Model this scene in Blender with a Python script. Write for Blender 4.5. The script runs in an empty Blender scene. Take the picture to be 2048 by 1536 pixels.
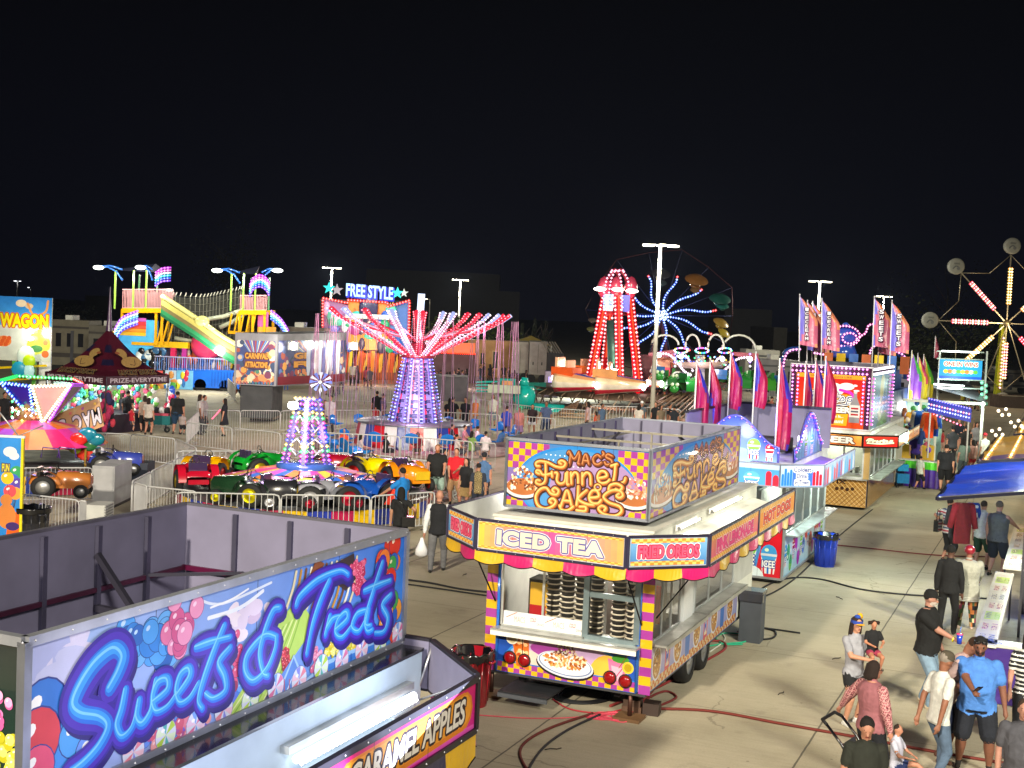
import bpy, math, random
import numpy as np
from math import sin, cos, pi, radians, atan2, sqrt, hypot
from mathutils import Matrix, Vector, kdtree
random.seed(7); rng = random.Random(11)
SC = bpy.context.scene; COL = SC.collection
# ---------------- camera, sky, light, exposure ----------------
FPX, PITCH, ROLL, CH = 2560.0, .0545, .044, 5.9
cd = bpy.data.cameras.new("camera"); cam = bpy.data.objects.new("camera", cd); COL.objects.link(cam)
cd.sensor_width = 36; cd.lens = 36*FPX/2048; cd.clip_start = .1; cd.clip_end = 3000
RM = Matrix.Rotation(pi/2-PITCH, 3, 'X') @ Matrix.Rotation(ROLL, 3, 'Z')
cam.matrix_world = Matrix.Translation((0, 0, CH)) @ RM.to_4x4(); SC.camera = cam
W = bpy.data.worlds.new("World"); SC.world = W; W.use_nodes = True
nt = W.node_tree; bg = nt.nodes['Background']
tc = nt.nodes.new('ShaderNodeTexCoord'); sx = nt.nodes.new('ShaderNodeSeparateXYZ'); rp = nt.nodes.new('ShaderNodeValToRGB')
nt.links.new(tc.outputs['Generated'], sx.inputs[0]); nt.links.new(sx.outputs['Z'], rp.inputs[0]); nt.links.new(rp.outputs[0], bg.inputs[0])
rp.color_ramp.elements[0].position = 0.0; rp.color_ramp.elements[0].color = (.0018, .0019, .0048, 1)
rp.color_ramp.elements[1].position = .28; rp.color_ramp.elements[1].color = (.0004, .0004, .0009, 1)
bg.inputs[1].default_value = 1.0
def lamp(kind, loc, energy, col=(1, 1, 1), size=.2, aim=None, parent=None, name="lamp_light", **kw):
    l = bpy.data.lights.new(name, kind); o = bpy.data.objects.new(name, l); COL.objects.link(o)
    l.energy = energy; l.color = col; o.location = loc
    if kind == 'AREA': l.size = size
    elif kind != 'SUN': l.shadow_soft_size = size
    for k, v in kw.items(): setattr(l, k, v)
    if aim is not None: o.rotation_euler = (Vector(aim)-Vector(loc)).to_track_quat('-Z', 'Y').to_euler()
    if parent: o.parent = parent
    return o
# unseen floodlights behind the camera, the last one an added fill
lamp('SPOT', (-22, -30, 28), 200000, (1, .90, .70), 1.2, aim=(-6, 37, 0), name="unseen_flood", spot_size=radians(72), spot_blend=.75)
lamp('SPOT', (24, -26, 30), 160000, (.97, .97, .72), 2.2, aim=(12, 56, 0), name="unseen_flood", spot_size=radians(44), spot_blend=.8)
lamp('SPOT', (20, -36, 36), 120000, (1, .93, .82), 6, aim=(-5, 26, 0), name="unseen_flood", spot_size=radians(54), spot_blend=.7)  # wide soft fill added to lift the trailer shadows
SC.view_settings.view_transform = 'Standard'; SC.view_settings.look = 'None'; SC.view_settings.exposure = 0.0; SC.view_settings.gamma = 1
SC.cycles.max_bounces = 5; SC.cycles.diffuse_bounces = 2; SC.cycles.glossy_bounces = 2; SC.cycles.transmission_bounces = 3; SC.cycles.transparent_max_bounces = 8
SC.cycles.sample_clamp_indirect = 2.0; SC.cycles.caustics_reflective = False; SC.cycles.caustics_refractive = False
# ---------------- pixel -> place ----------------
def ray(px, py): return RM @ Vector(((px-1024)/FPX, (768-py)/FPX, -1))
def G(px, py, z=0.):
    r = ray(px, py); t = (z-CH)/r.z; return Vector((r.x*t, r.y*t, z))
def AT(px, py, d):
    r = ray(px, py); t = d/r.y; return Vector((r.x*t, d, CH+r.z*t))
def XD(px, d): # ground point at pixel column px (near the horizon line) and distance d
    y = 632+FPX*CH/d+.044*(px-1024); p = AT(px, y, d); p.z = 0; return p
YAW = .41; FO = Vector((2.15, 18.48, 0))
def FP(x, y, z=0): return Vector((FO.x+x*cos(YAW)+y*sin(YAW), FO.y-x*sin(YAW)+y*cos(YAW), z))
# ---------------- materials ----------------
def lin(c):
    if isinstance(c, str):
        c = c.lstrip('#'); c = tuple(int(c[i:i+2], 16)/255 for i in (0, 2, 4))
    return tuple(x/12.92 if x <= .04045 else ((x+.055)/1.055)**2.4 for x in c[:3])
MATS = {}
def mat(k):
    if k in MATS: return MATS[k]
    m = bpy.data.materials.new({'p':'painted_surface','g':'gloss_paint','m':'metal','c':'cloth','s':'skin','r':'rubber','w':'glass','k':'backlit_panel','t':'tarp'}.get(k, 'glowing_'+k)); m.use_nodes = True
    n = m.node_tree; b = n.nodes['Principled BSDF']; L = n.links.new
    at = n.nodes.new('ShaderNodeAttribute'); at.attribute_name = 'Col'
    if k[0] == 'e':
        b.inputs['Base Color'].default_value = (.0, .0, .0, 1); L(at.outputs['Color'], b.inputs['Emission Color']); b.inputs['Emission Strength'].default_value = float(k[1:]); b.inputs['Roughness'].default_value = .5
        try: m.cycles.emission_sampling = 'NONE'
        except Exception: pass
        MATS[k] = m; return m
    ns = n.nodes.new('ShaderNodeTexNoise'); ns.inputs['Scale'].default_value = {'c': 14, 's': 30}.get(k, 2.3); ns.inputs['Detail'].default_value = 7
    g = n.nodes.new('ShaderNodeNewGeometry'); L(g.outputs['Position'], ns.inputs['Vector'])
    mr = n.nodes.new('ShaderNodeMapRange'); mr.inputs[1].default_value = .3; mr.inputs[2].default_value = .72
    mr.inputs[3].default_value = {'m': .6, 'c': .78, 'p': .8, 's': .9, 'g': .85}.get(k, .86); mr.inputs[4].default_value = 1.06; L(ns.outputs[0], mr.inputs[0])
    mx = n.nodes.new('ShaderNodeVectorMath'); mx.operation = 'SCALE'; L(at.outputs['Color'], mx.inputs[0]); L(mr.outputs[0], mx.inputs['Scale'])
    L(mx.outputs[0], b.inputs['Base Color'])
    b.inputs['Roughness'].default_value = {'p': .55, 'g': .22, 'm': .38, 'c': .9, 's': .6, 'r': .75, 'w': .05, 'k': .35, 't': .35}[k]
    if k in 'mp':
        rr = n.nodes.new('ShaderNodeMapRange'); rr.inputs[3].default_value = .6 if k == 'm' else .75; rr.inputs[4].default_value = .28 if k == 'm' else .4; L(ns.outputs[0], rr.inputs[0]); L(rr.outputs[0], b.inputs['Roughness'])
    if k == 'm': b.inputs['Metallic'].default_value = .75
    if k == 'g': b.inputs['Coat Weight'].default_value = .5
    if k == 'k': L(mx.outputs[0], b.inputs['Emission Color']); b.inputs['Emission Strength'].default_value = .3
    if k == 't': b.inputs['Specular IOR Level'].default_value = .9
    if k in 'ct':
        bp = n.nodes.new('ShaderNodeBump'); bp.inputs['Strength'].default_value = .6; bp.inputs['Distance'].default_value = .03
        n2 = n.nodes.new('ShaderNodeTexNoise'); n2.inputs['Scale'].default_value = 6.5 if k == 'c' else 2.5; n2.inputs['Distortion'].default_value = 1.2; L(g.outputs['Position'], n2.inputs['Vector']); L(n2.outputs[0], bp.inputs['Height']); L(bp.outputs[0], b.inputs['Normal'])
    if k == 'w':
        tr = n.nodes.new('ShaderNodeBsdfTransparent'); gl = n.nodes.new('ShaderNodeBsdfGlossy'); gl.inputs['Roughness'].default_value = .08
        ms = n.nodes.new('ShaderNodeMixShader'); fr = n.nodes.new('ShaderNodeFresnel'); fr.inputs[0].default_value = 1.5
        o = n.nodes['Material Output']; L(fr.outputs[0], ms.inputs[0]); L(tr.outputs[0], ms.inputs[1]); L(gl.outputs[0], ms.inputs[2]); L(ms.outputs[0], o.inputs[0])
    MATS[k] = m; return m
# ---------------- mesh builder ----------------
class B:
    def __init__(s): s.v = []; s.f = []; s.M = Matrix.Identity(4)
    def pv(s, p):
        q = s.M @ Vector(p); s.v.append((q.x, q.y, q.z)); return len(s.v)-1
    def poly(s, pts, c, m='p', sm=False):
        s.f.append((tuple(s.pv(p) for p in pts), c if isinstance(c, list) else lin(c), m, sm))
    def grid(s, rings, c, m='p', closed=True, sm=True, cap=False):
        ids = [[s.pv(p) for p in r] for r in rings]; n = len(rings[0]); c1 = None if callable(c) else lin(c)
        for i in range(len(ids)-1):
            for j in range(n if closed else n-1):
                a, b = ids[i], ids[i+1]; k = (j+1) % n
                s.f.append(((a[j], a[k], b[k], b[j]), c1 if c1 else lin(c(i, j)), m, sm))
        if cap:
            s.f.append((tuple(reversed(ids[0])), c1 or lin(c(0, 0)), m, False)); s.f.append((tuple(ids[-1]), c1 or lin(c(len(ids)-2, 0)), m, False))
    def box(s, c0, sz, c, m='p', rz=0, cols=None):
        x, y, z = sz[0]/2, sz[1]/2, sz[2]/2; T = Matrix.Translation(c0) @ Matrix.Rotation(rz, 4, 'Z') if rz else Matrix.Translation(c0)
        P = [T @ Vector((a*x, b*y, d*z)) for d in (-1, 1) for a, b in ((-1, -1), (1, -1), (1, 1), (-1, 1))]
        i = [s.pv(p) for p in P]
        for q, ff in enumerate(((3, 2, 1, 0), (4, 5, 6, 7), (0, 1, 5, 4), (1, 2, 6, 5), (2, 3, 7, 6), (3, 0, 4, 7))):
            s.f.append((tuple(i[k] for k in ff), lin(cols[q] if cols else c), m, False))
    def bb(s, a, b, c, m='p'): # box by corners
        s.box([(a[i]+b[i])/2 for i in range(3)], [abs(b[i]-a[i]) for i in range(3)], c, m)
    def cyl(s, a, b, r, c, m='p', n=8, r2=None, cap=True, sm=True):
        a = Vector(a); b = Vector(b); d = (b-a)
        if d.length < 1e-6: return
        q = d.to_track_quat('Z', 'Y'); r2 = r if r2 is None else r2
        s.grid([[a+q @ Vector((cos(2*pi*k/n)*r, sin(2*pi*k/n)*r, 0)) for k in range(n)], [b+q @ Vector((cos(2*pi*k/n)*r2, sin(2*pi*k/n)*r2, 0)) for k in range(n)]], c, m, True, sm, cap)
    def bar(s, a, b, w, h, c, m='p'): # square bar
        a = Vector(a); b = Vector(b); q = (b-a).to_track_quat('Z', 'Y')
        K = ((-w/2, -h/2), (w/2, -h/2), (w/2, h/2), (-w/2, h/2))
        s.grid([[a+q @ Vector((x, y, 0)) for x, y in K], [b+q @ Vector((x, y, 0)) for x, y in K]], c, m, True, False, True)
    def tube(s, P, r, c, m='p', n=6, closed=False):
        P = [Vector(p) for p in P]; R = []; up = Vector((0, 0, 1))
        for i, p in enumerate(P):
            t = (P[min(i+1, len(P)-1)]-P[max(i-1, 0)])
            if closed: t = P[(i+1) % len(P)]-P[i-1]
            if t.length < 1e-7: t = Vector((0, 0, 1))
            t.normalize(); u = up if abs(t.dot(up)) < .95 else Vector((1, 0, 0)); a = t.cross(u).normalized(); b = a.cross(t)
            rr = r(i/(len(P)-1)) if callable(r) else r
            R.append([p+a*cos(2*pi*k/n)*rr+b*sin(2*pi*k/n)*rr for k in range(n)])
        if closed: R.append(R[0])
        s.grid(R, c, m, True, True, not closed)
    def lathe(s, prof, o, c, m='p', n=16, ax='z', sq=1.0):
        o = Vector(o); R = []
        for r, h in prof:
            ring = []
            for k in range(n):
                a = 2*pi*k/n
                x, y = cos(a)*r, sin(a)*r*sq
                ring.append(o+(Vector((x, y, h)) if ax == 'z' else Vector((h, x, y)) if ax == 'x' else Vector((x, h, y))))
            R.append(ring)
        s.grid(R, c, m, True, True, False)
    def sph(s, o, r, c, m='p', n=8, k=5, sm=True):
        if not hasattr(r, '__len__'): r = (r, r, r)
        o = Vector(o); s.grid([[o+Vector((cos(2*pi*j/n)*sin(pi*i/k)*r[0], sin(2*pi*j/n)*sin(pi*i/k)*r[1], cos(pi*i/k)*r[2])) for j in range(n)] for i in [.02]+list(range(1, k))+[k-.02]], c, m, True, sm)
    def bulb(s, o, r, c='#ffffff', m='e6'):
        o = Vector(o); i = [s.pv(o+Vector(d)*r) for d in ((1, 0, 0), (0, 1, 0), (-1, 0, 0), (0, -1, 0), (0, 0, 1), (0, 0, -1))]; c = lin(c)
        for a, b in ((0, 1), (1, 2), (2, 3), (3, 0)):
            s.f.append(((i[a], i[b], i[4]), c, m, False)); s.f.append(((i[b], i[a], i[5]), c, m, False))
    def obj(s, name, parent=None, loc=None, rz=None, label=None, cat=None, group=None, kind=None):
        me = bpy.data.meshes.new(name); me.from_pydata(s.v, [], [f[0] for f in s.f])
        ks = []
        for f in s.f:
            if f[2] not in ks: ks.append(f[2])
        for k in ks: me.materials.append(mat(k) if isinstance(k, str) else k)
        me.polygons.foreach_set('material_index', [ks.index(f[2]) for f in s.f])
        me.polygons.foreach_set('use_smooth', [f[3] for f in s.f])
        ca = me.color_attributes.new('Col', 'FLOAT_COLOR', 'CORNER'); a = []
        for f in s.f:
            if isinstance(f[1], list):
                for q in f[1]: a += list(q if not isinstance(q, str) else lin(q))+[1]
            else: a += (list(f[1])+[1])*len(f[0])
        ca.data.foreach_set('color', a); me.update()
        o = bpy.data.objects.new(name, me); COL.objects.link(o)
        if parent: o.parent = parent
        if loc is not None: o.location = loc
        if rz is not None: o.rotation_euler = (0, 0, rz)
        tag(o, label, cat, group, kind); return o
def tag(o, label=None, cat=None, group=None, kind=None):
    if label: o['label'] = label
    if cat: o['category'] = cat
    if group: o['group'] = group
    if kind: o['kind'] = kind
    return o
def thing(name, label, cat, loc=(0, 0, 0), rz=0, group=None):
    o = bpy.data.objects.new(name, None); COL.objects.link(o); o.location = loc; o.rotation_euler = (0, 0, rz); o.empty_display_size = .2
    return tag(o, label, cat, group)
def dup(o, loc=None, rz=None, label=None, parent=None):
    c = o.copy(); COL.objects.link(c)
    if parent: c.parent = parent
    if loc is not None: c.location = loc
    if rz is not None: c.rotation_euler = (0, 0, rz)
    if label: c['label'] = label
    for ch in [x for x in COL.objects if x.parent == o]: dup(ch, parent=c)
    return c
# ---------------- flat artwork on a plane ----------------
TX = {}
def textmesh(t, bold=0., shear=0., spc=1.):
    k = (t, bold, shear, spc)
    if k in TX: return TX[k]
    cu = bpy.data.curves.new('t', 'FONT'); cu.body = t; cu.offset = bold; cu.shear = shear; cu.space_character = spc; cu.resolution_u = 3; cu.align_x = 'LEFT'
    o = bpy.data.objects.new('t', cu); COL.objects.link(o); dg = bpy.context.evaluated_depsgraph_get(); dg.update()
    me = bpy.data.meshes.new_from_object(o.evaluated_get(dg)); vs = [(v.co.x, v.co.y) for v in me.vertices]; fs = [tuple(p.vertices) for p in me.polygons]
    bpy.data.objects.remove(o); bpy.data.curves.remove(cu); bpy.data.meshes.remove(me)
    if not vs: vs = [(0, 0)]
    x0 = min(v[0] for v in vs); x1 = max(v[0] for v in vs); y0 = min(v[1] for v in vs); y1 = max(v[1] for v in vs)
    TX[k] = ([((v[0]-x0)/(x1-x0+1e-9), (v[1]-y0)/(y1-y0+1e-9)) for v in vs], fs, (x1-x0)/(y1-y0+1e-9)); return TX[k]
def cat(P, n=6, closed=False):
    if len(P) < 3 or n < 2: return P
    Q = []; N = len(P)
    for i in range(N if closed else N-1):
        a, b, c, d = (P[(i-1) % N], P[i], P[(i+1) % N], P[(i+2) % N]) if closed else (P[max(i-1, 0)], P[i], P[i+1], P[min(i+2, N-1)])
        for k in range(n):
            t = k/n; Q.append(tuple(.5*(2*b[j]+(c[j]-a[j])*t+(2*a[j]-5*b[j]+4*c[j]-d[j])*t*t+(-a[j]+3*b[j]-3*c[j]+d[j])*t**3) for j in range(len(b))))
    if not closed: Q.append(tuple(P[-1]))
    return Q
class Art:
    """flat print: every shape lies a hair above whatever it overlaps"""
    def __init__(s, b, o, U, V, m='g', step=.0001):
        s.b = b; s.o = Vector(o); s.U = Vector(U); s.V = Vector(V); s.N = s.U.cross(s.V).normalized(); s.k = 1; s.m = m; s.step = step; s.clip = None; s.L = {}
    def lay(s, boxes):
        C = set(); q = 1/.07
        for u0, v0, u1, v1 in boxes:
            for i in range(int(u0*q//1), int(u1*q//1)+1):
                for j in range(int(v0*q//1), int(v1*q//1)+1): C.add((i, j))
        s.k = 1+max([s.L.get(c, 0) for c in C] or [0])
        for c in C: s.L[c] = s.k
    def bx(s, pts): return (min(p[0] for p in pts), min(p[1] for p in pts), max(p[0] for p in pts), max(p[1] for p in pts))
    def P(s, u, v, e=0): return s.o+s.U*u+s.V*v+s.N*(s.k*s.step+e)
    def cut(s, pts):
        u0, v0, u1, v1 = s.clip
        for ax, lim, sg in ((0, u0, 1), (0, u1, -1), (1, v0, 1), (1, v1, -1)):
            o = []
            for i in range(len(pts)):
                a, b = pts[i-1], pts[i]; ia, ib = (a[ax]-lim)*sg >= 0, (b[ax]-lim)*sg >= 0
                if ia != ib: t = (lim-a[ax])/(b[ax]-a[ax]); o.append(tuple(a[j]+(b[j]-a[j])*t for j in (0, 1)))
                if ib: o.append(b)
            pts = o
            if len(pts) < 3: return None
        return pts
    def poly(s, pts, c, m=None):
        if s.clip and not isinstance(c, list):
            pts = s.cut(pts)
            if not pts: return
        s.lay([s.bx(pts)]); s.b.poly([s.P(*p) for p in pts], c, m or s.m)
    def rect(s, a, b, c, d, col, col2=None, m=None): # col2: colour at the top edge of the print
        s.poly([(a, b), (c, b), (c, d), (a, d)], col if col2 is None else [lin(col), lin(col), lin(col2), lin(col2)], m)
    def circ(s, u, v, r, c, ry=None, n=18, a0=0, m=None, rot=0):
        ry = r if ry is None else ry
        s.poly([(u+cos(rot)*cos(2*pi*k/n+a0)*r-sin(rot)*sin(2*pi*k/n+a0)*ry, v+sin(rot)*cos(2*pi*k/n+a0)*r+cos(rot)*sin(2*pi*k/n+a0)*ry) for k in range(n)], c, m)
    def blob(s, P, c, m=None, n=5): s.poly(cat(P, n, True), c, m)
    def stroke(s, P, w, c, n=6, m=None, closed=False, caps=True):
        Q = cat(P, n, closed) if n > 1 else list(P)
        if closed: Q.append(Q[0])
        N = len(Q); Ls = []; Rs = []; ws = [(w(i/(N-1)) if callable(w) else w)/2 for i in range(N)]
        for i, p in enumerate(Q):
            a = Q[max(i-1, 0)]; b = Q[min(i+1, N-1)]
            if closed: a = Q[i-1] if i else Q[-2]; b = Q[i+1] if i < N-1 else Q[1]
            dx, dy = b[0]-a[0], b[1]-a[1]; l = hypot(dx, dy) or 1; nx, ny = -dy/l, dx/l
            Ls.append((p[0]+nx*ws[i], p[1]+ny*ws[i])); Rs.append((p[0]-nx*ws[i], p[1]-ny*ws[i]))
        mm = m or s.m; cc = lin(c); e = s.step*.9/N; qs = [[Rs[i], Rs[i+1], Ls[i+1], Ls[i]] for i in range(N-1)]
        if s.clip: qs = [q for q in (s.cut(q) for q in qs) if q]
        if not qs: return
        s.lay([s.bx(q) for q in qs])
        for i, q in enumerate(qs): s.b.f.append((tuple(s.b.pv(s.P(*p, e*i)) for p in q), cc, mm, False))
        if caps and not closed:
            for p, ww in ((Q[0], ws[0]), (Q[-1], ws[-1])): s.circ(p[0], p[1], ww, c, n=10, m=m)
    def text(s, t, u, v, w, h, c, bold=.02, out=(), shear=0, spc=1., m=None):
        vs, fs, asp = textmesh(t, bold, shear, spc); g = .03
        for col, r in list(out)+[(c, 0)]:
            cc = lin(col)
            for q in range(8 if r else 1):
                du, dv = (cos(q*pi/4)*r, sin(q*pi/4)*r) if r else (0, 0)
                s.lay([(u-g, v-g, u+w+g, v+h+g)])
                i0 = [s.b.pv(s.P(u+x*w+du, v+y*h+dv)) for x, y in vs]
                for f in fs: s.b.f.append((tuple(i0[k] for k in f), cc, m or s.m, False))
    def check(s, u0, v0, nx, nz, d, ca, cb, dv=None):
        dv = dv or d; s.lay([(u0, v0, u0+nx*d, v0+nz*dv)])
        for i in range(nx):
            for j in range(nz):
                q = [(u0+a*d, v0+b*dv) for a, b in ((i, j), (i+1, j), (i+1, j+1), (i, j+1))]
                if s.clip: q = s.cut(q)
                if q: s.b.poly([s.P(*p) for p in q], ca if (i+j) % 2 else cb, s.m)
    def balls(s, u, v, r, c, hi='#ffffff', dark=None):
        if dark: s.circ(u, v, r*1.06, dark)
        s.circ(u, v, r, c); s.circ(u-r*.3, v+r*.35, r*.28, hi, ry=r*.2, rot=.6, n=10)
def led(b, P, sp, r, cols, core='e3.5', cap='e1.3', nrm=None, capr=1.9):
    """row of show bulbs along a path: a wide coloured halo put round each bright lamp"""
    P = [Vector(p) for p in P]; k = 0; left = 0.
    for i in range(len(P)-1):
        d = P[i+1]-P[i]; L = d.length; t = left
        while t < L:
            p = P[i]+d*(t/L); c = cols[k % len(cols)]; k += 1; off = Vector(nrm)*r*1.2 if nrm is not None else Vector((0, -r*.9, 0))
            b.bulb(p+off*.25, r*capr, c, cap);  # glowing shell wider than the bulb, added for its halo
            h = lin(c); hc = tuple(.28+.72*min(1, x*1.2) for x in h); b.bulb(p+off*1.3, r, tuple((x*12.92 if x<=.0031308 else 1.055*x**(1/2.4)-.055) for x in hc), core); t += sp
        left = t-L
# ---------------- ground ----------------
def FQ(px, py, ax, val):
    r = ray(px, py); c = (CH,); cy, sy = cos(YAW), sin(YAW)
    d = Vector((r.x*cy-r.y*sy, r.x*sy+r.y*cy, r.z)); o = Vector((-FO.x*cy+FO.y*sy, -FO.x*sy-FO.y*cy, CH)); i = 'xyz'.index(ax); t = (val-o[i])/d[i]; return o+d*t
def concrete():
    m = bpy.data.materials.new('concrete_slabs'); m.use_nodes = True; n = m.node_tree; L = n.links.new; b = n.nodes['Principled BSDF']
    g = n.nodes.new('ShaderNodeNewGeometry')
    def nz(sc, det=8, rough=.6, vec=None):
        t = n.nodes.new('ShaderNodeTexNoise'); t.inputs['Scale'].default_value = sc; t.inputs['Detail'].default_value = det; t.inputs['Roughness'].default_value = rough; L(vec or g.outputs['Position'], t.inputs['Vector']); return t.outputs[0]
    def M(op, a, b_=None, c=None):
        t = n.nodes.new('ShaderNodeMath'); t.operation = op
        for i, x in enumerate((a, b_, c)):
            if x is None: continue
            if isinstance(x, (int, float)): t.inputs[i].default_value = x
            else: L(x, t.inputs[i])
        return t.outputs[0]
    def ramp(x, stops):
        r = n.nodes.new('ShaderNodeValToRGB'); L(x, r.inputs[0]); e = r.color_ramp.elements
        while len(e) < len(stops): e.new(.5)
        for q, (p, c) in zip(e, stops): q.position = p; q.color = c if len(c) == 4 else (*c, 1)
        return r.outputs[0]
    sp = n.nodes.new('ShaderNodeSeparateXYZ'); L(g.outputs['Position'], sp.inputs[0])
    X = M('SUBTRACT', sp.outputs[0], FO.x); Y = M('SUBTRACT', sp.outputs[1], FO.y)
    fx = M('SUBTRACT', M('MULTIPLY', X, cos(YAW)), M('MULTIPLY', Y, sin(YAW))); fy = M('ADD', M('MULTIPLY', X, sin(YAW)), M('MULTIPLY', Y, cos(YAW)))
    wob = M('MULTIPLY', M('SUBTRACT', nz(1.7, 4), .5), .03)
    def joint(v, off, per, w):
        q = M('ADD', M('DIVIDE', M('ADD', M('SUBTRACT', v, off), wob), per), 100.5); fr = M('ABSOLUTE', M('SUBTRACT', M('FRACT', q), .5)); 
        return M('LESS_THAN', M('MULTIPLY', fr, per), w), M('FLOOR', q)
    j1, i1 = joint(fx, 2.33, 3.6, .014); j2, i2 = joint(fy, 5.1, 3.85, .012)
    jm = M('MINIMUM', M('ADD', j1, M('MULTIPLY', j2, .6)), 1)
    wn = n.nodes.new('ShaderNodeTexWhiteNoise'); cb = n.nodes.new('ShaderNodeCombineXYZ'); L(i1, cb.inputs[0]); L(i2, cb.inputs[1]); L(cb.outputs[0], wn.inputs[0])
    base = ramp(nz(.35, 9, .62), [(.3, (.35, .305, .215)), (.52, (.445, .392, .285)), (.72, (.51, .455, .34))])
    # brushed streaks across each slab, tyre and drip stains, gum specks
    mp = n.nodes.new('ShaderNodeCombineXYZ'); L(M('MULTIPLY', fx, .5), mp.inputs[0]); L(M('MULTIPLY', fy, 9), mp.inputs[1])
    st = nz(1.4, 6, .7, mp.outputs[0]); fine = nz(38, 5, .7); blot = nz(.9, 6, .7)
    f = M('MULTIPLY', M('ADD', .8, M('MULTIPLY', st, .4)), M('ADD', .72, M('MULTIPLY', fine, .56)))
    f = M('MULTIPLY', f, M('ADD', .92, M('MULTIPLY', wn.outputs[0], .14)))
    sm = n.nodes.new('ShaderNodeMapRange'); sm.inputs[1].default_value = .56; sm.inputs[2].default_value = .72; sm.inputs[3].default_value = 1; sm.inputs[4].default_value = .72; L(blot, sm.inputs[0]); f = M('MULTIPLY', f, sm.outputs[0])
    vo = n.nodes.new('ShaderNodeTexVoronoi'); vo.inputs['Scale'].default_value = 1.6; L(g.outputs['Position'], vo.inputs['Vector']); f = M('MULTIPLY', f, M('SUBTRACT', 1, M('MULTIPLY', M('LESS_THAN', vo.outputs['Distance'], .035), .45)))
    f = M('MULTIPLY', f, M('SUBTRACT', 1, M('MULTIPLY', jm, .72)))
    vc = n.nodes.new('ShaderNodeTexVoronoi'); vc.feature = 'DISTANCE_TO_EDGE'; vc.inputs['Scale'].default_value = .22; wv = n.nodes.new('ShaderNodeVectorMath'); wv.operation = 'MULTIPLY_ADD'; wn2 = n.nodes.new('ShaderNodeTexNoise'); wn2.inputs['Scale'].default_value = 1.1; wn2.inputs['Detail'].default_value = 8; L(g.outputs['Position'], wn2.inputs['Vector']); L(wn2.outputs['Color'], wv.inputs[0]); wv.inputs[1].default_value = (1.3, 1.3, 0); L(g.outputs['Position'], wv.inputs[2]); L(wv.outputs[0], vc.inputs['Vector'])
    f = M('MULTIPLY', f, M('SUBTRACT', 1, M('MULTIPLY', M('MULTIPLY', M('LESS_THAN', vc.outputs['Distance'], .0035), M('GREATER_THAN', nz(.23, 3), .5)), .32)))
    v3_ = n.nodes.new('ShaderNodeTexVoronoi'); v3_.inputs['Scale'].default_value = .33; L(g.outputs['Position'], v3_.inputs['Vector']); ss = n.nodes.new('ShaderNodeMapRange'); ss.inputs[1].default_value = .05; ss.inputs[2].default_value = .28; ss.inputs[3].default_value = .74; ss.inputs[4].default_value = 1; L(M('ADD', v3_.outputs['Distance'], M('MULTIPLY', nz(3.1, 5), .18)), ss.inputs[0]); f = M('MULTIPLY', f, ss.outputs[0])
    sc = n.nodes.new('ShaderNodeVectorMath'); sc.operation = 'SCALE'; L(base, sc.inputs[0]); L(f, sc.inputs['Scale']); L(sc.outputs[0], b.inputs['Base Color'])
    b.inputs['Roughness'].default_value = .72; bp = n.nodes.new('ShaderNodeBump'); bp.inputs['Strength'].default_value = .3; bp.inputs['Distance'].default_value = .01; L(fine, bp.inputs['Height']); L(bp.outputs[0], b.inputs['Normal'])
    return m
b = B(); b.poly([(-900, -60, 0), (900, -60, 0), (900, 1500, 0), (-900, 1500, 0)], '#888888', concrete()); b.obj('ground', kind='structure')
# ---------------- helpers for the concession trailers (row coordinates: x right, y away) ----------------
def FB(oy): b = B(); b.M = Matrix.Translation((0, -oy, 0)); return b
def valance(b, p, q, z, h, cols, n=None, m='t', out=.03, pipe='#1a1018'):
    p = Vector(p); q = Vector(q); L = (q-p).length; n = n or max(3, round(L/.42)); d = (q-p)/L; K = 8; e = .0
    N = Vector((d.y, -d.x))*out
    for i in range(n):
        top = []; bot = []
        for k in range(K+1):
            t = (i+k/K)/n; a = p+(q-p)*t; w = sin(pi*k/K); top.append((a.x, a.y, z)); o = a+N*(.6+.6*sin(t*L*9)); bot.append((o.x, o.y, z-h*(.78+.22*w)))
        for k in range(K): b.poly([bot[k], bot[k+1], top[k+1], top[k]], cols[i % len(cols)], m)
        if pipe: b.tube(bot, .008, pipe, 'c', 4)
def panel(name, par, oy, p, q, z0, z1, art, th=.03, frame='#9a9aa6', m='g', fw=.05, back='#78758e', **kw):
    """flat sign board from p to q (row coords), seen from the right-hand side of p->q"""
    b = FB(oy); p = Vector(p); q = Vector(q); d = (q-p); L = d.length; d /= L; N = Vector((d.y, -d.x))
    P = lambda u, v, e: (p.x+d.x*u+N.x*e, p.y+d.y*u+N.y*e, v)
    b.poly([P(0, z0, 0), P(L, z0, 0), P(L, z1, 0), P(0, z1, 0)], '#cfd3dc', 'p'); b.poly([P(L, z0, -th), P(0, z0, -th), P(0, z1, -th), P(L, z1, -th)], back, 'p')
    if frame:
        for u0, v0, u1, v1 in ((0, z0, L, z0), (0, z1, L, z1), (0, z0, 0, z1), (L, z0, L, z1)):
            b.bar(P(u0, v0, 0), P(u1, v1, 0), fw, fw, frame, 'm')
    if L > 2 and frame:
        for k in range(int(L/.3)+1):
            for z in (z0, z1): b.bulb(P(.05+k*.3, z, fw*.5), .009, '#e8e8f0', 'm')
        for k in (1, 2, 3): b.bb(P(L*k/4-.003, z0+.02, .05 if not art else .0045), P(L*k/4+.003, z1-.02, 0), '#3a4058', 'p') if art else None
    if art:
        A = Art(b, P(0, z0, .004), (d.x, d.y, 0), (0, 0, 1), m); A.clip = (.01, .01, L-.01, z1-z0-.01); art(A, L, z1-z0)
    return b.obj(name, par, **kw)
PUR, YEL = '#a03c98', '#dcae1c'
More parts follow.
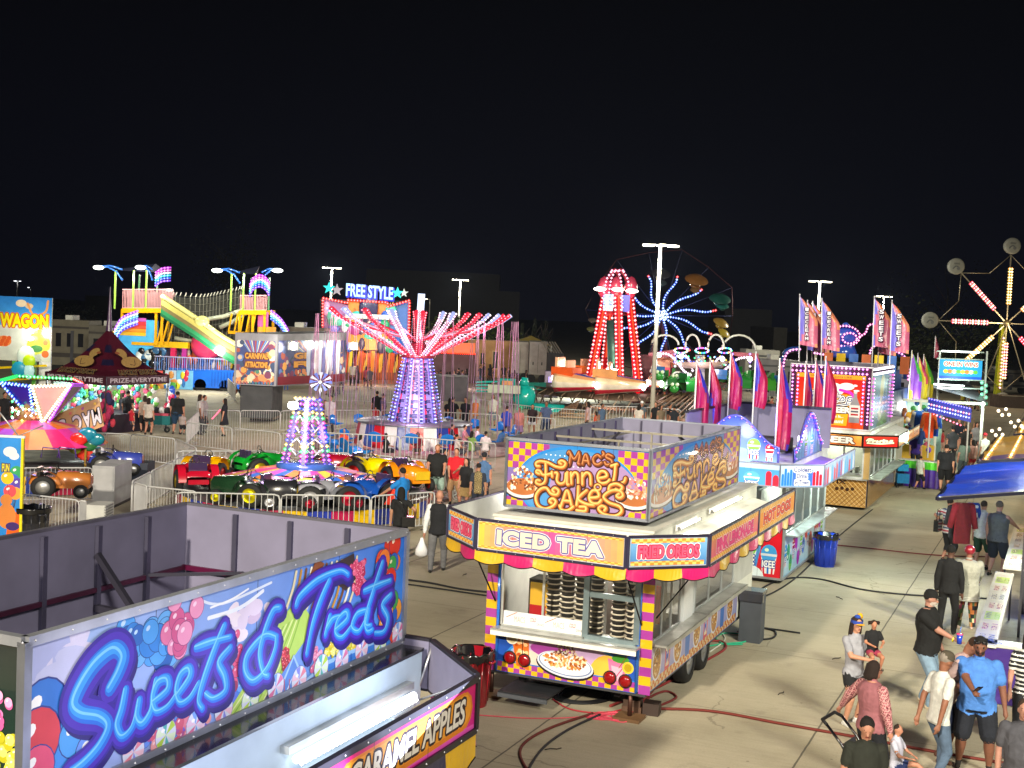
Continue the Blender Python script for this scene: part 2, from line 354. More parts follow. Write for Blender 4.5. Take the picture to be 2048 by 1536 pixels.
def sgn(txt, bgc, tc, oc, check=('#e89030', '#f6d070'), bg2=None, rows=1, oc2=None, m=None, marg=.14):
    def f(A, w, h):
        A.rect(0.03, 0.03, w-.03, h-.03, bgc, bg2)
        if check: 
            d = h*.085
            A.check(.04, .035, int((w-.08)/d/1.6), 1, d*1.6, check[0], check[1], d); A.check(.04, .035+d, int((w-.08)/d/1.6), 1, d*1.6, check[1], check[0], d*.6)
            A.check(.04, h-.035-d, int((w-.08)/d/1.6), 1, d*1.6, check[0], check[1], d); A.check(.04, h-.035-1.6*d, int((w-.08)/d/1.6), 1, d*1.6, check[1], check[0], d*.6)
        A.text(txt, w*marg, h*.3, w*(1-2*marg), h*.42, tc, .035, out=[(oc2 or '#ffffff', h*.055), (oc, h*.035)])
    return f
# ---------------- funnel cake trailer ----------------
FT = thing('food_trailer', 'funnel cake trailer with purple and yellow checks and a big white canopy', 'food trailer', FP(0, 0), -YAW)
zf = lambda zx, zy: (lambda q: (q.x, q.z))(FQ(1000+zx/6.4, 860+zy/6.4, 'y', .2))
MACS = dict(
 mac=[[(872,300),(892,275),(908,330),(890,440),(870,448)],[(905,300),(955,375),(1015,285)],[(1012,288),(1024,340),(1005,430),(1020,438)],[(1060,440),(1085,340),(1112,322),(1142,440)],[(1072,395),(1138,402)],[(1292,350),(1250,322),(1200,365),(1212,430),(1262,445),(1302,420)],[(1320,285),(1338,315),(1318,330)],[(1442,338),(1385,315),(1366,352),(1425,385),(1438,430),(1370,448),(1345,415)]],
 fun=[[(510,465),(475,462),(468,425),(520,402),(620,420),(720,470),(810,480),(845,430),(800,395),(760,415),(790,440)],[(590,430),(592,560),(582,660),(530,702),(470,682),(478,645),(515,650)],[(510,565),(472,548),(480,520),(520,530),(560,578),(670,560)],[(670,540),(675,600)],[(712,550),(742,560),(735,650),(775,690),(835,665),(850,560)],[(868,545),(866,690),(885,700)],[(915,550),(922,690)],[(922,600),(960,548),(1002,575),(1008,695)],[(1060,555),(1062,700)],[(1062,605),(1110,550),(1160,580),(1168,700)],[(1275,620),(1370,595),(1352,540),(1292,535),(1256,605),(1292,680),(1370,675),(1408,640)],[(1430,462),(1502,440)],[(1484,450),(1476,560),(1458,668)],[(1432,688),(1520,690),(1592,668),(1612,618)]],
 cak=[[(700,800),(680,772),(712,745),(758,778),(735,830),(660,815),(600,745),(520,765),(467,850),(490,960),(580,1010),(680,980),(722,920),(682,880),(640,910),(668,938)],[(785,985),(822,880),(852,790),(880,792),(905,880),(922,965)],[(818,905),(910,915)],[(770,970),(800,1025),(880,1030),(945,985)],[(1010,725),(1005,840),(988,965)],[(1118,775),(1010,880),(1100,945),(1205,965)],[(1165,870),(1270,855),(1252,785),(1190,782),(1150,855),(1180,932),(1262,942),(1302,900)],[(1530,820),(1500,848),(1540,872),(1582,840),(1540,782),(1430,780),(1335,855),(1400,930),(1535,980),(1562,1050),(1480,1102),(1340,1080),(1270,1015),(1310,975),(1362,1000),(1345,1035)],[(1400,765),(1420,712),(1500,692),(1572,732),(1540,778),(1490,760)],[(990,1030),(1095,1042),(1105,990),(1030,985)]])
def mac_art(A, w, h):
    sx = w/2.3; T = lambda P: [((x+2.46)*sx, z-2.95) for x, z in (zf(*q) for q in P)]
    A.rect(0, 0, w, h, '#a84e9c', '#3c80c4'); A.check(0, .0, 24, 1, .1*sx, PUR, YEL, .1); A.check(0, .1, 24, 1, .1*sx, YEL, PUR, .06)
    A.check(0, .60, 7, 4, .1*sx, PUR, YEL, .1); A.check(w-.5*sx, .40, 5, 6, .1*sx, PUR, YEL, .1)
    A.rect(0, .155, w, .185, '#2f7fd0'); A.rect(0, h-.035, w, h-.005, '#2f7fd0')
    A.circ(w*.5, .40, .98*sx, '#2a86d8', .6, 40); A.circ(w*.5, .39, .945*sx, '#4a90d0', .565, 40)
    A.circ(w*.62, .36, .70*sx, '#a888bc', .52, 30)
    for i in range(9):
        for j in range(4): A.circ(w*.27+i*.075*sx+(j % 2)*.03, .62+j*.075, .012*sx, '#e8f2fc', .012, 8)
    for cx, tone in ((w*.12, 0), (w*.90, 1)):
        A.circ(cx, .27, .30*sx, '#2c2430', .16, 24); A.circ(cx, .29, .29*sx, '#e8e2e4', .15, 24); A.circ(cx, .315, .26*sx, '#b46a3a', .13, 24)
        r = random.Random(3+tone)
        for k in range(90):
            a = r.uniform(-1, 1); q = r.random(); A.circ(cx+a*.25*sx*(1-.35*q), .28+q*.36-abs(a)*.1*q, r.uniform(.015, .034)*sx, r.choice(['#a5562a', '#d8955a', '#6a3a24', '#e8c8a0', '#f4ece0'] if not tone else ['#d8858a', '#c05a60', '#f0d8d0', '#e8a890', '#fff2f0']), r.uniform(.012, .026), 7, rot=a*2)
    for key, wd in (('mac', .052), ('fun', .066), ('cak', .072)):
        for dx, col, k in ((.014, '#3a1a18', 1.3), (0, '#4a2018', 1.38), (0, '#a8561e', .95), (-.006, '#d89a50', .58), (-.009, '#f2d080', .2)):
            c2 = {'#d89a50': '#a05c30', '#f2d080': '#d09060', '#a8561e': '#7c3c1c'}.get(col, col) if key == 'mac' else col
            for P in MACS[key]:
                Q = [(u+dx*sx, v-dx) for u, v in T(P)]; A.stroke(Q, wd*k*(sx**.5), c2, 5)
            if key == 'cak': q = T([(1255, 730)])[0]; A.stroke([(q[0]+cos(t*pi/4)*.05*sx, q[1]+sin(t*pi/4)*.045) for t in range(8)], .04*k*(sx**.5), c2, 2, closed=True)
# sign box on the roof
SB = dict(fw=.045, frame='#aeb4c4')
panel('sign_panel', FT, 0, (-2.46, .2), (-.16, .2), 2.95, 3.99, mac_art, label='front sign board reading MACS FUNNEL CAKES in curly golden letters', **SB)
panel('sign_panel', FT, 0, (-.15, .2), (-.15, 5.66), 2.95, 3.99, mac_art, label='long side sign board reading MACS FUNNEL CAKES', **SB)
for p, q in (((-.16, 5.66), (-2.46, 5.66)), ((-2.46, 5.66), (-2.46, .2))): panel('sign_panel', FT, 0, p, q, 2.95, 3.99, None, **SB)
b = FB(0)
for k in range(1, 9): b.bb((-2.425, .2+k*.62, 2.97), (-2.40, .235+k*.62, 3.97), '#4a4468', 'm')
for k in range(1, 6): b.bb((-2.46+k*.4, 5.60, 2.97), (-2.43+k*.4, 5.62, 3.97), '#57546a', 'm')
for y, z in ((2.1, 3.9), (3.9, 3.9)): b.bar((-2.44, y, z), (-.17, y, z), .035, .035, '#b8b0a0', 'm'); b.bar((-1.3, y, z), (-1.3, y, 2.9), .03, .03, '#b8b0a0', 'm')
b.bar((-2.2, .4, 3.75), (-2.2, 5.5, 3.75), .03, .03, '#a8a296', 'm'); b.bar((-2.44, 3.9, 3.3), (-1.9, 3.9, 3.88), .04, .04, '#3c3a46', 'm'); b.bar((-.8, 3.9, 3.88), (-.3, 4.6, 3.35), .04, .04, '#3c3a46', 'm')
b.obj('sign_bracing', FT)
b = FB(0) # body shell: a hollow serving trailer
LEN = 6.7; wht = '#e4e4dc'
b.bb((-2.54, 0, .38), (0, LEN, .44), '#3a3a3c'); b.bb((-2.5, .04, .44), (-.04, LEN-.04, .5), '#7d7a74')   # floor
b.bb((-2.54, .0, 2.32), (0.0, LEN, 2.8), wht, 'p'); b.bb((-2.56, -.02, 2.8), (.02, LEN+.02, 2.84), '#d4d2c8', 'p')
b.bb((-2.54, 0.03, .44), (-2.50, LEN, 2.32), wht); b.bb((-2.5, LEN-.04, .44), (-.0, LEN, 2.32), wht)
b.bb((-2.5, .0, .44), (-.04, .04, 1.10), wht); b.bb((-.04, .0, .44), (0, LEN-.05, 1.12), wht)
b.bb((-2.5, .0, 2.12), (-.04, .04, 2.32), wht); b.bb((-.04, .0, 2.12), (0, LEN-.05, 2.32), wht)
b.bb((-.04, 5.2, 1.12), (0, LEN-.04, 2.12), '#c9c9c6'); b.obj('body', FT)
for x in (-2.52, -.02): # check pattern corner posts and blue edge rails
    b = FB(0)
    for k in range(14):
        z = .42+k*.136; b.poly([(x-.09, -.006, z), (x+.09, -.006, z), (x+.09, -.006, z+.136), (x-.09, -.006, z+.136)], (PUR, YEL)[k % 2], 'g')
    s = 1 if x < -1 else -1; b.cyl((x+s*.12, -.015, .44), (x+s*.12, -.015, 2.32), .026, '#2a6fd0', 'g'); o = b.obj('corner_post', FT)
b = FB(0)
for k in range(14): z = .42+k*.136; b.poly([(.006, 0, z), (.006, .12, z), (.006, .12, z+.136), (.006, 0, z+.136)], (YEL, PUR)[k % 2], 'g')
b.obj('corner_post', FT)
def low_art(A, w, h):
    A.rect(0, 0, w, h, '#2b5fc4', '#2448a0'); A.check(0, 0, 23, 2, w/23, PUR, YEL, .08); A.clip = (.02, .165, w-.02, h-.01)
    A.circ(w*.5, .16, 1.02, '#3a8ae0', .52, 40); A.circ(w*.5, .16, .98, '#8cb6ea', .48, 40); A.circ(w*.5, .18, .93, '#c8a8d6', .45, 40)
    A.circ(w*.80, .16, .30, '#e8bc4a', .34, 24); A.circ(w*.22, .2, .28, '#e8ccc0', .2, 24); A.rect(0, .155, w, .18, '#2f7fd0'); A.circ(w*.4, .45, .35, '#a03a9c', .12, 20)
    A.clip = (.02, .02, w-.02, h-.01)
    A.circ(w*.5, .235, .47, '#26202c', .20, 30, rot=-.08); A.circ(w*.5, .26, .455, '#d8dcea', .19, 30, rot=-.08); A.circ(w*.5, .268, .43, '#7d8cb8', .17, 30, rot=-.08); A.circ(w*.5, .275, .41, '#eceef4', .16, 30, rot=-.08)
    r = random.Random(5)
    for k in range(150):
        a = r.uniform(0, 6.28); q = sqrt(r.random()); A.circ(w*.5+cos(a)*q*.36, .32+sin(a)*q*.12, r.uniform(.018, .04), r.choice(['#c87a3a', '#e8a860', '#9c5222', '#f2dcb8', '#d89050']), r.uniform(.014, .024), 7, rot=a)
    for k in range(110):
        q = r.random(); A.circ(w*.5+r.uniform(-1, 1)*.2*(1-q*.75), .40+q*.24, r.uniform(.012, .024), r.choice(['#7a4a3a', '#4a2a28', '#a8705a', '#d8c0b0', '#5e3a38']), r.uniform(.01, .02), 7, rot=q*6)
    # iced tea and lemonade
    A.poly([(.34, .13), (.55, .08), (.53, .58), (.24, .56)], '#d86a20'); A.poly([(.36, .2), (.52, .16), (.5, .36), (.33, .36)], '#f0a050')
    for k in range(14): A.circ(r.uniform(.28, .5), r.uniform(.3, .54), .035, r.choice(['#f6c890', '#c04a10', '#ffe0b0']), .03, 6)
    A.circ(.25, .53, .1, '#f2ecd8', .085, 16); A.circ(.25, .53, .075, '#c8b890', .06, 16); A.stroke([(.42, .62), (.44, .1)], .014, '#5a2010')
    A.poly([(1.86, .1), (2.02, .07), (2.12, .42), (1.80, .46)], '#e87aa8'); A.poly([(1.89, .16), (2.0, .14), (2.06, .34), (1.86, .36)], '#f8b4cc'); A.stroke([(1.9, .14), (2.05, .36)], .014, '#d83a70')
    A.circ(2.0, .47, .14, '#4a9a3a', .06, 10); A.circ(2.12, .36, .09, '#e8c840', .09, 16); A.circ(2.12, .36, .06, '#b89a20', .06, 16); A.stroke([(1.98, .34), (2.14, .6)], .012, '#8a5a20')
panel('art_panel', FT, 0, (-2.4, -.008), (-.14, -.008), .42, 1.08, low_art, frame=None, label='lower front panel printed with a plate of funnel cake and cold drinks')
for x, z in ((-2.17, .66), (-1.93, .65), (-.55, .60), (-.31, .58)):
    b = FB(0); b.lathe([(0, -.07), (.05, -.068), (.085, -.05), (.088, -.02)], (x, 0, z), '#8e0a10', 'g', 16, 'y'); b.lathe([(.088, -.03), (.105, -.03), (.105, 0)], (x, 0, z), '#151515', 'r', 16, 'y'); b.obj('tail_light', FT)
def side_art(A, w, h):
    A.rect(0, 0, w, h, '#7f93d8', '#c9b6dc'); A.check(0, 0, int(w/.09), 2, .09, '#c8641c', '#e0c090', .075); r = random.Random(8)
    for k in range(9):
        cx = .35+k*.56; t = k % 4
        if t in (0, 2):
            A.circ(cx, .36, .24, '#e8e8f4', .26, 20); A.circ(cx, .36, .2, '#b8803a', .23, 20)
            for q in range(50): a = r.uniform(0, 6.28); s = sqrt(r.random()); A.circ(cx+cos(a)*s*.17, .38+sin(a)*s*.2, .025, r.choice(['#f0c070', '#8a5428', '#fff0d8', '#d08a40']), .02, 6)
        elif t == 1: A.poly([(cx-.14, .12), (cx+.10, .16), (cx+.16, .58), (cx-.12, .54)], '#d83a50'); A.poly([(cx-.09, .2), (cx+.07, .2), (cx+.1, .5), (cx-.08, .5)], '#f6d6c0'); A.text('M', cx-.08, .25, .14, .2, '#3a5ad8')
        else: A.poly([(cx-.12, .1), (cx+.12, .1), (cx+.15, .6), (cx-.15, .6)], '#3a70c8'); A.circ(cx, .58, .15, '#f0a8c8', .08, 14)
panel('art_panel', FT, 0, (.008, .12), (.008, 5.5), .42, 1.06, side_art, frame=None, label='lower side panel printed with plates and drinks over orange checks')
b = FB(0); b.bb((-2.42, -.24, 1.10), (-.1, -.0, 1.13), '#d8d8d4', 'm'); b.bb((-2.42, -.24, 1.03), (-.1, -.225, 1.13), '#e8e8e2', 'p'); b.obj('counter_shelf', FT)
b = FB(0); b.bb((0, .12, 1.12), (.26, 2.45, 1.15), '#c8c8c4', 'm'); b.bb((0, 2.5, 1.14), (.26, 5.2, 1.17), '#c8c8c4', 'm'); b.bb((.25, .12, 1.08), (.262, 2.45, 1.15), '#dcdcd8', 'm'); b.bb((.25, 2.5, 1.10), (.262, 5.2, 1.17), '#dcdcd8', 'm'); b.obj('counter_shelf', FT)
def win(par, oy, p, q, z0, z1, fc='#dfe3e4', n=1, fw=.05, cap=None, name='window', glass=True):
    b = FB(oy); p = Vector(p); q = Vector(q); d = q-p
    for t0 in range(n+1): a = p+d*(t0/n); b.bar((a.x, a.y, z0), (a.x, a.y, z1), fw, fw*.8, fc, 'm')
    for z in (z0, z1): b.bar((p.x, p.y, z), (q.x, q.y, z), fw, fw, fc, 'm')
    w = b.obj(name, par)
    if glass:
        b = FB(oy); b.poly([(p.x, p.y, z0), (q.x, q.y, z0), (q.x, q.y, z1), (p.x, p.y, z1)], '#ffffff', 'w'); b.obj('pane', w)
    return w
win(FT, 0, (-2.34, .0), (-1.0, .0), 1.15, 2.12, n=2, fw=.035)
w = win(FT, 0, (-.97, -.01), (-.17, -.01), 1.15, 2.12, '#93a6ae', 1, .09); b = FB(0); b.bb((-.97, -.03, 1.76), (-.17, .0, 1.84), '#93a6ae', 'm'); b.obj('sash', w)
win(FT, 0, (0, .14), (0, 1.6), 1.16, 2.12, n=3, fw=.035); win(FT, 0, (0, 2.5), (0, 5.1), 1.18, 2.12, n=3, fw=.035)
b = FB(0); b.bb((-.03, 1.75, 1.15), (.03, 2.3, 2.12), '#e9ebee'); b.bb((-.02, 2.35, 1.16), (.02, 2.45, 2.12), '#d6dade'); b.obj('wall_panel', FT)
def cards(A, w, h):
    A.rect(0, 0, w, h, '#f0f0f2', '#dfe4ea')
    for k in range(2):
        u = .08+k*w/2; A.text('MACS', u+.1, .06, .18, .09, '#f0a8a0', .0); A.stroke([(u-.03, .12), (u+.16, .22)], .01, '#e0603a', 1); A.text('COLD', u+.36, .10, .1, .06, '#d04040', .01, shear=.3); A.text('DRINKS', u+.47, .05, .12, .04, '#777777', .0)
panel('menu_card', FT, 0, (-2.3, -.03), (-1.02, -.03), 1.16, 1.38, cards, th=.004, frame=None, label='white printed card along the foot of the window')
# canopy: octagon fascia ring
RING = [(-3.36, .06), (-2.52, -.7), (-.14, -.76), (.81, .14), (.81, 3.28), (.81, 6.3)]; INN = [(-2.54, .6), (-2.54, 0), (0, 0), (0, .7), (0, 3.28), (0, 6.3)]
b = FB(0)
for i in range(5):
    a, c = RING[i], RING[i+1]; e, g = INN[i], INN[i+1]; b.poly([(e[0], e[1], 2.62), (a[0], a[1], 2.46), (c[0], c[1], 2.46), (g[0], g[1], 2.62)], '#eeeee6', 'p')
    b.poly([(g[0], g[1], 2.60), (c[0], c[1], 2.44), (a[0], a[1], 2.44), (e[0], e[1], 2.60)], '#e6e6e0', 'p')
b.poly([(-2.54, .6, 2.62), (-3.36, .06, 2.46), (-3.36, 5.9, 2.46), (-2.54, 6.2, 2.62)][::-1], '#eeeee6', 'p')
b.obj('canopy', FT)
S1 = [('FRIED OREOS', '#3a7ac0', '#f05a80', '#c01850', '#7cb4e4'), ('ICED TEA', '#f0b43c', '#e6d8c4', '#6a64a8', '#e8589a'), ('FRIED OREOS', '#3a7ac0', '#f05a80', '#c01850', '#7cb4e4'), ('PINK LEMONADE', '#e8488c', '#f0408c', '#d02070', '#f4a060'), ('HOT DOGS', '#f09020', '#e83818', '#a02010', '#f8a028')]
RG = [(-3.36, 5.9)]+RING[:]
for i, (t, bgc, tc_, oc, b2) in enumerate(S1):
    p, q = Vector(RING[i]), Vector(RING[i+1]); d = (q-p).normalized()*.02
    def fa(A, w, h, t=t, bgc=bgc, tc_=tc_, oc=oc, b2=b2):
        if t == 'ICED TEA':
            n = 24
            for k in range(n):
                f = k/n; c = [a+(c_-a)*(1-abs(2*f-1))**.6 for a, c_ in zip(lin('#f4c04a'), lin('#ee4e96'))]; A.L = {} if k else A.L; A.poly([(.03+(w-.06)*f, .03), (.03+(w-.06)*(f+1/n), .03), (.03+(w-.06)*(f+1/n), h-.03), (.03+(w-.06)*f, h-.03)], [tuple(c)]*4)
            A.L = {(i, j): 2 for i in range(-2, 60) for j in range(-2, 12)}; d_ = .035
            for vv in (.03, h-.065): A.check(.03, vv, int((w-.06)/d_/1.5), 2, d_*1.5, '#f6cf60', '#dd8c2a', d_/2)
            A.text(t, w*.14, h*.24, w*.72, h*.5, '#e9dcc6', .06, out=[('#f4f0f8', .03), ('#5f5aa4', .02)], spc=1.1)
        else: sgn(t, bgc, tc_, oc, bg2=b2, marg=.12)(A, w, h)
    panel('fascia_sign', FT, 0, p+d, q-d, 2.40, 2.85, fa, frame='#4c4868', fw=.035, m='p', back='#e8e8e2', label='fascia board reading '+t)
for i in range(5):
    b = FB(0); valance(b, RING[i], RING[i+1], 2.40, .2, [(YEL, '#c8186a'), ('#d8156c', YEL)][i == 3 or i == 2], n=[2, 5, 3, 5, 6][i]); b.obj('valance', FT)
panel('fascia_sign', FT, 0, (-3.36, 5.9), (-3.36, .08), 2.40, 2.85, None, frame='#5a5670', back='#e8e8e2')
def tube_light(par, oy, p, q, r=.018, col='#fff6e6', st='e6', hous=True, pw=14):
    b = FB(oy); b.cyl(p, q, r, col, st, 8); p = Vector(p); q = Vector(q); d = (q-p).normalized()*.03
    o = b.obj('light_tube', par)
    b = FB(oy); b.bar(p-d, p, .05, .05, '#888888', 'm'); b.bar(q, q+d, .05, .05, '#888888', 'm')
    if hous: b.bar(p+Vector((-.05, 0, 0)), q+Vector((-.05, 0, 0)), .02, .09, '#e8e8e4', 'p')
    b.obj('holder', o)
    if pw:
        m = (p+q)/2; lamp('AREA', (m.x+.05, m.y-oy, m.z-.02), pw, (1, .95, .85), .35, aim=(m.x+1.5, m.y-oy, m.z-1.2), parent=par, name='tube_and_fill_glow')
lamp('POINT', (-3.0, 2.2, 2.95), 16, (1, .96, .88), .2, parent=FT, name='tube_and_fill_glow'); tube_light(FT, 0, (.12, .95, 2.76), (.12, 2.1, 2.76)); tube_light(FT, 0, (.12, 2.9, 2.78), (.12, 4.9, 2.78))  # first lamp has no tube, added to brighten the left canopy boards
for x, y, e in ((-1.3, 1.6, 34), (-1.3, 4.2, 30)): lamp('POINT', (x, y, 2.2), e*2.6, (1, .93, .8), .15, parent=FT, name='ceiling_bulb')
for x, y in ((-1.3, -.5), (.5, 2.0), (.5, 4.6)): lamp('POINT', (x, y, 2.36), 7, (1, .9, .75), .1, parent=FT, name='ceiling_bulb')
def wheel(par, loc, R=.36, w=.22, ax='x', rimc='#b9bcc2'):
    b = B(); b.lathe([(R*.6, -w/2), (R*.93, -w/2), (R, -w*.3), (R, w*.3), (R*.93, w/2), (R*.6, w/2)], (0, 0, 0), '#141416', 'r', 20, ax); t = b.obj('wheel', par, loc)
    b = B(); b.lathe([(0, w*.5), (R*.18, w*.52), (R*.2, w*.42), (R*.55, w*.36), (R*.62, w*.46), (R*.62, -w*.4), (0, -w*.4)], (0, 0, 0), rimc, 'm', 16, ax); b.obj('rim', t); return t
for y in (2.4, 3.3): wheel(FT, (-.1, y, .36)); wheel(FT, (-2.4, y, .36))
b = FB(0); b.bb((-2.1, .2, .26), (-2.0, 6.4, .38), '#222226', 'm'); b.bb((-.55, .2, .26), (-.45, 6.4, .38), '#222226', 'm'); b.bb((-2.2, -.35, .2), (-1.4, .4, .225), '#22242a', 'p'); b.bb((-2.2, -.37, .14), (-1.4, -.34, .2), '#5a5e66', 'p'); b.obj('chassis', FT)
for x in (-2.5, -.25): b = FB(0); b.cyl((x, .08, 0.05), (x, .08, .42), .035, '#6a4a40', 'm'); b.bb((x-.2, -.1, 0), (x+.2, .25, .05), '#7a5a3c'); b.obj('stabiliser_jack', FT)
for p, q in (((-2.45, -.03, 1.5), (-2.6, -.62, 2.4)), ((-.1, -.03, 1.45), (-.2, -.68, 2.4)), ((.02, .3, 1.5), (.7, .3, 2.44))): b = FB(0); b.cyl(p, q, .012, '#1c1c20', 'm', 6); b.obj('canopy_strut', FT)
# things inside and around the funnel cake trailer
for k in range(6):
    b = B(); x = -1.68+k*.236+(.12 if k > 3 else 0)
    for q in range(11):
        z = q*.083; b.lathe([(.085, z), (.118, z+.07), (.12, z+.074), (.1, z+.074)], (0, 0, 0), '#26262a', 'p', 10); b.lathe([(.121, z+.066), (.123, z+.082), (.10, z+.084)], (0, 0, 0), '#e6dcc8', 'p', 10)
    b.obj('cup_stack', loc=FP(x, .45, 1.05), label='tall stack of dark cups with pale rims behind the front trailer window', cat='cups', group='stacks of cups in the funnel cake trailer')
b = FB(0); b.bb((-2.45, .3, 1.02), (-.1, .66, 1.05), '#b8b8b4', 'm'); b.bb((-2.45, .3, .45), (-.1, .34, 1.02), '#a0a0a0', 'm'); b.bb((-1.2, 1.6, .45), (-.3, 1.9, 2.1), '#d2c8c0'); b.bb((-.5, 2.4, .5), (-.2, 5, 1.1), '#b8b8b4', 'm')
for k in range(7): b.bb((-1.1+.12*k, 1.57, 1.1+.1*(k % 3)), (-1.0+.12*k, 1.6, 1.5+.1*(k % 4)), ['#d04030', '#e8c040', '#f0f0f0'][k % 3])
b.obj('worktable', FT)
b = B(); b.bb((0, 0, 0), (.5, .4, .75), '#3c3a38', 'p'); b.bb((.03, -.01, .05), (.47, 0, .7), '#d8a830', 'k'); b.bb((.03, -.013, .05), (.3, -.01, .35), '#b01820', 'k'); o = b.obj('drinks_cooler', loc=FP(-2.12, .5, 1.05), rz=-YAW, label='small glass front drinks cooler with yellow light inside the trailer window', cat='cooler')
b = FB(0)
for k in range(5): b.cyl((-.35, .4+k*.17, 1.15), (-.35, .4+k*.17, 2.0), .05, ['#f4ede0', '#c83828', '#f6f0e6', '#f0dcc8', '#d84838'][k], 'g', 8)
b.obj('syrup_bottle_rack', FT)
# ---------------- bins, boxes and leads ----------------
def bin_(name, label, loc, r, h, c, square=False, liner='#0c0c10'):
    t = thing(name, label, 'bin', loc, rng.uniform(0, 6)); b = B(); rings = [(r*.82, 0), (r*.84, .03), (r*.97, h*.93), (r*1.05, h*.93), (r*1.05, h), (r*.98, h), (r*.93, h*.6), (0, h*.6)]
    b.lathe(rings, (0, 0, 0), c, 'g', 24)
    for k in range(12): a = k*pi/6; b.cyl((cos(a)*r*.84, sin(a)*r*.84, .05), (cos(a)*r*.955, sin(a)*r*.955, h*.86), .012, c, 'g', 4)
    b.obj('barrel', t); b = B(); n = 24
    b.grid([[((r*rr+(.012*sin(k*5+rr*40)))*cos(2*pi*k/n), (r*rr+(.012*sin(k*5)))*sin(2*pi*k/n), z+.018*sin(k*3.3)) for k in range(n)] for rr, z in ((1.07, h-.12), (1.09, h-.02), (1.08, h+.015), (.97, h), (.9, h*.62), (.3, h*.6))], liner, 'g'); b.obj('bin_liner', t)
    for s in (-1, 1): b = B(); b.tube([(s*r*1.03, -.07, h*.86), (s*r*1.18, -.06, h*.84), (s*r*1.18, .06, h*.84), (s*r*1.03, .07, h*.86)], .016, c, 'g'); b.obj('handle', t)
    return t
bin_('rubbish_bin', 'red round bin with black liner by the front corner of the funnel trailer', G(940, 1408), .31, .82, '#8e1422')
bin_('rubbish_bin', 'blue ribbed bin with black liner standing in the walkway', FP(.12, 14.3), .29, .80, '#1c3fc0')
b = B(); b.bb((-.25, -.2, 0), (.25, .25, 1.0), '#4c5058', 'p'); b.bb((-.27, -.22, 1.0), (.27, .27, 1.08), '#3c3f48', 'g'); b.bb((-.28, -.24, .86), (.28, -.1, 1.02), '#33363e', 'g'); o = b.obj('utility_cart', loc=FP(.25, 5.75), rz=-YAW, label='grey plastic tub and box at the rear corner of the funnel trailer', cat='box'); o.scale = (.8, .8, .9)
def cord(P, r, c, label, name='power_cable', z=None, n=8, m='r'):
    Q = [G(*p) for p in P]; b = B(); b.tube(cat([(q.x, q.y, r+.003) for q in Q], n), r, c, m, 6); return b.obj(name, label=label, cat='cable')
cord([(1290,1420),(1420,1425),(1560,1450),(1700,1475),(1860,1505),(2010,1530),(2100,1545)], .022, '#6a2018', 'thick dark red hose running right across the foreground concrete')
cord([(1660,1090),(1740,1098),(1830,1108),(1900,1113),(1990,1115)], .016, '#6e1c22', 'thin red cable crossing the walkway beyond the blue bin')
cord([(1480,1215),(1530,1175),(1580,1158),(1640,1160),(1720,1180),(1800,1190),(1880,1195),(2000,1200)], .02, '#15151a', 'black cable looping from the funnel trailer across the walkway')
cord([(1500,1205),(1550,1185),(1600,1150),(1660,1090),(1700,1055),(1745,1020)], .018, '#202024', 'black cable running beside the ice drink trailer to the root beer trailer')
cord([(800,1160),(860,1168),(920,1180),(990,1188)], .022, '#17171b', 'black cable lying behind the funnel trailer on the left')
cord([(798,1168),(870,1178),(985,1195)], .018, '#1c1c20', 'second black cable lying beside the first on the left')
cord([(1185,1430),(1110,1455),(1060,1480),(1040,1505),(1050,1536),(1080,1570)], .02, '#6a2a24', 'brownish red hose curling down the concrete below the coil')
cord([(1200,1432),(1140,1460),(1090,1495),(1060,1536),(1050,1570)], .018, '#2c2c32', 'dark grey cable running down the concrete beside the red hose')
cord([(700,1418),(820,1425),(960,1432),(1060,1438),(1150,1436),(1230,1425)], .009, '#e05a68', 'thin pink extension cord lying straight across the concrete')
cord([(1220,1415),(1320,1375),(1400,1330),(1450,1300),(1440,1285),(1400,1290),(1350,1330),(1300,1390),(1260,1425)], .022, '#8a2c2c', 'red brown hose looping beside the trailer wheels')
cord([(1290,1425),(1340,1405),(1352,1395),(1330,1385),(1295,1400),(1262,1430)], .018, '#7a2828', 'short red brown hose loop at the front corner of the trailer')
cord([(1400,1298),(1440,1290),(1490,1285),(1492,1272),(1450,1268),(1432,1278),(1450,1290),(1485,1290)], .014, '#28b088', 'green garden hose coiled beside the funnel trailer')
cord([(1400,1300),(1430,1262),(1450,1280),(1420,1305)], .012, '#d8d8d0', 'white water hose beside the green coil')
cord([(1475,1265),(1510,1280),(1545,1278),(1550,1265),(1520,1258),(1480,1262),(1500,1255),(1600,1268)], .018, '#16161a', 'black cable coil behind the trailer corner')
Q = []; r_ = random.Random(4)
for k in range(46): a = k*1.9; Q.append((1235+cos(a)*r_.uniform(25, 62)+r_.uniform(-8, 8), 1434+sin(a)*r_.uniform(3, 13)))
cord(Q, .008, '#f0546c', 'tangled bright pink extension cord in a heap', n=4)
Q = [(1165+cos(k*.55)*(62-k*.5), 1393+sin(k*.55)*(17-k*.12)) for k in range(44)]; cord(Q, .016, '#101014', 'black cable coil in the shade under the funnel trailer', n=3)
cord([(1105,1400),(1140,1420),(1200,1428),(1250,1420)], .012, '#b0303a', 'pink red lead at the edge of the shade under the trailer')
b = B(); b.bb((-.3, -.12, 0), (.0, .12, .1), '#5a4030'); b.bb((-.28, -.12, .1), (-.02, .1, .2), '#4a3428'); b.bb((.02, -.12, 0), (.26, .12, .18), '#3a2a24'); b.obj('wooden_blocks', loc=G(1285, 1425), rz=-.3, label='stacked dark wooden blocks under the front corner of the funnel trailer', cat='blocks')
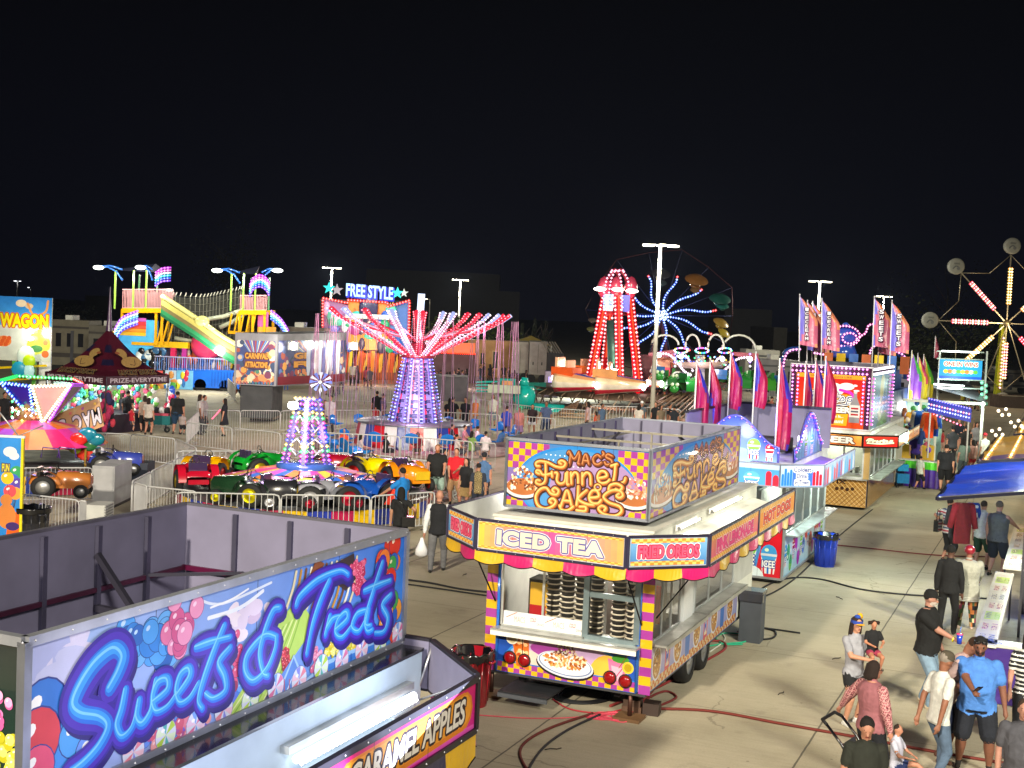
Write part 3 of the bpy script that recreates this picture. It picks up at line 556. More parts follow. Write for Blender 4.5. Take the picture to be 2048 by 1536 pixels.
# ---------------- sweets trailer ----------------
OS = -7.65; ST = thing('food_trailer', 'sweets trailer with a long blue candy mural and an open sign box', 'food trailer', FP(0, OS), -YAW)
def zs(P): return [(q.y+12.24, q.z-2.9) for q in (FQ(x/2.381, 980+y/2.381, 'x', .0) for x, y in P)]
def swirl(A, u, v, r, c1, c2, c3):
    A.circ(u, v, r*1.04, '#5868b0'); A.circ(u, v, r, '#dfe4f4')
    for k, c in enumerate((c1, c2, c3, c1, c2, c3)):
        a = k*pi/3+.4; A.poly([(u, v)]+[(u+cos(a+t*.1+.0)*r*.97, v+sin(a+t*.1)*r*.97) for t in range(7)], c)
    A.circ(u-r*.3, v+r*.35, r*.2, '#ffffff', r*.13, 8)
def sweets_art(A, w, h):
    n = 16
    for k in range(n):
        f0, f1 = k/n, (k+1)/n; c = lambda f, t: tuple(a+(b_-a)*f for a, b_ in zip(lin(('#aab8ea', '#a8c4f2')[t]), lin(('#3f8fe8', '#1f6fd8')[t]))); A.poly([(w*f0, 0), (w*f1, 0), (w*f1, h), (w*f0, h)], [c(f0, 0), c(f1, 0), c(f1, 1), c(f0, 1)]); A.L = {}
    A.L = {(i, j): 2 for i in range(-3, 80) for j in range(-3, 18)}; r = random.Random(2)
    def cl(cx, cy, n_, sp, rr, cols, asp=.8):
        for k in range(n_):
            u, v = zs([(cx+r.gauss(0, sp), cy+r.gauss(0, sp*asp))])[0]; A.circ(u, v, rr*r.uniform(.7, 1.3), r.choice(cols), rr*r.uniform(.5, .8), 12, rot=r.uniform(-.8, .8))
    cl(300, 830, 22, 60, .14, ['#c8ccf2', '#b4bcec', '#dcd8f6']); cl(1130, 620, 14, 50, .09, ['#e8d8ec', '#f6e8f0', '#d8c0dc'])
    for P, c, wd in (([(940, 520), (1060, 540), (1290, 440)], '#e8f0fc', .02), ([(990, 610), (1140, 560), (1250, 480)], '#f4f8ff', .03), ([(1000, 560), (1100, 520), (1180, 470)], '#ffffff', .015)): A.stroke(zs(P), wd, c)
    # candy floss trees and ground candy
    for c in ('#f8e070', '#ecd040'): cl(310, 1040, 8, 30, .1, [c])
    for k in range(28):
        u, v = zs([(r.uniform(590, 830), r.uniform(640, 800))])[0]; A.balls(u, v, r.uniform(.05, .1), r.choice(['#2f86dc', '#4aa0ec', '#2468c0', '#6ab4f4']), '#bfe0ff', '#1c4a94')
    for k in range(16):
        u, v = zs([(r.gauss(865, 42), r.gauss(660, 60))])[0]; A.balls(u, v, r.uniform(.05, .085), r.choice(['#e87aa8', '#d85a90', '#f29ac0']), '#ffd8ea', '#9c3a78')
    for k in range(60):
        u, v = zs([(r.gauss(760, 95), r.gauss(1120, 55))])[0]; A.balls(u, v, r.uniform(.04, .08), r.choice(['#4a7ae0', '#6a98f0', '#7a6ae0', '#5aa8f0']), '#a8c8ff', '#3a48b0')
    for k in range(70):
        u, v = zs([(r.gauss(900, 80)-(60 if k % 2 else 0), r.gauss(1130, 60)+(60 if k % 2 else 0))])[0]; A.balls(u, v, r.uniform(.025, .05), r.choice(['#e8889c', '#d8607a', '#f4a8a8', '#b85aa0']), '#ffd8dc')
    for P in (([(1090, 1200), (1110, 1090)]), ([(640, 1324), (700, 1250)]), ([(1260, 1000), (1280, 900)])): A.stroke(zs(P), .05, '#6a5a9a', 1)
    for k in range(24):
        u, v = zs([(r.gauss(1110, 28), r.gauss(1000, 60))])[0]; A.balls(u, v, r.uniform(.03, .06), r.choice(['#3a80dc', '#5a70e0', '#68a4f4']), '#b8d4ff')
    for k in range(16):
        u, v = zs([(r.gauss(1120, 22), r.gauss(860, 60))])[0]; A.balls(u, v, r.uniform(.03, .05), r.choice(['#c83a68', '#e85a88', '#a82858']), '#ffc0d8', '#7a1848')
    # liquorice stripes, green field, house, berries
    A.poly(zs([(1300, 930), (1500, 640), (1420, 520), (1300, 640), (1180, 900), (1000, 1180), (900, 1250), (1120, 1180)]), '#b8d860')
    for k in range(8): A.stroke(zs([(1010+k*34, 1180-k*18), (1180+k*26, 930-k*20), (1330+k*14, 660-k*10)]), .014, ['#e4f0a0', '#8cba3c'][k % 2])
    for k in range(13): x = 1400+k*24; A.stroke(zs([(x-40, 560), (x-10, 470), (x+6, 390-k*6)]), .03, ['#f0e0b0', '#c89030', '#7a4a20', '#fff6dc'][k % 4])
    A.poly(zs([(1530, 380), (1680, 300), (1690, 420), (1640, 480), (1560, 420)]), '#3a2a30')
    A.poly(zs([(1500, 330), (1540, 350), (1500, 420), (1470, 400)]), '#8a4a28')
    for k in range(44):
        u, v = zs([(r.gauss(1705, 16), 340+k*3.4)])[0]; A.balls(u, v, .03, r.choice(['#d83a68', '#b82050', '#f06a90']), '#ffb8cc')
    for k in range(40):
        u, v = zs([(r.gauss(1500, 14), 760+k*4.4)])[0]; A.balls(u, v, .032, r.choice(['#e888a8', '#d8668c', '#f4a8c0']), '#ffe0ea')
    for k in range(30):
        u, v = zs([(r.gauss(1350, 12), 760+k*3.6)])[0]; A.balls(u, v, .026, r.choice(['#c82838', '#e84858', '#9a1828']), '#ffa0a8')
    for k in range(110):
        t = r.random(); u, v = zs([(1540+t*150, 800-t*50-r.uniform(0, 60))])[0]; A.balls(u, v, .022, r.choice(['#f0e048', '#c8c020', '#e8c830', '#fff080']), '#fffbd0')
    A.poly(zs([(1530, 830), (1880, 680), (1890, 800), (1540, 950)]), '#3f82d8'); A.stroke(zs([(1520, 835), (1700, 755), (1890, 675)]), .035, '#9cc8f4', 1)
    for k in range(9): x = 1550+k*38; A.stroke(zs([(x, 830-k*16), (x+2, 940-k*16)]), .022, ['#c8664a', '#2c62b8'][k % 2], 1)
    A.poly(zs([(1330, 960), (1330, 880), (1390, 790), (1450, 900), (1450, 960)]), '#5a8ad8'); A.stroke(zs([(1325, 950), (1390, 790), (1440, 910), (1480, 880)]), .028, '#a8ccf4', 1); A.stroke(zs([(1355, 960), (1392, 870), (1425, 950)]), .016, '#d8e8fc', 1)
    for k in range(5): A.stroke(zs([(1345+k*24, 900), (1345+k*24, 990)]), .01, '#c85a5a', 1)
    # big gumballs on the right and left
    for k in range(26):
        x = r.uniform(1790, 1900); y = r.uniform(250, 720); u, v = zs([(x, y)])[0]; A.balls(u, v, r.uniform(.07, .11), ['#e8481c', '#f07a28', '#2a80e0', '#1f60c8', '#f2a030', '#38a048', '#e03018'][k % 7], '#ffe8c8', '#40306a')
    for x, y, q, c in ((200, 1060, .2, '#2f78d8'), (270, 1230, .15, '#3f90e8'), (170, 1190, .19, '#d83a48'), (350, 1170, .13, '#4aa0ec'), (170, 1330, .14, '#e8507a'), (420, 1240, .12, '#6a98f0'), (505, 1040, .09, '#e8707a')):
        u, v = zs([(x, y)])[0]; A.balls(u, v, q, c, '#ffffff', '#2a3a90')
    P0, P1 = zs([(820, 1310)])[0], zs([(1880, 790)])[0]
    for k in range(12): f = k/11; f = f**.8; c = [('#e88a9c', '#8a90e8', '#f4c8d8'), ('#b8d84a', '#5ab8b8', '#e4f4d0'), ('#e07aa8', '#7aa8f0', '#f0d0e8')][k % 3]; swirl(A, .95+(w-1.05)*k/11, .07+.02*(k % 2), .105, *c)
    # lettering: brush script in layers
    L = [[(515, 945), (560, 860), (578, 790), (535, 755), (455, 815), (385, 915), (345, 1015), (380, 1062), (470, 1080), (508, 1125), (470, 1210), (400, 1290), (330, 1345)],
      [(590, 950), (572, 1040), (550, 1120), (575, 1172), (622, 1130), (652, 1030)], [(655, 1000), (645, 1080), (672, 1110), (712, 1050), (722, 970), (735, 905)],
      [(722, 1010), (790, 950), (788, 900), (745, 915), (720, 985), (735, 1052), (790, 1030), (838, 965)], [(838, 975), (895, 890), (890, 850), (852, 880), (832, 955), (850, 1012), (895, 990), (938, 920)],
      [(1060, 645), (1012, 760), (962, 900), (938, 1000), (955, 1040)], [(925, 750), (1000, 722), (1088, 700)], [(1088, 750), (1035, 820), (1062, 890), (1065, 955), (1010, 992), (972, 970)],
      [(1325, 560), (1292, 575), (1250, 680), (1228, 780), (1245, 870), (1268, 885)], [(1308, 700), (1252, 692), (1172, 780), (1160, 862), (1200, 908), (1262, 850), (1300, 760), (1308, 700)],
      [(1402, 548), (1425, 500), (1510, 425), (1610, 385), (1650, 402)], [(1560, 430), (1520, 520), (1480, 640), (1452, 780)],
      [(1562, 600), (1540, 690)], [(1548, 660), (1575, 615), (1612, 600)], [(1592, 665), (1645, 615), (1640, 582), (1602, 618), (1590, 680), (1622, 700), (1672, 640)],
      [(1735, 572), (1692, 590), (1668, 650), (1700, 672), (1735, 612)], [(1748, 565), (1735, 640), (1757, 645)], [(1812, 345), (1772, 470), (1732, 610), (1740, 672), (1765, 665)], [(1725, 480), (1790, 452), (1850, 430)],
      [(1852, 498), (1812, 548), (1838, 610), (1820, 672), (1778, 680)]]
    LZ = [zs(p) for p in L]; W1 = lambda k: .17 if k == 0 else .13
    for col, wd, du, dv in (('#2a1a78', 2.1, .03, -.05), ('#34189a', 2.25, 0, 0), ('#4a26b8', 1.8, .0, 0), ('#1f6fe0', 1.0, 0, 0), ('#35a0f4', .62, -.008, .008), ('#7fd0ff', .16, -.02, .014)):
        for k, P in enumerate(LZ): ww = W1(k)*wd*(.62 if k else .72); A.stroke([(u+du, v+dv) for u, v in P], lambda t, ww=ww: ww*(.72+.28*sin(pi*min(1, t*1.15+.1))), col, 6)
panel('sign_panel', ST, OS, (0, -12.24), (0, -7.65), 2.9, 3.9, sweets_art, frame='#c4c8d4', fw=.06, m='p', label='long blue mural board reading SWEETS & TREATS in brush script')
def end_art(A, w, h):
    A.rect(0, 0, w, h, '#1e3a28', '#0c1a20'); r = random.Random(9)
    for k in range(120): A.balls(w-.05-r.uniform(0, .5), r.uniform(.05, .42), .035, r.choice(['#e8d840', '#b8b020', '#f4e870']), '#fffbd0')
    for k in range(30): A.balls(w-.1-r.uniform(0, .25), r.uniform(.45, .7), .03, r.choice(['#e07ab8', '#c85a98', '#f0a0cc']), '#ffe0f0')
    A.rect(w-.6, 0, w, .1, '#3a90e0')
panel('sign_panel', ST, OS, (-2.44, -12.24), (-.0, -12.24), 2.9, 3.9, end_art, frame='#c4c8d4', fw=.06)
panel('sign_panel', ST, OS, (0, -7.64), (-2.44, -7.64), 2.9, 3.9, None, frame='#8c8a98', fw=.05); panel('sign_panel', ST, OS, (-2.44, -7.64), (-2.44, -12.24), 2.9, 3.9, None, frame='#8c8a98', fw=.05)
b = FB(OS)
for k in range(7): b.bb((-2.40, -8.3-k*.66, 2.92), (-2.36, -8.25-k*.66, 3.87), '#6a6880', 'm')
for k in range(3): b.bb((-1.85+k*.62, -7.70, 2.92), (-1.80+k*.62, -7.67, 3.87), '#6a6880', 'm')
b.bar((-2.38, -12.3, 3.3), (-2.38, -7.7, 3.3), .03, .04, '#6a3450', 'm'); b.bar((-2.4, -7.72, 3.3), (-.05, -7.72, 3.3), .03, .05, '#7a2050', 'm')
for y in (-8.95, -10.6): b.bar((-2.38, y, 3.62), (-1.95, y, 3.16), .05, .05, '#4a4858', 'm'); b.bar((-2.38, y, 3.14), (-.1, y, 3.05), .06, .06, '#4a4858', 'm'); b.bar((-1.95, y, 3.15), (-2.38, y, 2.95), .05, .05, '#3a3846', 'm')
b.bar((-2.4, -8.3, 3.32), (-1.7, -7.7, 3.32), .03, .03, '#5a5868', 'm'); b.obj('sign_bracing', ST)
b = FB(OS); b.bb((-2.44, -14, 2.38), (.25, -7.72, 2.86), '#b4c6d4'); b.bb((-2.44, -14, .45), (-2.4, -7.75, 2.38), '#e0e2e6'); b.bb((-2.4, -7.79, .45), (.2, -7.75, 2.38), '#e0e2e6'); b.bb((-2.44, -14, .4), (.2, -7.75, .45), '#555'[0:1]+'555555'); b.bb((.16, -14, .45), (.2, -7.8, 1.1), '#e0e2e6'); b.bb((.0, -14, 2.86), (.26, -7.7, 2.885), '#18181c', 'g')
b.bb((-2.44, -14, 2.86), (-.05, -7.75, 2.875), '#4c4a5a'); b.obj('body', ST)
for y in (-9.5, -10.4): wheel(ST, (.05, y-OS, .36)); wheel(ST, (-2.3, y-OS, .36))
b = FB(OS); b.bb((.25, -9.95, 2.60), (.33, -8.0, 2.66), '#d0d4d8', 'm'); b.obj('light_housing', ST)
b = FB(OS)
for k in range(30): y = -9.88+k*.062; b.cyl((.345, y, 2.55), (.345, y+.056, 2.55), .033, '#f4faff', 'e5', 8); b.bulb((.375, y+.03, 2.525), .03, '#ffffff', 'e5')
b.obj('light_tube', ST); lamp('AREA', (.6, -8.95-OS, 2.5), 4, (.85, .93, 1), 1.4, aim=(-.2, -8.95-OS, 2.5), parent=ST, name='tube_and_fill_glow'); lamp('AREA', (1.0, -9.2-OS, 2.6), 38, (.68, .74, 1), 1.5, aim=(-.1, -9.4-OS, 3.4), parent=ST, name='added_mural_wash'); lamp('AREA', (1.0, -11.2-OS, 2.6), 34, (.68, .7, 1), 1.5, aim=(-.1, -11.2-OS, 3.4), parent=ST, name='added_mural_wash'); lamp('AREA', (.45, -8.95-OS, 2.45), 9, (.85, .93, 1), 1.4, aim=(1.6, -8.95-OS, 0), parent=ST, name='tube_and_fill_glow')  # two unseen wash lamps added at the canopy edge to brighten the mural
b = FB(OS)
b.poly([(.2, -13.8, 2.40), (1.1, -13.8, 2.5), (1.1, -8.62, 2.5), (.2, -8.25, 2.40)], '#c4d2dc', 'p'); b.poly([(.2, -8.25, 2.38), (1.1, -8.62, 2.48), (1.1, -13.8, 2.48), (.2, -13.8, 2.38)], '#c4d2dc', 'p')
b.bb((.3, -13, 2.42), (.62, -8.4, 2.44), '#b8c4ce', 'm'); b.obj('canopy', ST)
def caramel(A, w, h):
    A.rect(.02, .02, w-.02, h-.02, '#e0249c', '#d4186c'); A.stroke([(0, .02), (w*.5, .08), (w, .03)], .06, '#f45ac4')
    u0 = w-2.0; A.stroke([(u0, h*.48), (w-.22, h*.5)], h*.72, '#e8861c', 1); A.stroke([(u0, h*.5), (w-.22, h*.52)], h*.58, '#f6a428', 1)
    A.text('CARAMEL APPLES', u0, h*.28, w-.2-u0, h*.46, '#f4f0e8', .03, out=[('#2a1420', .022)], shear=.15)
panel('fascia_sign', ST, OS, (1.13, -11.8), (1.13, -8.45), 2.5, 2.93, caramel, frame='#4a4852', fw=.05, m='p', label='pink fascia board reading CARAMEL APPLES')
panel('fascia_sign', ST, OS, (1.11, -8.40), (.30, -7.62), 2.5, 2.93, None, frame='#4a4852', fw=.05); panel('fascia_sign', ST, OS, (.28, -7.62), (-2.5, -7.62), 2.5, 2.93, None, frame='#4a4852', fw=.05)
b = FB(OS); valance(b, (1.13, -11.8), (1.13, -8.42), 2.5, .3, ['#c81878', '#181c50', '#e8b800'][::1], n=6); b.obj('valance', ST); b = FB(OS); valance(b, (1.11, -8.4), (.3, -7.62), 2.5, .2, ['#d8289c', '#e8b800']); b.obj('valance', ST)
b = FB(OS); b.cyl((.22, -7.75, 2.45), (.32, -7.66, 2.9), .012, '#c0c0c4', 'm'); b.cyl((.2, -7.8, 2.4), (1.0, -8.4, 2.85), .01, '#c0c0c4', 'm'); b.obj('canopy_strut', ST)
# ---------------- ice drink trailer ----------------
OI = 11.3; IT = thing('food_trailer', 'blue and red ice drink trailer with curved sign boards edged in violet bulbs', 'food trailer', FP(0, OI), -YAW)
def drips(A, u0, u1, v0, v1, c, n, top=True, r=random.Random(3)):
    d = (u1-u0)/n
    for k in range(n): a = u0+k*d; hh = (v1-v0)*r.uniform(.55, 1); A.rect(a, v0, a+d*.84, v0+hh*.85, c); A.circ(a+d*.42, v0+hh*.85, d*.42, c, n=8)
def cupart(A, u, v, w, h, dome='#8ad84a'):
    A.poly([(u-w*.38, v), (u+w*.38, v), (u+w*.5, v+h*.62), (u-w*.5, v+h*.62)], '#f4f6fa')
    for k in (-1, 0, 1): A.poly([(u+w*(.26*k-.09), v), (u+w*(.26*k+.03), v), (u+w*(.33*k+.04), v+h*.62), (u+w*(.33*k-.1), v+h*.62)], ['#d8203c', '#2a6fd0', '#d8203c'][k+1])
    A.circ(u, v+h*.66, w*.52, dome, h*.3, 16); A.circ(u-w*.15, v+h*.78, w*.14, '#e8ffd8', h*.06, 8); A.rect(u-w*.52, v+h*.58, u+w*.52, v+h*.66, '#e0e8f4'); A.text('ICEE', u-w*.42, v+h*.2, w*.84, h*.24, '#ffffff', .03, out=[('#1c3c9c', w*.045)])
def icee_low(A, w, h):
    A.rect(0, 0, w, h, '#2a78d8', '#78c0f0'); A.poly([(w*.72, 0), (w, 0), (w, h), (w*.9, h*.8), (w*.82, h*.9)], '#e01c30'); A.circ(w*.6, .0, .5, '#e8f4fc', .3); A.circ(w*.3, 0, .5, '#cfe6f8', .22)
    cupart(A, w*.22, .12, .44, .85, '#e02030'); cupart(A, w*.62, .08, .52, .95, '#8ad84a'); cupart(A, w*.86, .1, .36, .7, '#4aa8f0')
panel('art_panel', IT, OI, (-2.6, 11.28), (-.33, 11.28), .12, 1.5, icee_low, frame='#c8ccd4', label='lower front panel printed with red and white drink cups on blue')
def icee_side(A, w, h):
    A.rect(0, 0, w, h, '#a8d4f4', '#d8ecfa'); r = random.Random(12)
    for k in range(16):
        u = .25+k*(w-.4)/16
        if k % 3 == 0: cupart(A, u, r.uniform(.1, .4), .3, .55, r.choice(['#8ad84a', '#e02030', '#38a0f0']))
        else: A.circ(u, r.uniform(.25, .8), .17, r.choice(['#e02838', '#2a70d8', '#48b848', '#f4c030', '#b83ac0']), .2, 14); A.circ(u-.04, r.uniform(.4, .7), .05, '#ffffff', .05, 8)
panel('art_panel', IT, OI, (-.33, 11.32), (-.33, 16.6), .12, 1.12, icee_side, frame='#c8ccd4')
b = FB(OI); b.bb((-2.9, 11.3, .05), (-.34, 16.6, .12), '#101014'); b.bb((-2.9, 11.3, 2.42), (-.34, 16.6, 2.72), '#e8eef4'); b.bb((-2.9, 11.3, .12), (-2.86, 16.6, 2.42), '#dfe6ee'); b.bb((-2.86, 16.56, .12), (-.34, 16.6, 2.42), '#dfe6ee'); b.bb((-2.86, 11.3, .12), (-1.3, 11.34, 2.42), '#c8d8e8')
b.bb((-.4, 11.28, 1.5), (-.33, 11.36, 2.42), '#e8ecf0', 'm'); b.bb((-1.2, 12.2, .12), (-1.1, 16, 2.0), '#e8d8d0'); b.bb((-.36, 11.3, 1.12), (-.0, 16.6, 1.15), '#d0d6dc', 'm'); b.obj('body', IT)
win(IT, OI, (-1.25, 11.3), (-.4, 11.3), 1.55, 2.42, n=1); win(IT, OI, (-.34, 11.4), (-.34, 16.5), 1.16, 2.4, n=5)
lamp('POINT', (-.9, 2.4, 2.1), 95, (.75, 1, .85), .1, parent=IT, name='ceiling_bulb'); lamp('POINT', (.3, 2.4, 2.3), 120, (.8, 1, .82), .1, parent=IT, name='ceiling_bulb')
def icef(kind):
    def f(A, w, h):
        A.rect(0, 0, w, h, '#88b4e8', '#b8d0f4')
        if kind == 0:
            A.rect(0, 0, w, h*.75, '#4a98d8'); drips(A, 0, w*.3, 0, h*.8, '#e0182c', 4); drips(A, w*.32, w*.48, 0, h*.6, '#c8e4f8', 3); cupart(A, w*.56, -.08, .34, .46); cupart(A, w*.76, -.1, .34, .42, '#58a8e8'); drips(A, w*.88, w, 0, h*.7, '#d8203c', 2)
        elif kind == 1:
            drips(A, .04, w*.28, .03, h*.92, '#1f74d8', 4); A.rect(w*.28, .03, w*.74, h*.8, '#3a6ad0'); drips(A, w*.74, w-.04, .03, h*.92, '#e0182c', 3)
            for i, (t, a) in enumerate((('Coldest', .3), ('Drink', .38), ('in Town', .34))): A.text(t, w*a, h*(.68-i*.29), w*(1-2*a), h*.22, '#1c2c7c', .03, out=[('#f0f4fc', .025)])
        else:
            r = random.Random(6)
            for k in range(14): u = w*(k+.1)/14; drips(A, u, u+w/18, .02, h*.95, r.choice(['#e0182c', '#2a74d8', '#58b8f0', '#e8f0fa', '#c03a80']), 2)
    return f
IR = [(-2.9, 10.27), (-.29, 10.27), (.53, 11.06), (.50, 15.6)]
for i in range(3): panel('fascia_sign', IT, OI, IR[i], IR[i+1], 2.36, 2.85, icef(i), frame='#b8c0dc', fw=.03, m='k', label=['front fascia board with drink cups and red ice drips', 'corner fascia board reading COLDEST DRINK IN TOWN', 'long side fascia board of coloured ice drips'][i])
b = FB(OI); J = [(-2.9, 11.3), (-.34, 11.3), (-.34, 11.9), (-.34, 15.6)]
for i in range(3): b.poly([(*J[i], 2.6), (*IR[i], 2.42), (*IR[i+1], 2.42), (*J[i+1], 2.6)], ['#e4e6ec', '#9a86e0', '#8a6ae0'][i], 't'); b.poly([(*J[i+1], 2.58), (*IR[i+1], 2.4), (*IR[i], 2.4), (*J[i], 2.58)], '#d8dce8', 't')  # corner and side panels coloured purple for the violet glow on them
b.obj('canopy', IT)
def curved(name, par, oy, p, q, z0, zc, z1, bg1, bg2, deco, bulbs, lab):
    b = FB(oy); p = Vector(p); q = Vector(q); d = q-p; L = d.length; d /= L; N = Vector((d.y, -d.x)); n = 20
    pr = [(L*k/n, zc+(z1-zc)*(.5-.5*cos(2*pi*min(1, max(0, (k/n)*1.0))))) for k in range(n+1)]
    Q = lambda u, v, e: (p.x+d.x*u+N.x*e, p.y+d.y*u+N.y*e, v)
    for k in range(n): b.poly([Q(pr[k][0], z0, 0), Q(pr[k+1][0], z0, 0), Q(pr[k+1][0], pr[k+1][1], 0), Q(pr[k][0], pr[k][1], 0)], [lin(bg1), lin(bg1), lin(bg2), lin(bg2)], 'g'); b.poly([Q(pr[k+1][0], z0, -.04), Q(pr[k][0], z0, -.04), Q(pr[k][0], pr[k][1], -.04), Q(pr[k+1][0], pr[k+1][1], -.04)], '#8f8cb0', 'p')
    b.tube([Q(0, z0, 0)]+[Q(u, v, 0) for u, v in pr]+[Q(L, z0, 0)], .03, '#5a5ac8', 'g', 5)
    A = Art(b, Q(0, z0, .005), (d.x, d.y, 0), (0, 0, 1), 'g'); deco(A, L, z1-z0); o = b.obj(name, par, label=lab); b = FB(oy)
    led(b, [Q(0, z0+.1, .03)]+[Q(u, v-.03, .03) for u, v in pr]+[Q(L, z0+.1, .03)], .15, .016, bulbs, nrm=(N.x, N.y, 0)); b.obj('bulbs_and_glow', o); return o
VB = ['#8a5aff', '#ff60c8', '#5a6aff', '#b060ff']
curved('sign_board', IT, OI, (-2.7, 11.6), (-.62, 11.6), 2.75, 3.1, 3.78, '#86a8dc', '#3a50c8', lambda A, w, h: (A.circ(w*.5, .1, .5, '#9ccdf4', .2), cupart(A, w*.72, .04, .3, .5), cupart(A, w*.90, .02, .2, .42, '#e02838'), A.text('Snow', w*.3, .12, .3, .1, '#3a5ab8', .01)), VB, 'curved front board with a drink cup and violet bulbs')
curved('sign_board', IT, OI, (-.31, 11.9), (-.31, 15.3), 2.75, 3.05, 3.84, '#8aa8dc', '#3a4cc0', lambda A, w, h: (drips(A, .2, w-.2, .05, .7, '#88c4f0', 9), cupart(A, w*.4, .05, .4, .55), cupart(A, w*.62, .05, .4, .5, '#38a0f0')), VB, 'curved side board with drink cups and violet bulbs')
b = FB(OI); 
for q in ((-2.88, 11.62, -2.84, 16.6), (-2.88, 16.56, -.3, 16.6)): b.bb((q[0], q[1], 2.72), (q[2], q[3], 3.75), '#6e6a88')
b.bb((-2.9, 11.6, 3.75), (-2.8, 16.6, 3.80), '#3c3c48', 'm'); b.bb((-2.8, 16.5, 3.75), (-.3, 16.62, 3.80), '#3c3c48', 'm'); b.bb((-2.2, 13, 2.72), (-1.4, 13.8, 3.0), '#d8d4cc'); b.bb((-1.9, 14.4, 2.72), (-1.0, 15.2, 3.05), '#2e2e36'); b.obj('roof_boards', IT)
lamp('POINT', (-1.6, 1.6, 3.5), 60, (.45, .35, 1), .2, parent=IT, name='violet_bulb'); lamp('POINT', (.05, 2.5, 3.3), 60, (.5, .35, 1), .2, parent=IT, name='violet_bulb'); lamp('POINT', (-1.5, -.3, 3.4), 34, (.55, .5, 1), .2, parent=IT, name='violet_bulb')
# feather flags
def flag(px, py, d, h, w, cols, label, group, txt=None, z0=None, lean=0., cat_='flag', tail=True):
    t = AT(px, py, d); zb = z0 if z0 is not None else t.z-h; r = random.Random(px)
    th = thing('feather_flag', label, 'flag', (t.x, t.y, zb), rz=r.uniform(-.25, .15), group=group)
    b = B(); H = t.z-zb; b.tube([(0, 0, 0), (lean*H*.5, 0, H*.5), (lean*H, 0, H)], .022, '#e8e8f0', 'g'); b.obj('flag_pole', th)
    b = B(); n, m_ = 14, 8; R = []
    for i in range(n+1):
        f = i/n; z = H-h*f; ww = w*min(1, (f*2.2)**.8)*(1-.15*max(0, f-.85)/.15 if tail else 1); row = []
        for j in range(m_+1):
            g = j/m_; row.append((lean*z+g*ww*(.85 if txt else .62), .07*sin(g*9+f*3)*min(1, f*3)+.05*sin(g*17), z-.12*w*g))
        R.append(row)
    def cf(i, j):
        f = i/n; g = j/m_; return cols[0] if g+.25*sin(f*4+px) < .22 else cols[1] if g+.2*sin(f*5+1) < .75 else cols[2]
    b.grid(R, cf, 't', closed=False)
    if txt:
        A = Art(b, (0, -.12, 0), (1, 0, 0), (0, 0, 1), 'c'); s = h*.66/len(txt)
        for i, ch in enumerate(txt): A.text(ch, w*.25+lean*(H-h*.2-s*i), H-h*.26-s*(i+.85), min(w*.38, s*.8), s*.78, '#efe8f4', .03, out=[('#2a2048', .02)])
    b.obj('flag_cloth', th); return th
FL = [(1394, 722, 31.5, 1.5, 'first'), (1421, 716, 32.5, 1.55, 'second'), (1462, 700, 33.5, 1.35, 'third'), (1512, 703, 34, 1.3, 'fourth'), (1560, 716, 31, 1.95, 'fifth'), (1612, 722, 36, 1.7, 'sixth'), (1632, 716, 36.5, 1.7, 'seventh'), (1652, 712, 35, 1.6, 'eighth')]
for px, py, d, h, nm in FL:
    flag(px, py, d, h*1.12, (.55 if nm != 'sixth' else .38), [('#3a30b8', '#a8105a', '#b01440'), ('#a01058', '#b0144c', '#3a2aa8'), ('#b01440', '#a0105a', '#3a38c0')][len(nm) % 3], nm+' magenta and blue feather flag from the left above the ice drink trailer', 'magenta feather flags', z0=2.8)
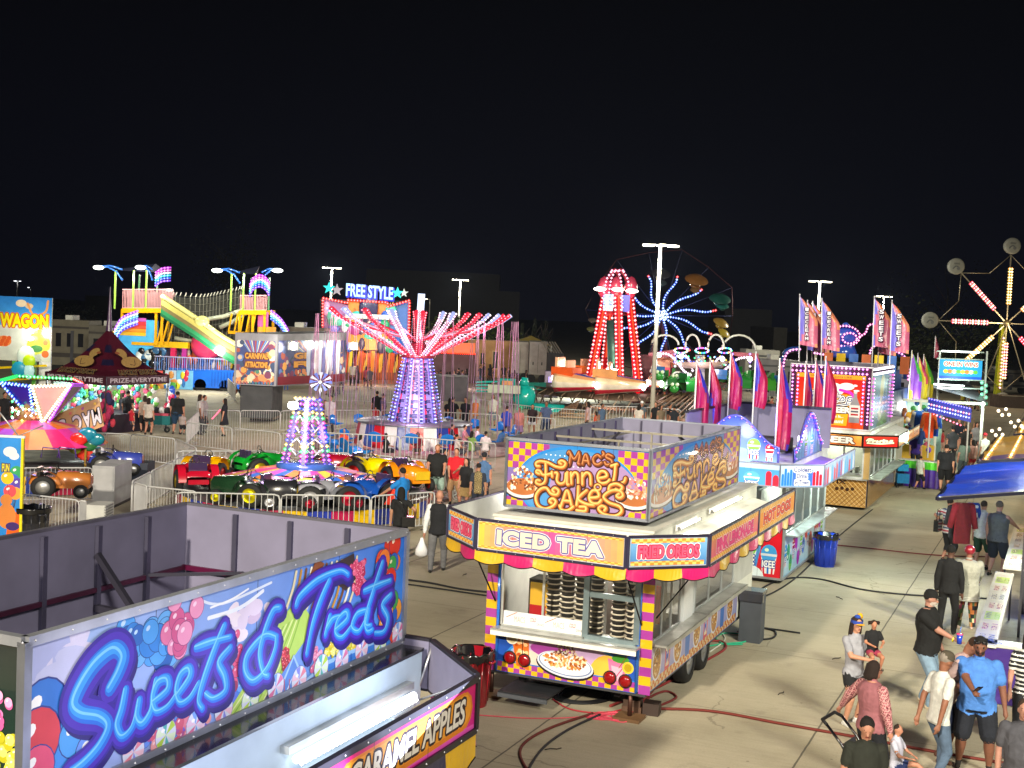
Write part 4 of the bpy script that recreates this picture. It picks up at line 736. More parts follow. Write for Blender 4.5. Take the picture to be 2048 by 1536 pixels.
# ---------------- root beer trailer ----------------
OR = 24.95; RT = thing('food_trailer', 'red root beer trailer with a tall bulb-edged sign box and waffle print base', 'food trailer', FP(0, OR), -YAW)
def rb_art(A, w, h):
    A.rect(0, 0, w, h, '#3c1836')
    A.rect(.2, 0, w-.2, h-.28, '#e04a10', '#c40a0a'); A.rect(.2, h-.42, w-.2, h-.28, '#e8a020'); A.text("What It All Tastes Like", w*.25, h-.39, w*.5, .08, '#3a1408', .0)
    A.poly([(w*.30, .1), (w*.72, .1), (w*.76, h*.55), (w*.26, h*.55)], '#e8a414')
    for k in range(5): A.rect(w*(.36+k*.07), .5, w*(.385+k*.07), h*.52, ['#7a4410', '#f4d880'][k % 2])
    A.circ(w*.5, h*.62, .46, '#dcecec', .24, 24); A.circ(w*.45, h*.68, .34, '#f0f6f6', .2, 24); A.circ(w*.70, h*.68, .25, '#f4fafa', .12, 16); A.circ(w*.28, h*.52, .12, '#e8a414', .2)
    P = [[(.30, .50), (.33, .56), (.38, .55)], [(.34, .56), (.31, .46), (.29, .44)], [(.31, .50), (.36, .50)], [(.38, .51), (.38, .45)], [(.38, .49), (.41, .51)], [(.44, .51), (.42, .46), (.46, .46), (.45, .51), (.44, .51)], [(.50, .51), (.48, .49), (.50, .47), (.48, .45)], [(.54, .55), (.52, .46), (.55, .45)], [(.51, .51), (.57, .52)], [(.59, .50), (.57, .46), (.61, .47), (.60, .51), (.59, .50)], [(.65, .51), (.63, .42)], [(.64, .50), (.68, .51), (.67, .46), (.64, .47)], [(.29, .42), (.45, .38), (.66, .43)]]
    for c, ww in (('#1c2450', .13), ('#f4f4f0', .085), ('#2a3a80', .03)):
        for p in P: A.stroke([((u-.48)*w*1.35+w*.50, (v-.48)*h*1.3+h*.47) for u, v in p], ww, c, 4)
    A.stroke([(w*.62, h*.62), (w*.75, h*.58), (w*.8, h*.5)], .09, '#d030c8'); A.circ(w*.82, h*.62, .1, '#f4e8f8', .03); A.circ(w*.80, h*.70, .08, '#f4e8f8', .04)
    A.text('ROOT BEER', w*.20, h*.25, w*.56, h*.10, '#f8f4ee', .05, out=[('#3a1410', .03)])
    A.text('Now That Tops It...', w*.24, h*.16, w*.44, h*.055, '#fdf2e4', .03); A.text('But The Foam!', w*.28, h*.085, w*.4, h*.06, '#fdf2e4', .03)
    u = w*.81; A.poly([(u-.17, .22), (u+.17, .22), (u+.18, .75), (u+.06, 1.05), (u+.05, 1.2), (u-.05, 1.2), (u-.06, 1.05), (u-.18, .75)], '#8a8890'); A.poly([(u-.17, .4), (u+.17, .4), (u+.17, .8), (u-.17, .8)], '#d8d4d4')
    for k in range(3): A.rect(u-.12, .46+k*.1, u+.12, .52+k*.1, ['#a8202c', '#555566', '#a8202c'][k])
    A.circ(u, 1.22, .06, '#c8c8c8', .04)
R0 = (-3.16, 25.3); R1 = (-.5, 25.3); R2 = (-.5, 30.5)
panel('sign_panel', RT, OR, R0, R1, 2.6, 4.66, rb_art, frame='#d8d8e0', fw=.04, m='g', label='big red front board reading ROOT BEER with a foaming mug and a bottle')
def rb_side(A, w, h):
    A.rect(0, 0, w, h, '#3c1836')
    A.rect(.2, 0, w-.2, h-.25, '#5a90c0', '#88b8d8'); A.poly([(w*.35, .3), (w*.5, 0), (w*.62, h*.8), (w*.48, h*.9)], '#d8e4d0'); A.circ(w*.48, h*.6, .4, '#e8d890', .5); A.poly([(w*.44, .6), (w*.5, .3), (w*.56, h*.55)], '#6a5a20'); A.poly([(w*.25, 0), (w*.8, 0), (w*.7, .5)], '#4aa048'); A.stroke([(w*.2, .7), (w*.8, .8)], .12, '#e89050')
panel('sign_panel', RT, OR, R1, R2, 2.6, 4.66, rb_side, frame='#d8d8e0', fw=.04)
panel('sign_panel', RT, OR, R2, (-3.16, 30.5), 2.6, 4.66, None); panel('sign_panel', RT, OR, (-3.16, 30.5), R0, 2.6, 4.66, None)
b = FB(OR); PB = ['#ff70d0', '#ffa0e0', '#e070ff']
for z in (4.60, 4.44): led(b, [(-3.10, 25.27, z), (-.55, 25.27, z)], .135, .03, PB)
for x in (-3.08, -2.9, -.76, -.58): led(b, [(x, 25.27, 4.3), (x, 25.27, 2.7)], .125, .026, PB)
for y in (25.4, 30.4): led(b, [(-.47, y, 4.3), (-.47, y, 2.7)], .125, .028, PB, nrm=(1, 0, 0))
for z in (4.60, 4.44): b.cyl((-.46, 25.45, z), (-.46, 30.4, z), .035, '#fdf0ff', 'e4', 6)
b.obj('bulbs_and_glow', RT); lamp('POINT', (-1.8, -1.6, 4.6), 14, (1, .6, .95), .3, parent=RT, name='pink_glow')
b = FB(OR); b.bb((-3.2, 24.9, 2.45), (-.4, 34, 2.58), '#eeeee8'); b.bb((-3.2, 24.9, .1), (-3.16, 34, 2.45), '#d8d0c0'); b.bb((-3.2, 33.9, .1), (-.4, 34, 2.45), '#d8d0c0'); b.bb((-3.1, 25, .1), (-.4, 34, .2), '#18181a'); b.bb((-3.16, 26.8, .2), (-.8, 26.9, 2.45), '#c8c0b0'); b.bb((-.46, 33.9-2, .2), (-.4, 33.9, 2.45), '#d0c8b8'); b.bb((-2.6, 25.3, 1.1), (-.6, 26.4, 1.15), '#d8d8d4', 'm')
for k in range(9): b.box((-2.4+k*.22, 25.6+.1*(k % 2), 1.25), (.12, .12, .2), ['#48c8c0', '#e86028', '#303038', '#e8e0d0'][k % 4])
b.obj('body', RT)
def waffle(A, w, h):
    A.rect(0, 0, w, h, '#c89a58', '#b8843c'); d = .16; n = int(w/d)+9
    for k in range(-6, n): A.stroke([(k*d, 0), (k*d+h, h)], .022, '#8a5a24', 1, caps=False); A.stroke([(k*d+h, 0), (k*d, h)], .022, '#e8c88a', 1, caps=False)
    if w < 4: A.rect(w*.05, .15, w*.45, h*.75, '#a02878'); A.poly([(w*.1, .15), (w*.4, .5), (w*.42, .65), (w*.12, .4)], '#e8b0c8'); A.stroke([(w*.12, .1), (w*.34, .45)], .09, '#c88a40', 1); A.text('DUTSI', w*.08, h*.55, w*.2, .12, '#b82018', .02); A.text('TWIX', w*.45, h*.78, w*.32, .14, '#3a1c10', .03); [A.circ(w*(.66+.06*k), h*.6+.03*(k % 2), .06, '#4a2a18') for k in range(4)]
panel('art_panel', RT, OR, (-3.2, 24.88), (-.42, 24.88), .1, 1.02, waffle, frame=None, label='front base panel with waffle print'); panel('art_panel', RT, OR, (-.38, 24.9), (-.38, 31.9), .1, 1.02, waffle, frame=None, label='side base panel with waffle print')
b = FB(OR); b.bb((-.55, 24.88, 1.02), (-.38, 25.0, 2.45), '#c8a468'); b.bb((-3.2, 24.7, 1.0), (-.4, 24.9, 1.04), '#d0d0cc', 'm'); b.bb((-.4, 24.95, 1.02), (.0, 31.9, 1.06), '#c8d0c8', 'm'); b.obj('counter_shelf', RT)
win(RT, OR, (-3.1, 24.92), (-.58, 24.92), 1.06, 2.4, n=4); win(RT, OR, (-.4, 25.1), (-.4, 31.8), 1.08, 2.4, n=6)
for x, y in ((-1.8, .9), (-1.2, 4.5)): lamp('POINT', (x, y, 2.2), 120, (.85, 1, .82), .15, parent=RT, name='ceiling_bulb')
lamp('POINT', (.5, 2.5, 2.3), 260, (.8, 1, .78), .15, parent=RT, name='ceiling_bulb')
def rbf(k):
    def f(A, w, h):
        A.rect(0, 0, w, h, '#3a1408'); A.rect(.04, .04, w-.04, h-.04, '#e8781c' if k != 1 else '#d81818', '#f4a040' if k != 1 else '#e83020')
        if k == 0: A.text('ROOT BEER', w*.05, h*.22, w*.87, h*.56, '#f4ece0', .05, out=[('#5a1c0c', .03)])
        elif k == 1:
            for c, ww in (('#5a1010', .1), ('#f8ecc8', .05)):
                for p in ([(.1, .5), (.16, .66), (.28, .62)], [(.18, .62), (.15, .4)], [(.15, .5), (.24, .52)], [(.28, .52), (.28, .42)], [(.3, .5), (.34, .52)], [(.40, .52), (.37, .44), (.43, .44), (.40, .52)], [(.5, .53), (.47, .49), (.5, .46), (.47, .43)], [(.58, .62), (.56, .44), (.6, .43)], [(.53, .54), (.64, .56)], [(.67, .54), (.64, .46), (.70, .47), (.67, .54)], [(.77, .56), (.74, .38)], [(.76, .54), (.83, .55), (.8, .46), (.76, .48)], [(.12, .32), (.5, .28), (.86, .36)]): A.stroke([(u*w, v*h+.02) for u, v in p], ww, c, 4)
        else:
            for j in range(3): A.rect(w*(j/3+.03), .06, w*(j/3+.30), h-.06, ['#f4c080', '#f0a050', '#e89048'][j], '#f8e0c0'); A.text(['FLOATS', 'SHAKES', 'CONES'][j], w*(j/3+.05), h*.35, w*.23, h*.3, '#a83010', .03)
    return f
RR = [(-3.4, 24.2), (-.53, 24.2), (.48, 25.0), (.48, 31.2)]
for i in range(3): panel('fascia_sign', RT, OR, RR[i], RR[i+1], 2.13, 2.52, rbf(i), frame='#2a1a1a', fw=.03, m='k', label=['front fascia board reading ROOT BEER', 'corner fascia board with a white script logo on red', 'side fascia board with orange menu squares'][i])
b = FB(OR); J = [(-3.2, 24.9), (-.4, 24.9), (-.4, 25.5), (-.4, 31.2)]
for i in range(3): b.poly([(*J[i], 2.44), (*RR[i], 2.2), (*RR[i+1], 2.2), (*J[i+1], 2.44)], '#eef0e8'); b.poly([(*J[i+1], 2.42), (*RR[i+1], 2.18), (*RR[i], 2.18), (*J[i], 2.42)], '#eef0e8')
b.obj('canopy', RT)
IC = [('#7a70e0', '#d06c90', '#eca078')]
for k, (px, py, t) in enumerate([(1606, 588, 'ICECREAM'), (1621, 600, 'ICECREAM'), (1631, 602, 'FLOATS'), (1650, 596, 'ICECREAM'), (1752, 592, 'SWEETS'), (1763, 608, 'ICECREAM'), (1787, 600, 'SWEETS')]):
    flag(px, py, 44.5+(k % 3)*.7, 1.75, .72, IC[0], ['leftmost violet and pink feather flag reading ICECREAM', 'second flag reading ICECREAM from the left above the root beer sign', 'third flag in the left cluster with letters FLOATS', 'tall fourth flag of the left cluster beside the lamp post', 'narrow flag reading SWEETS at the left of the right cluster', 'middle flag of the right cluster reading ICECREAM', 'wide right flag reading SWEETS'][k], 'violet feather flags over the root beer trailer', txt=t, z0=4.6, lean=-.045 if k < 4 else -.02, tail=False)
# sweet stall behind with bulb arches and kettle sign
KT = thing('food_trailer', 'blue kettle topped trailer with pink bulb arches behind the root beer sign', 'food trailer', FP(0, 35), -YAW)
b = FB(35); b.bb((-4.6, 35, .3), (-1.2, 42, 2.6), '#3c4668'); b.bb((-4.7, 35, 2.6), (-1.2, 42, 3.4), '#1c3a70'); b.bb((-4.2, 35.2, 3.4), (-1.4, 41, 4.2), '#22407a')
for k in range(7): b.bb((-3.8+k*.5, 35.1, 4.2), (-3.45+k*.5, 35.2, 4.9), ['#b85a28', '#e8c020', '#3a6ac0'][k % 3])
b.obj('body', KT)
for px0, px1, py0, py1, s in ((1563, 1600, 765, 698, 1), (1812, 1772, 758, 703, 1)):
    P = [AT(px0, py0, 53), AT(px0, (py0+py1)/2+4, 53), AT(px0+(px1-px0)*.15, py1+12, 53), AT(px0+(px1-px0)*.45, py1+2, 53), AT(px1, py1, 53)]
    o = bpy.data.objects.new('bulb_arch', None); I = Matrix.Translation(FP(0, 35)) @ Matrix.Rotation(-YAW, 4, 'Z'); b = B(); b.M = I.inverted(); C = cat([tuple(p) for p in P], 6); b.tube(C, .12, '#1c3c80', 'g', 8); led(b, [(x, y-.3, z) for x, y, z in C], .14, .034, ['#ff80d0']); bpy.data.objects.remove(o); b.obj('bulb_arch', KT)
b = B(); b.M = I.inverted(); c = AT(1690, 672, 53); b.sph(c, (.55, .3, .42), '#2848b0', 'g', 16, 8); b.sph(c+Vector((0, 0, .45)), (.16, .16, .12), '#3858c0', 'g'); b.cyl(c+Vector((0, 0, -.9)), c+Vector((0, 0, -.35)), .62, '#2a4ca8', 'g', 12, .4)
for cx, cz, rx, rz_ in ((-.1, 0, .62, .42), (.1, -.08, .3, .22)): led(b, [c+Vector((cx+cos(a*.35)*rx, -.35, cz+sin(a*.35)*rz_)) for a in range(19)], .13, .032, ['#ff80c8'])
led(b, [c+Vector((.5, -.33, 0)), c+Vector((.75, -.33, .15)), c+Vector((.85, -.33, .5)), c+Vector((1.1, -.33, .55))], .12, .032, ['#ff80c8']); led(b, [c+Vector((.95, -.33, -.9)), c+Vector((1.0, -.33, -.5)), c+Vector((1.3, -.33, -.2)), c+Vector((1.7, -.33, -.15))], .12, .032, ['#ff90d8']); led(b, [c+Vector((-1.3, -.33, -.75)), c+Vector((-.5, -.33, -.85))], .12, .032, ['#ff90d8'])
b.obj('kettle_sign', KT)
# ---------------- game booths along the right side of the walkway ----------------
def tabletop(A, w, h):
    A.rect(0, 0, w, h, '#e2ded2', '#d6d6c8'); r = random.Random(4)
    for k in range(int(w/.9)):
        u = .25+k*.9; c = ['#3a4a70', '#b82838', '#8ac82a', '#b0282c'][k % 4]
        if k % 4 == 2: A.rect(u-.1, h*.15, u+.6, h*.85, '#bfe070'); 
        A.text(['WIN', '5 OR 10', 'LUCKY', 'PRIZES'][k % 4], u, h*.15, .5, h*.26, c, .02); A.text(['3 FOR 5', 'PLAY', 'WIN', 'ANY 2'][k % 4], u, h*.55, .5, h*.26, ['#888888', '#b82838'][k % 2], .02)
def counter(name, lab, oy, L, W_=.34, ang=0, skirt=None, loc=None):
    t = thing(name, lab, 'counter', loc, -YAW+ang); b = B(); b.bb((-W_, 0, .93), (0, L, .97), '#dcd8cc')
    A = Art(b, (0, 0, .974), (0, 1, 0), (-1, 0, 0), 'g'); A.clip = (0, 0, L, W_); tabletop(A, L, W_); b.obj('tabletop', t)
    if skirt:
        b = B(); n = 20; R = [[(skirt['x']+.03*sin(k*1.9), L*k/n, z) for k in range(n+1)] for z in (.92, .45, .02)]; cc = skirt['c']; b.grid(R, lambda i, j: cc[int(j/n*skirt['n']) % len(cc)], 't', closed=False); b.obj('counter_skirt', t)
    for y in (.1, L-.1):
        for x in (-.04, -W_+.04): b = B(); b.cyl((x, y, 0), (x, y, .93), .02, '#505058', 'm'); b.obj('leg', t)
    return t
counter('game_counter', 'near white printed game counter running along the walkway', 3.8, 6.85, .36, loc=FP(4.6, 3.8))
counter('game_counter', 'counter end with purple and yellow skirt at the right edge facing the camera', 0, 4, .34, ang=-pi/2, skirt=dict(x=.02, c=['#3a1c78', '#e8a800', '#3a1c78', '#4a1c70'], n=5), loc=FP(4.26, 3.9))
counter('game_counter', 'far white counter under the blue awning with bright prizes', 11.4, 7, .5, loc=FP(4.85, 11.3))
b = B(); b.box((0, 0, .75), (.34, .34, .05), '#2a2a2e'); [b.cyl((x*.13, y*.13, .73), (x*.2, y*.2, 0), .014, '#222226', 'm') for x in (-1, 1) for y in (-1, 1)]; b.obj('stool', loc=FP(5.35, 6.4), label='black stool inside the near game counter', cat='stool')
b = B(); b.bb((-.25, -.2, 0), (.25, .2, .4), '#0e0e12', 'g'); b.bb((-.27, -.22, .4), (.27, .22, .44), '#1a1a1e', 'g'); b.obj('storage_box', loc=FP(5.6, 6.9), rz=.2, label='black storage box on the ground behind the near game counter', cat='box')
b = B(); n = 16; b.grid([[(.04*sin(k*2.1), 5*k/n, z) for k in range(n+1)] for z in (2.0, 1.0, .1)], lambda i, j: ['#45207c', '#3a1a70'][j % 2], 't', closed=False); b.obj('curtain', loc=FP(6.3, 6), rz=-YAW, label='purple vinyl curtain behind the near game counter', cat='curtain')
def awning(lab, y0, y1, x0, z0, x1, z1, c, edge, bulbs=None, group=None, loc=None):
    t = thing('awning_booth', lab, 'game booth', FP(x0, y0), -YAW, group); L = y1-y0; w = x1-x0; b = B(); n, m_ = 24, 8
    b.grid([[(w*j/m_, L*i/n, z0+(z1-z0)*j/m_-.09*abs(sin(pi*i/n*3))*.5+.02*sin(j*3+i)) for j in range(m_+1)] for i in range(n+1)], (lambda i, j: c[(i*len(c)//n) % len(c)]), 't', closed=False); b.obj('awning_cloth', t)
    b = B(); b.bar((0, 0, z0-.04), (0, L, z0-.04), .06, .06, '#26263a', 'm'); b.bar((0, 0, z0-.05), (w, 0, z1-.05), .06, .06, '#26263a', 'm'); b.bar((0, L, z0-.05), (w, L, z1-.05), .05, .05, '#26263a', 'm')
    for i in range(4): b.bar((w*.33, L*i/3, .0), (w*.33, L*i/3, z0+(z1-z0)*.33-.05), .05, .05, '#5a5a62', 'm')
    b.obj('frame', t)
    if bulbs:
        b = B(); r = random.Random(3)
        for i in range(bulbs[0]):
            for j in range(bulbs[1]): y = L*(i+.5)/bulbs[0]+r.uniform(-.1, .1); x = w*(j+.3)/bulbs[1]; b.bulb((x, y, z0+(z1-z0)*x/w+.02), .035, ['#ffd890', '#ffc060', '#fff0c0'][(i+j) % 3], 'e4'); b.box((x, y, z0+(z1-z0)*x/w+.004), (.16, .07, .01), '#ffb030', 'e1.1')  # bulbs and glowing bars laid on the cloth to stand for lamp reflections
        b.obj('bulbs_and_glow', t)
    return t
TB = awning('blue glossy awning at the right of the walkway over a prize counter', 9.05, 16.0, 3.12, 2.62, 8.2, 3.5, ['#2a54e8', '#2448d8', '#2c5aec'], '#222')
lamp('POINT', (1.6, 3, 2.2), 260, (.85, 1, .8), .2, parent=TB, name='booth_lamp'); lamp('POINT', (1.4, 5.5, 3.9), 60, (.75, .85, 1), .12, parent=TB, name='booth_lamp'); lamp('POINT', (2.8, 3.5, 4.0), 50, (1, .9, .8), .08, parent=TB, name='booth_lamp')
AW2 = awning('gold lit awning with purple edge beyond the blue one', 16.7, 25, 3.4, 2.7, 8.6, 3.5, ['#4a2a90', '#d8a848', '#d8a848', '#c89838', '#d8a848'], '#222', (16, 9))  # gold of these awning cloths stands for yellow light thrown on them
AW3 = awning('farther awning with rows of gold bulbs by the walkway', 26, 36, 3.9, 2.8, 9, 3.7, ['#c89838', '#d8b058', '#b88830'], '#222', (14, 8))
AW4 = awning('farthest small gold bulb awning by the walkway', 38, 46, 4.3, 2.8, 9, 3.9, ['#c89838', '#d8b058'], '#222', (12, 6))
lamp('POINT', (1.5, 4, 2.0), 110, (1, .85, .6), .2, parent=AW2, name='booth_lamp'); lamp('POINT', (1.5, 4, 2.0), 90, (1, .8, .5), .2, parent=AW3, name='booth_lamp')
b = B()
for (px, py) in ((2005, 822), (1992, 862), (2030, 845)): q = AT(px, py, 38); [b.sph(q+Vector((dx, 0, dz)), .05, '#ffe8c0', 'e4', 8, 5) for dx, dz in ((-.12, 0), (.1, .06), (0, -.12), (.2, -.1))]
b.obj('globe_lamp_cluster', label='cluster of three glaring round lamps on the gold awnings', cat='lamps')
def shirt(px, py, d, h, c, c2, lab, stripes=False):
    p = AT(px, py, d); b = B(); w = h*.42; n = 8
    R = [[(w*.5*cos(2*pi*k/12)*(1.15 if f < .2 else 1), .07*sin(2*pi*k/12)+.02*sin(k*2+f*9), -h*f) for k in range(12)] for f in (0, .08, .2, .4, .6, .8, 1)]
    b.grid(R, (lambda i, j: [c, c2][i % 2] if stripes else (c2 if j in (0, 5, 6, 11) else c)), 'c')
    for s in (-1, 1): b.cyl((s*w*.45, 0, -.04*h), (s*w*.75, 0, -h*.62), h*.09, c2 if not stripes else c, 'c', 8, h*.07)
    b.tube([(0, 0, .12), (0, 0, .02), (-.12, 0, -.02), (.12, 0, -.02)], .006, '#888888', 'm', 4); return b.obj('hanging_shirt', loc=p, label=lab, cat='shirt')
shirt(1928, 1006, 30.5, .98, '#5e0c16', '#7c1622', 'long dark red jacket hanging from the corner of the blue awning')
shirt(1914, 1010, 31.2, .8, '#15151a', '#2a2a30', 'black jacket hanging behind the red one under the blue awning')
shirt(1947, 1006, 32, .6, '#2448a8', '#e8e8ee', 'blue and white striped shirt hanging under the blue awning', True)
# purple and green counter booth and the game stalls further down
def skirted(lab, px0, py0, px1, py1, h, c1, c2, depth=1.2):
    a, c = G(px0, py0), G(px1, py1); d = (c-a); L = d.length; t = thing('game_counter', lab, 'counter', a, atan2(d.y, d.x)); b = B(); n = 18
    b.grid([[(L*k/n, .03*sin(k*2.2), z) for k in range(n+1)] for z in (h, h*.72)], c1, 't', closed=False); b.grid([[(L*k/n, .03*sin(k*2.2)+.01, z) for k in range(n+1)] for z in (h*.72, h*.4, .02)], lambda i, j: [c2, '#37186a'][j % 4 == 0], 't', closed=False); b.obj('counter_skirt', t)
    b = B(); b.bb((0, 0, h), (L, .5, h+.03), '#dcdcd6'); b.bb((0, .45, 0), (L, .5, h), '#3a1c70'); b.obj('tabletop', t); return t
skirted('purple counter with a bright green band in front of the prize stall', 1806, 972, 1876, 980, 1.0, '#4ac020', '#3a1488'); skirted('dark green and purple counter end beside the root beer trailer', 1772, 968, 1803, 972, 1.0, '#107848', '#3a1488')
b = B(); b.box((0, 0, .35), (.45, .3, .35), '#1470a8', 'c'); b.bar((-.2, -.2, 0), (.2, .2, .9), .02, .02, '#15151a'); [b.cyl((x, -.2, .08), (x+.05, -.2, .08), .09, '#111', 'r') if 0 else b.sph((x, -.15, .09), (.03, .09, .09), '#111115', 'r') for x in (-.25, .25)]; b.box((0, .1, .75), (.4, .35, .25), '#1a88c0', 'c'); b.obj('folded_pushchair', loc=G(1797, 972)+Vector((0, -.4, 0)), label='small blue pushchair parked against the purple counter', cat='pushchair')
PS = thing('prize_stall', 'open prize stall hung with clothes and toys behind the purple counter', 'game stall', XD(1830, 56), -.1); b = B()
pp = lambda px, py, d=56: AT(px, py, d)-PS.location
for px in (1792, 1838, 1870, 1958): q = pp(px, 860); b.bar((q.x, q.y, 0), (q.x, q.y, 3.0), .1, .1, '#c8c8c0', 'm')
q0, q1 = pp(1785, 815), pp(1965, 815); b.bar((q0.x, q0.y, 2.9), (q1.x, q1.y, 2.9), .12, .12, '#d0d0c8', 'm'); b.bb((q0.x, 2.4, 0), (q1.x-1.2, 2.45, 2.8), '#7a9a90'); b.bb((q0.x, -.1, 0), (q0.x+1.9, .3, .95), '#c89a10'); b.obj('frame', PS)
b = B(); r = random.Random(8); q0, q1 = pp(1790, 815), pp(1835, 815)
for k in range(60): b.sph((r.uniform(q0.x, q0.x+1.6), r.uniform(-.1, .3), r.uniform(.5, 2.8)), r.uniform(.09, .16), r.choice(['#d8607a', '#e8d8c8', '#48a058', '#7a4ac0', '#e8b040', '#8a5030', '#4080d0']), 'c', 7, 5)
b.obj('toy_wall', PS, kind='stuff'); lamp('POINT', (0, .8, 2.5), 230, (1, .98, .85), .2, parent=PS, name='stall_lamp'); lamp('POINT', (3.2, -2, 2.5), 260, (.8, 1, .8), .2, parent=PS, name='stall_lamp')
shirt(1838, 822, 54, 1.0, '#2a6ad0', '#e8e8e0', 'blue and white jersey hanging in the prize stall'); shirt(1849, 824, 54.2, 1.0, '#e8e4c8', '#c8c8b0', 'cream jersey hanging between the blue and orange ones'); shirt(1859, 826, 53.6, 1.05, '#e8480c', '#f07030', 'bright orange jersey hanging in the prize stall'); shirt(1870, 830, 53.8, .9, '#1a4cc8', '#2a60d8', 'plain blue shirt hanging right of the orange jersey'); shirt(1842, 862, 53, .55, '#1c3470', '#24407c', 'small navy shirt hanging low in the prize stall')
SG = thing('lit_sign', 'slanted lit banner edged with violet and red bulbs over the stall', 'sign', AT(1900, 815, 52)); b = B(); A0, A1 = AT(1857, 803, 52)-SG.location, AT(1943, 824, 51)-SG.location
b.poly([A0+Vector((0, 0, -.42)), A1+Vector((0, 0, -.42)), A1+Vector((0, 0, .12)), A0+Vector((0, 0, .12))], '#3a40a8', 'k'); b.poly([A1+Vector((0, .05, -.42)), A0+Vector((0, .05, -.42)), A0+Vector((0, .05, .12)), A1+Vector((0, .05, .12))], '#202040', 'p'); b.obj('board', SG); b = B()
for z, c in ((.12, ['#5a50ff']), (-.1, ['#b0c8ff', '#ff7090']), (-.25, ['#c0d0ff', '#8080ff'])): led(b, [A0+Vector((0, -.03, z)), A1+Vector((0, -.03, z))], .11, .03, c)
led(b, [A0+Vector((.2, -.1, -.5)), A1+Vector((-.4, -.1, -.55))], .16, .03, ['#ff4060', '#ff90c0'])
b.obj('bulbs_and_glow', SG); b = B(); b.bar(A0+Vector((.1, 0, -2.3)), A0+Vector((.1, 0, -.4)), .06, .06, '#c8c8c8', 'm'); b.bar(A1+Vector((-.1, 0, -2.0)), A1+Vector((-.1, 0, -.4)), .06, .06, '#c8c8c8', 'm'); b.obj('pole', SG)
OW = thing('game_stall', 'tall white framed stall with a blue sign reading ONE IN WINS', 'game stall', XD(1915, 68)); ow = lambda px, py, d=68: AT(px, py, d)-OW.location
b = B()
for px in (1874, 1968): q = ow(px, 800); b.bar((q.x, 0, 0), (q.x, 0, ow(px, 702).z), .08, .08, '#d8e0dc', 'm'); b.bar((q.x, 2.5, 0), (q.x, 2.5, ow(px, 740).z), .08, .08, '#d8e0dc', 'm')
for py in (702, 717, 758, 775): a, c = ow(1874, py), ow(1968, py+3); b.bar(a, c, .06, .06, '#c8dcd8', 'm')
a, c = ow(1850, 768), ow(1960, 800); b.grid([[(a.x+(c.x-a.x)*j/6, -1.2+.0*j, a.z+(c.z-a.z)*j/6-.1) for j in range(7)], [(a.x+(c.x-a.x)*j/6+.2, 2.6, a.z+.9+(c.z-a.z)*j/6) for j in range(7)]], '#5a5a60', 't', closed=False)
for k in range(9): b.sph(ow(1964+(k % 2)*8, 765+k*6), .12, '#88e0c0', 'g', 6, 4)
b.obj('frame', OW); b = B(); a, c = ow(1877, 756), ow(1962, 757); zt = ow(1877, 718).z
A = Art(b, (a.x, -.06, a.z), (1, 0, 0), (0, 0, 1), 'k'); w, h = c.x-a.x, zt-a.z; b.poly([A.P(0, 0, .0)+Vector((0, .02, 0)), A.P(w, 0)+Vector((0, .02, 0)), A.P(w, h)+Vector((0, .02, 0)), A.P(0, h)+Vector((0, .02, 0))], '#1c7ac0', 'k'); A.clip = (0, 0, w, h)
A.rect(0, 0, w, h, '#1c88d0', '#2a9ae0'); A.text('ONE IN WINS', w*.1, h*.66, w*.8, h*.24, '#e03040', .03, out=[('#f8f0e0', .03)]); [A.circ(w*(.15+.1*k), h*.38, .13, ['#e8d040', '#e87a30', '#f0e0a0', '#60b040'][k % 4], .11, 10) for k in range(8)]; A.rect(0, 0, w, h*.14, '#1c50c0'); b.obj('sign_board', OW)
b = B()
for (px0, py0, px1, py1) in ((1884, 702, 1958, 705), (1848, 767, 1928, 772), (1875, 775, 1925, 778)): b.cyl(ow(px0, py0, 67), ow(px1, py1, 67), .045, '#f4fff8', 'e7', 6)
b.obj('light_tube', OW); lamp('POINT', (0, -1.5, 3.1), 190, (.8, 1, .9), .3, parent=OW, name='stall_lamp')
for k, (px, py, cs) in enumerate(((1822, 700, ('#c8c020', '#7a40b8', '#30982c')), (1834, 706, ('#7a40b8', '#d8c830', '#c03070')), (1846, 708, ('#9a2860', '#b0a018', '#38902c')))): flag(px, py, 58+k, 2.3, .85, cs, ['left yellow, purple and green flag beside the root beer sign', 'middle yellow, purple and green flag beside the root beer sign', 'right yellow, purple and green flag beside the root beer sign'][k], 'mardi gras coloured flags', lean=.02, tail=False)
flag(1871, 672, 70, 1.2, .3, ('#8a2850', '#a83858', '#702040'), 'thin dark pink pennant over the white framed stall', 'mardi gras coloured flags')
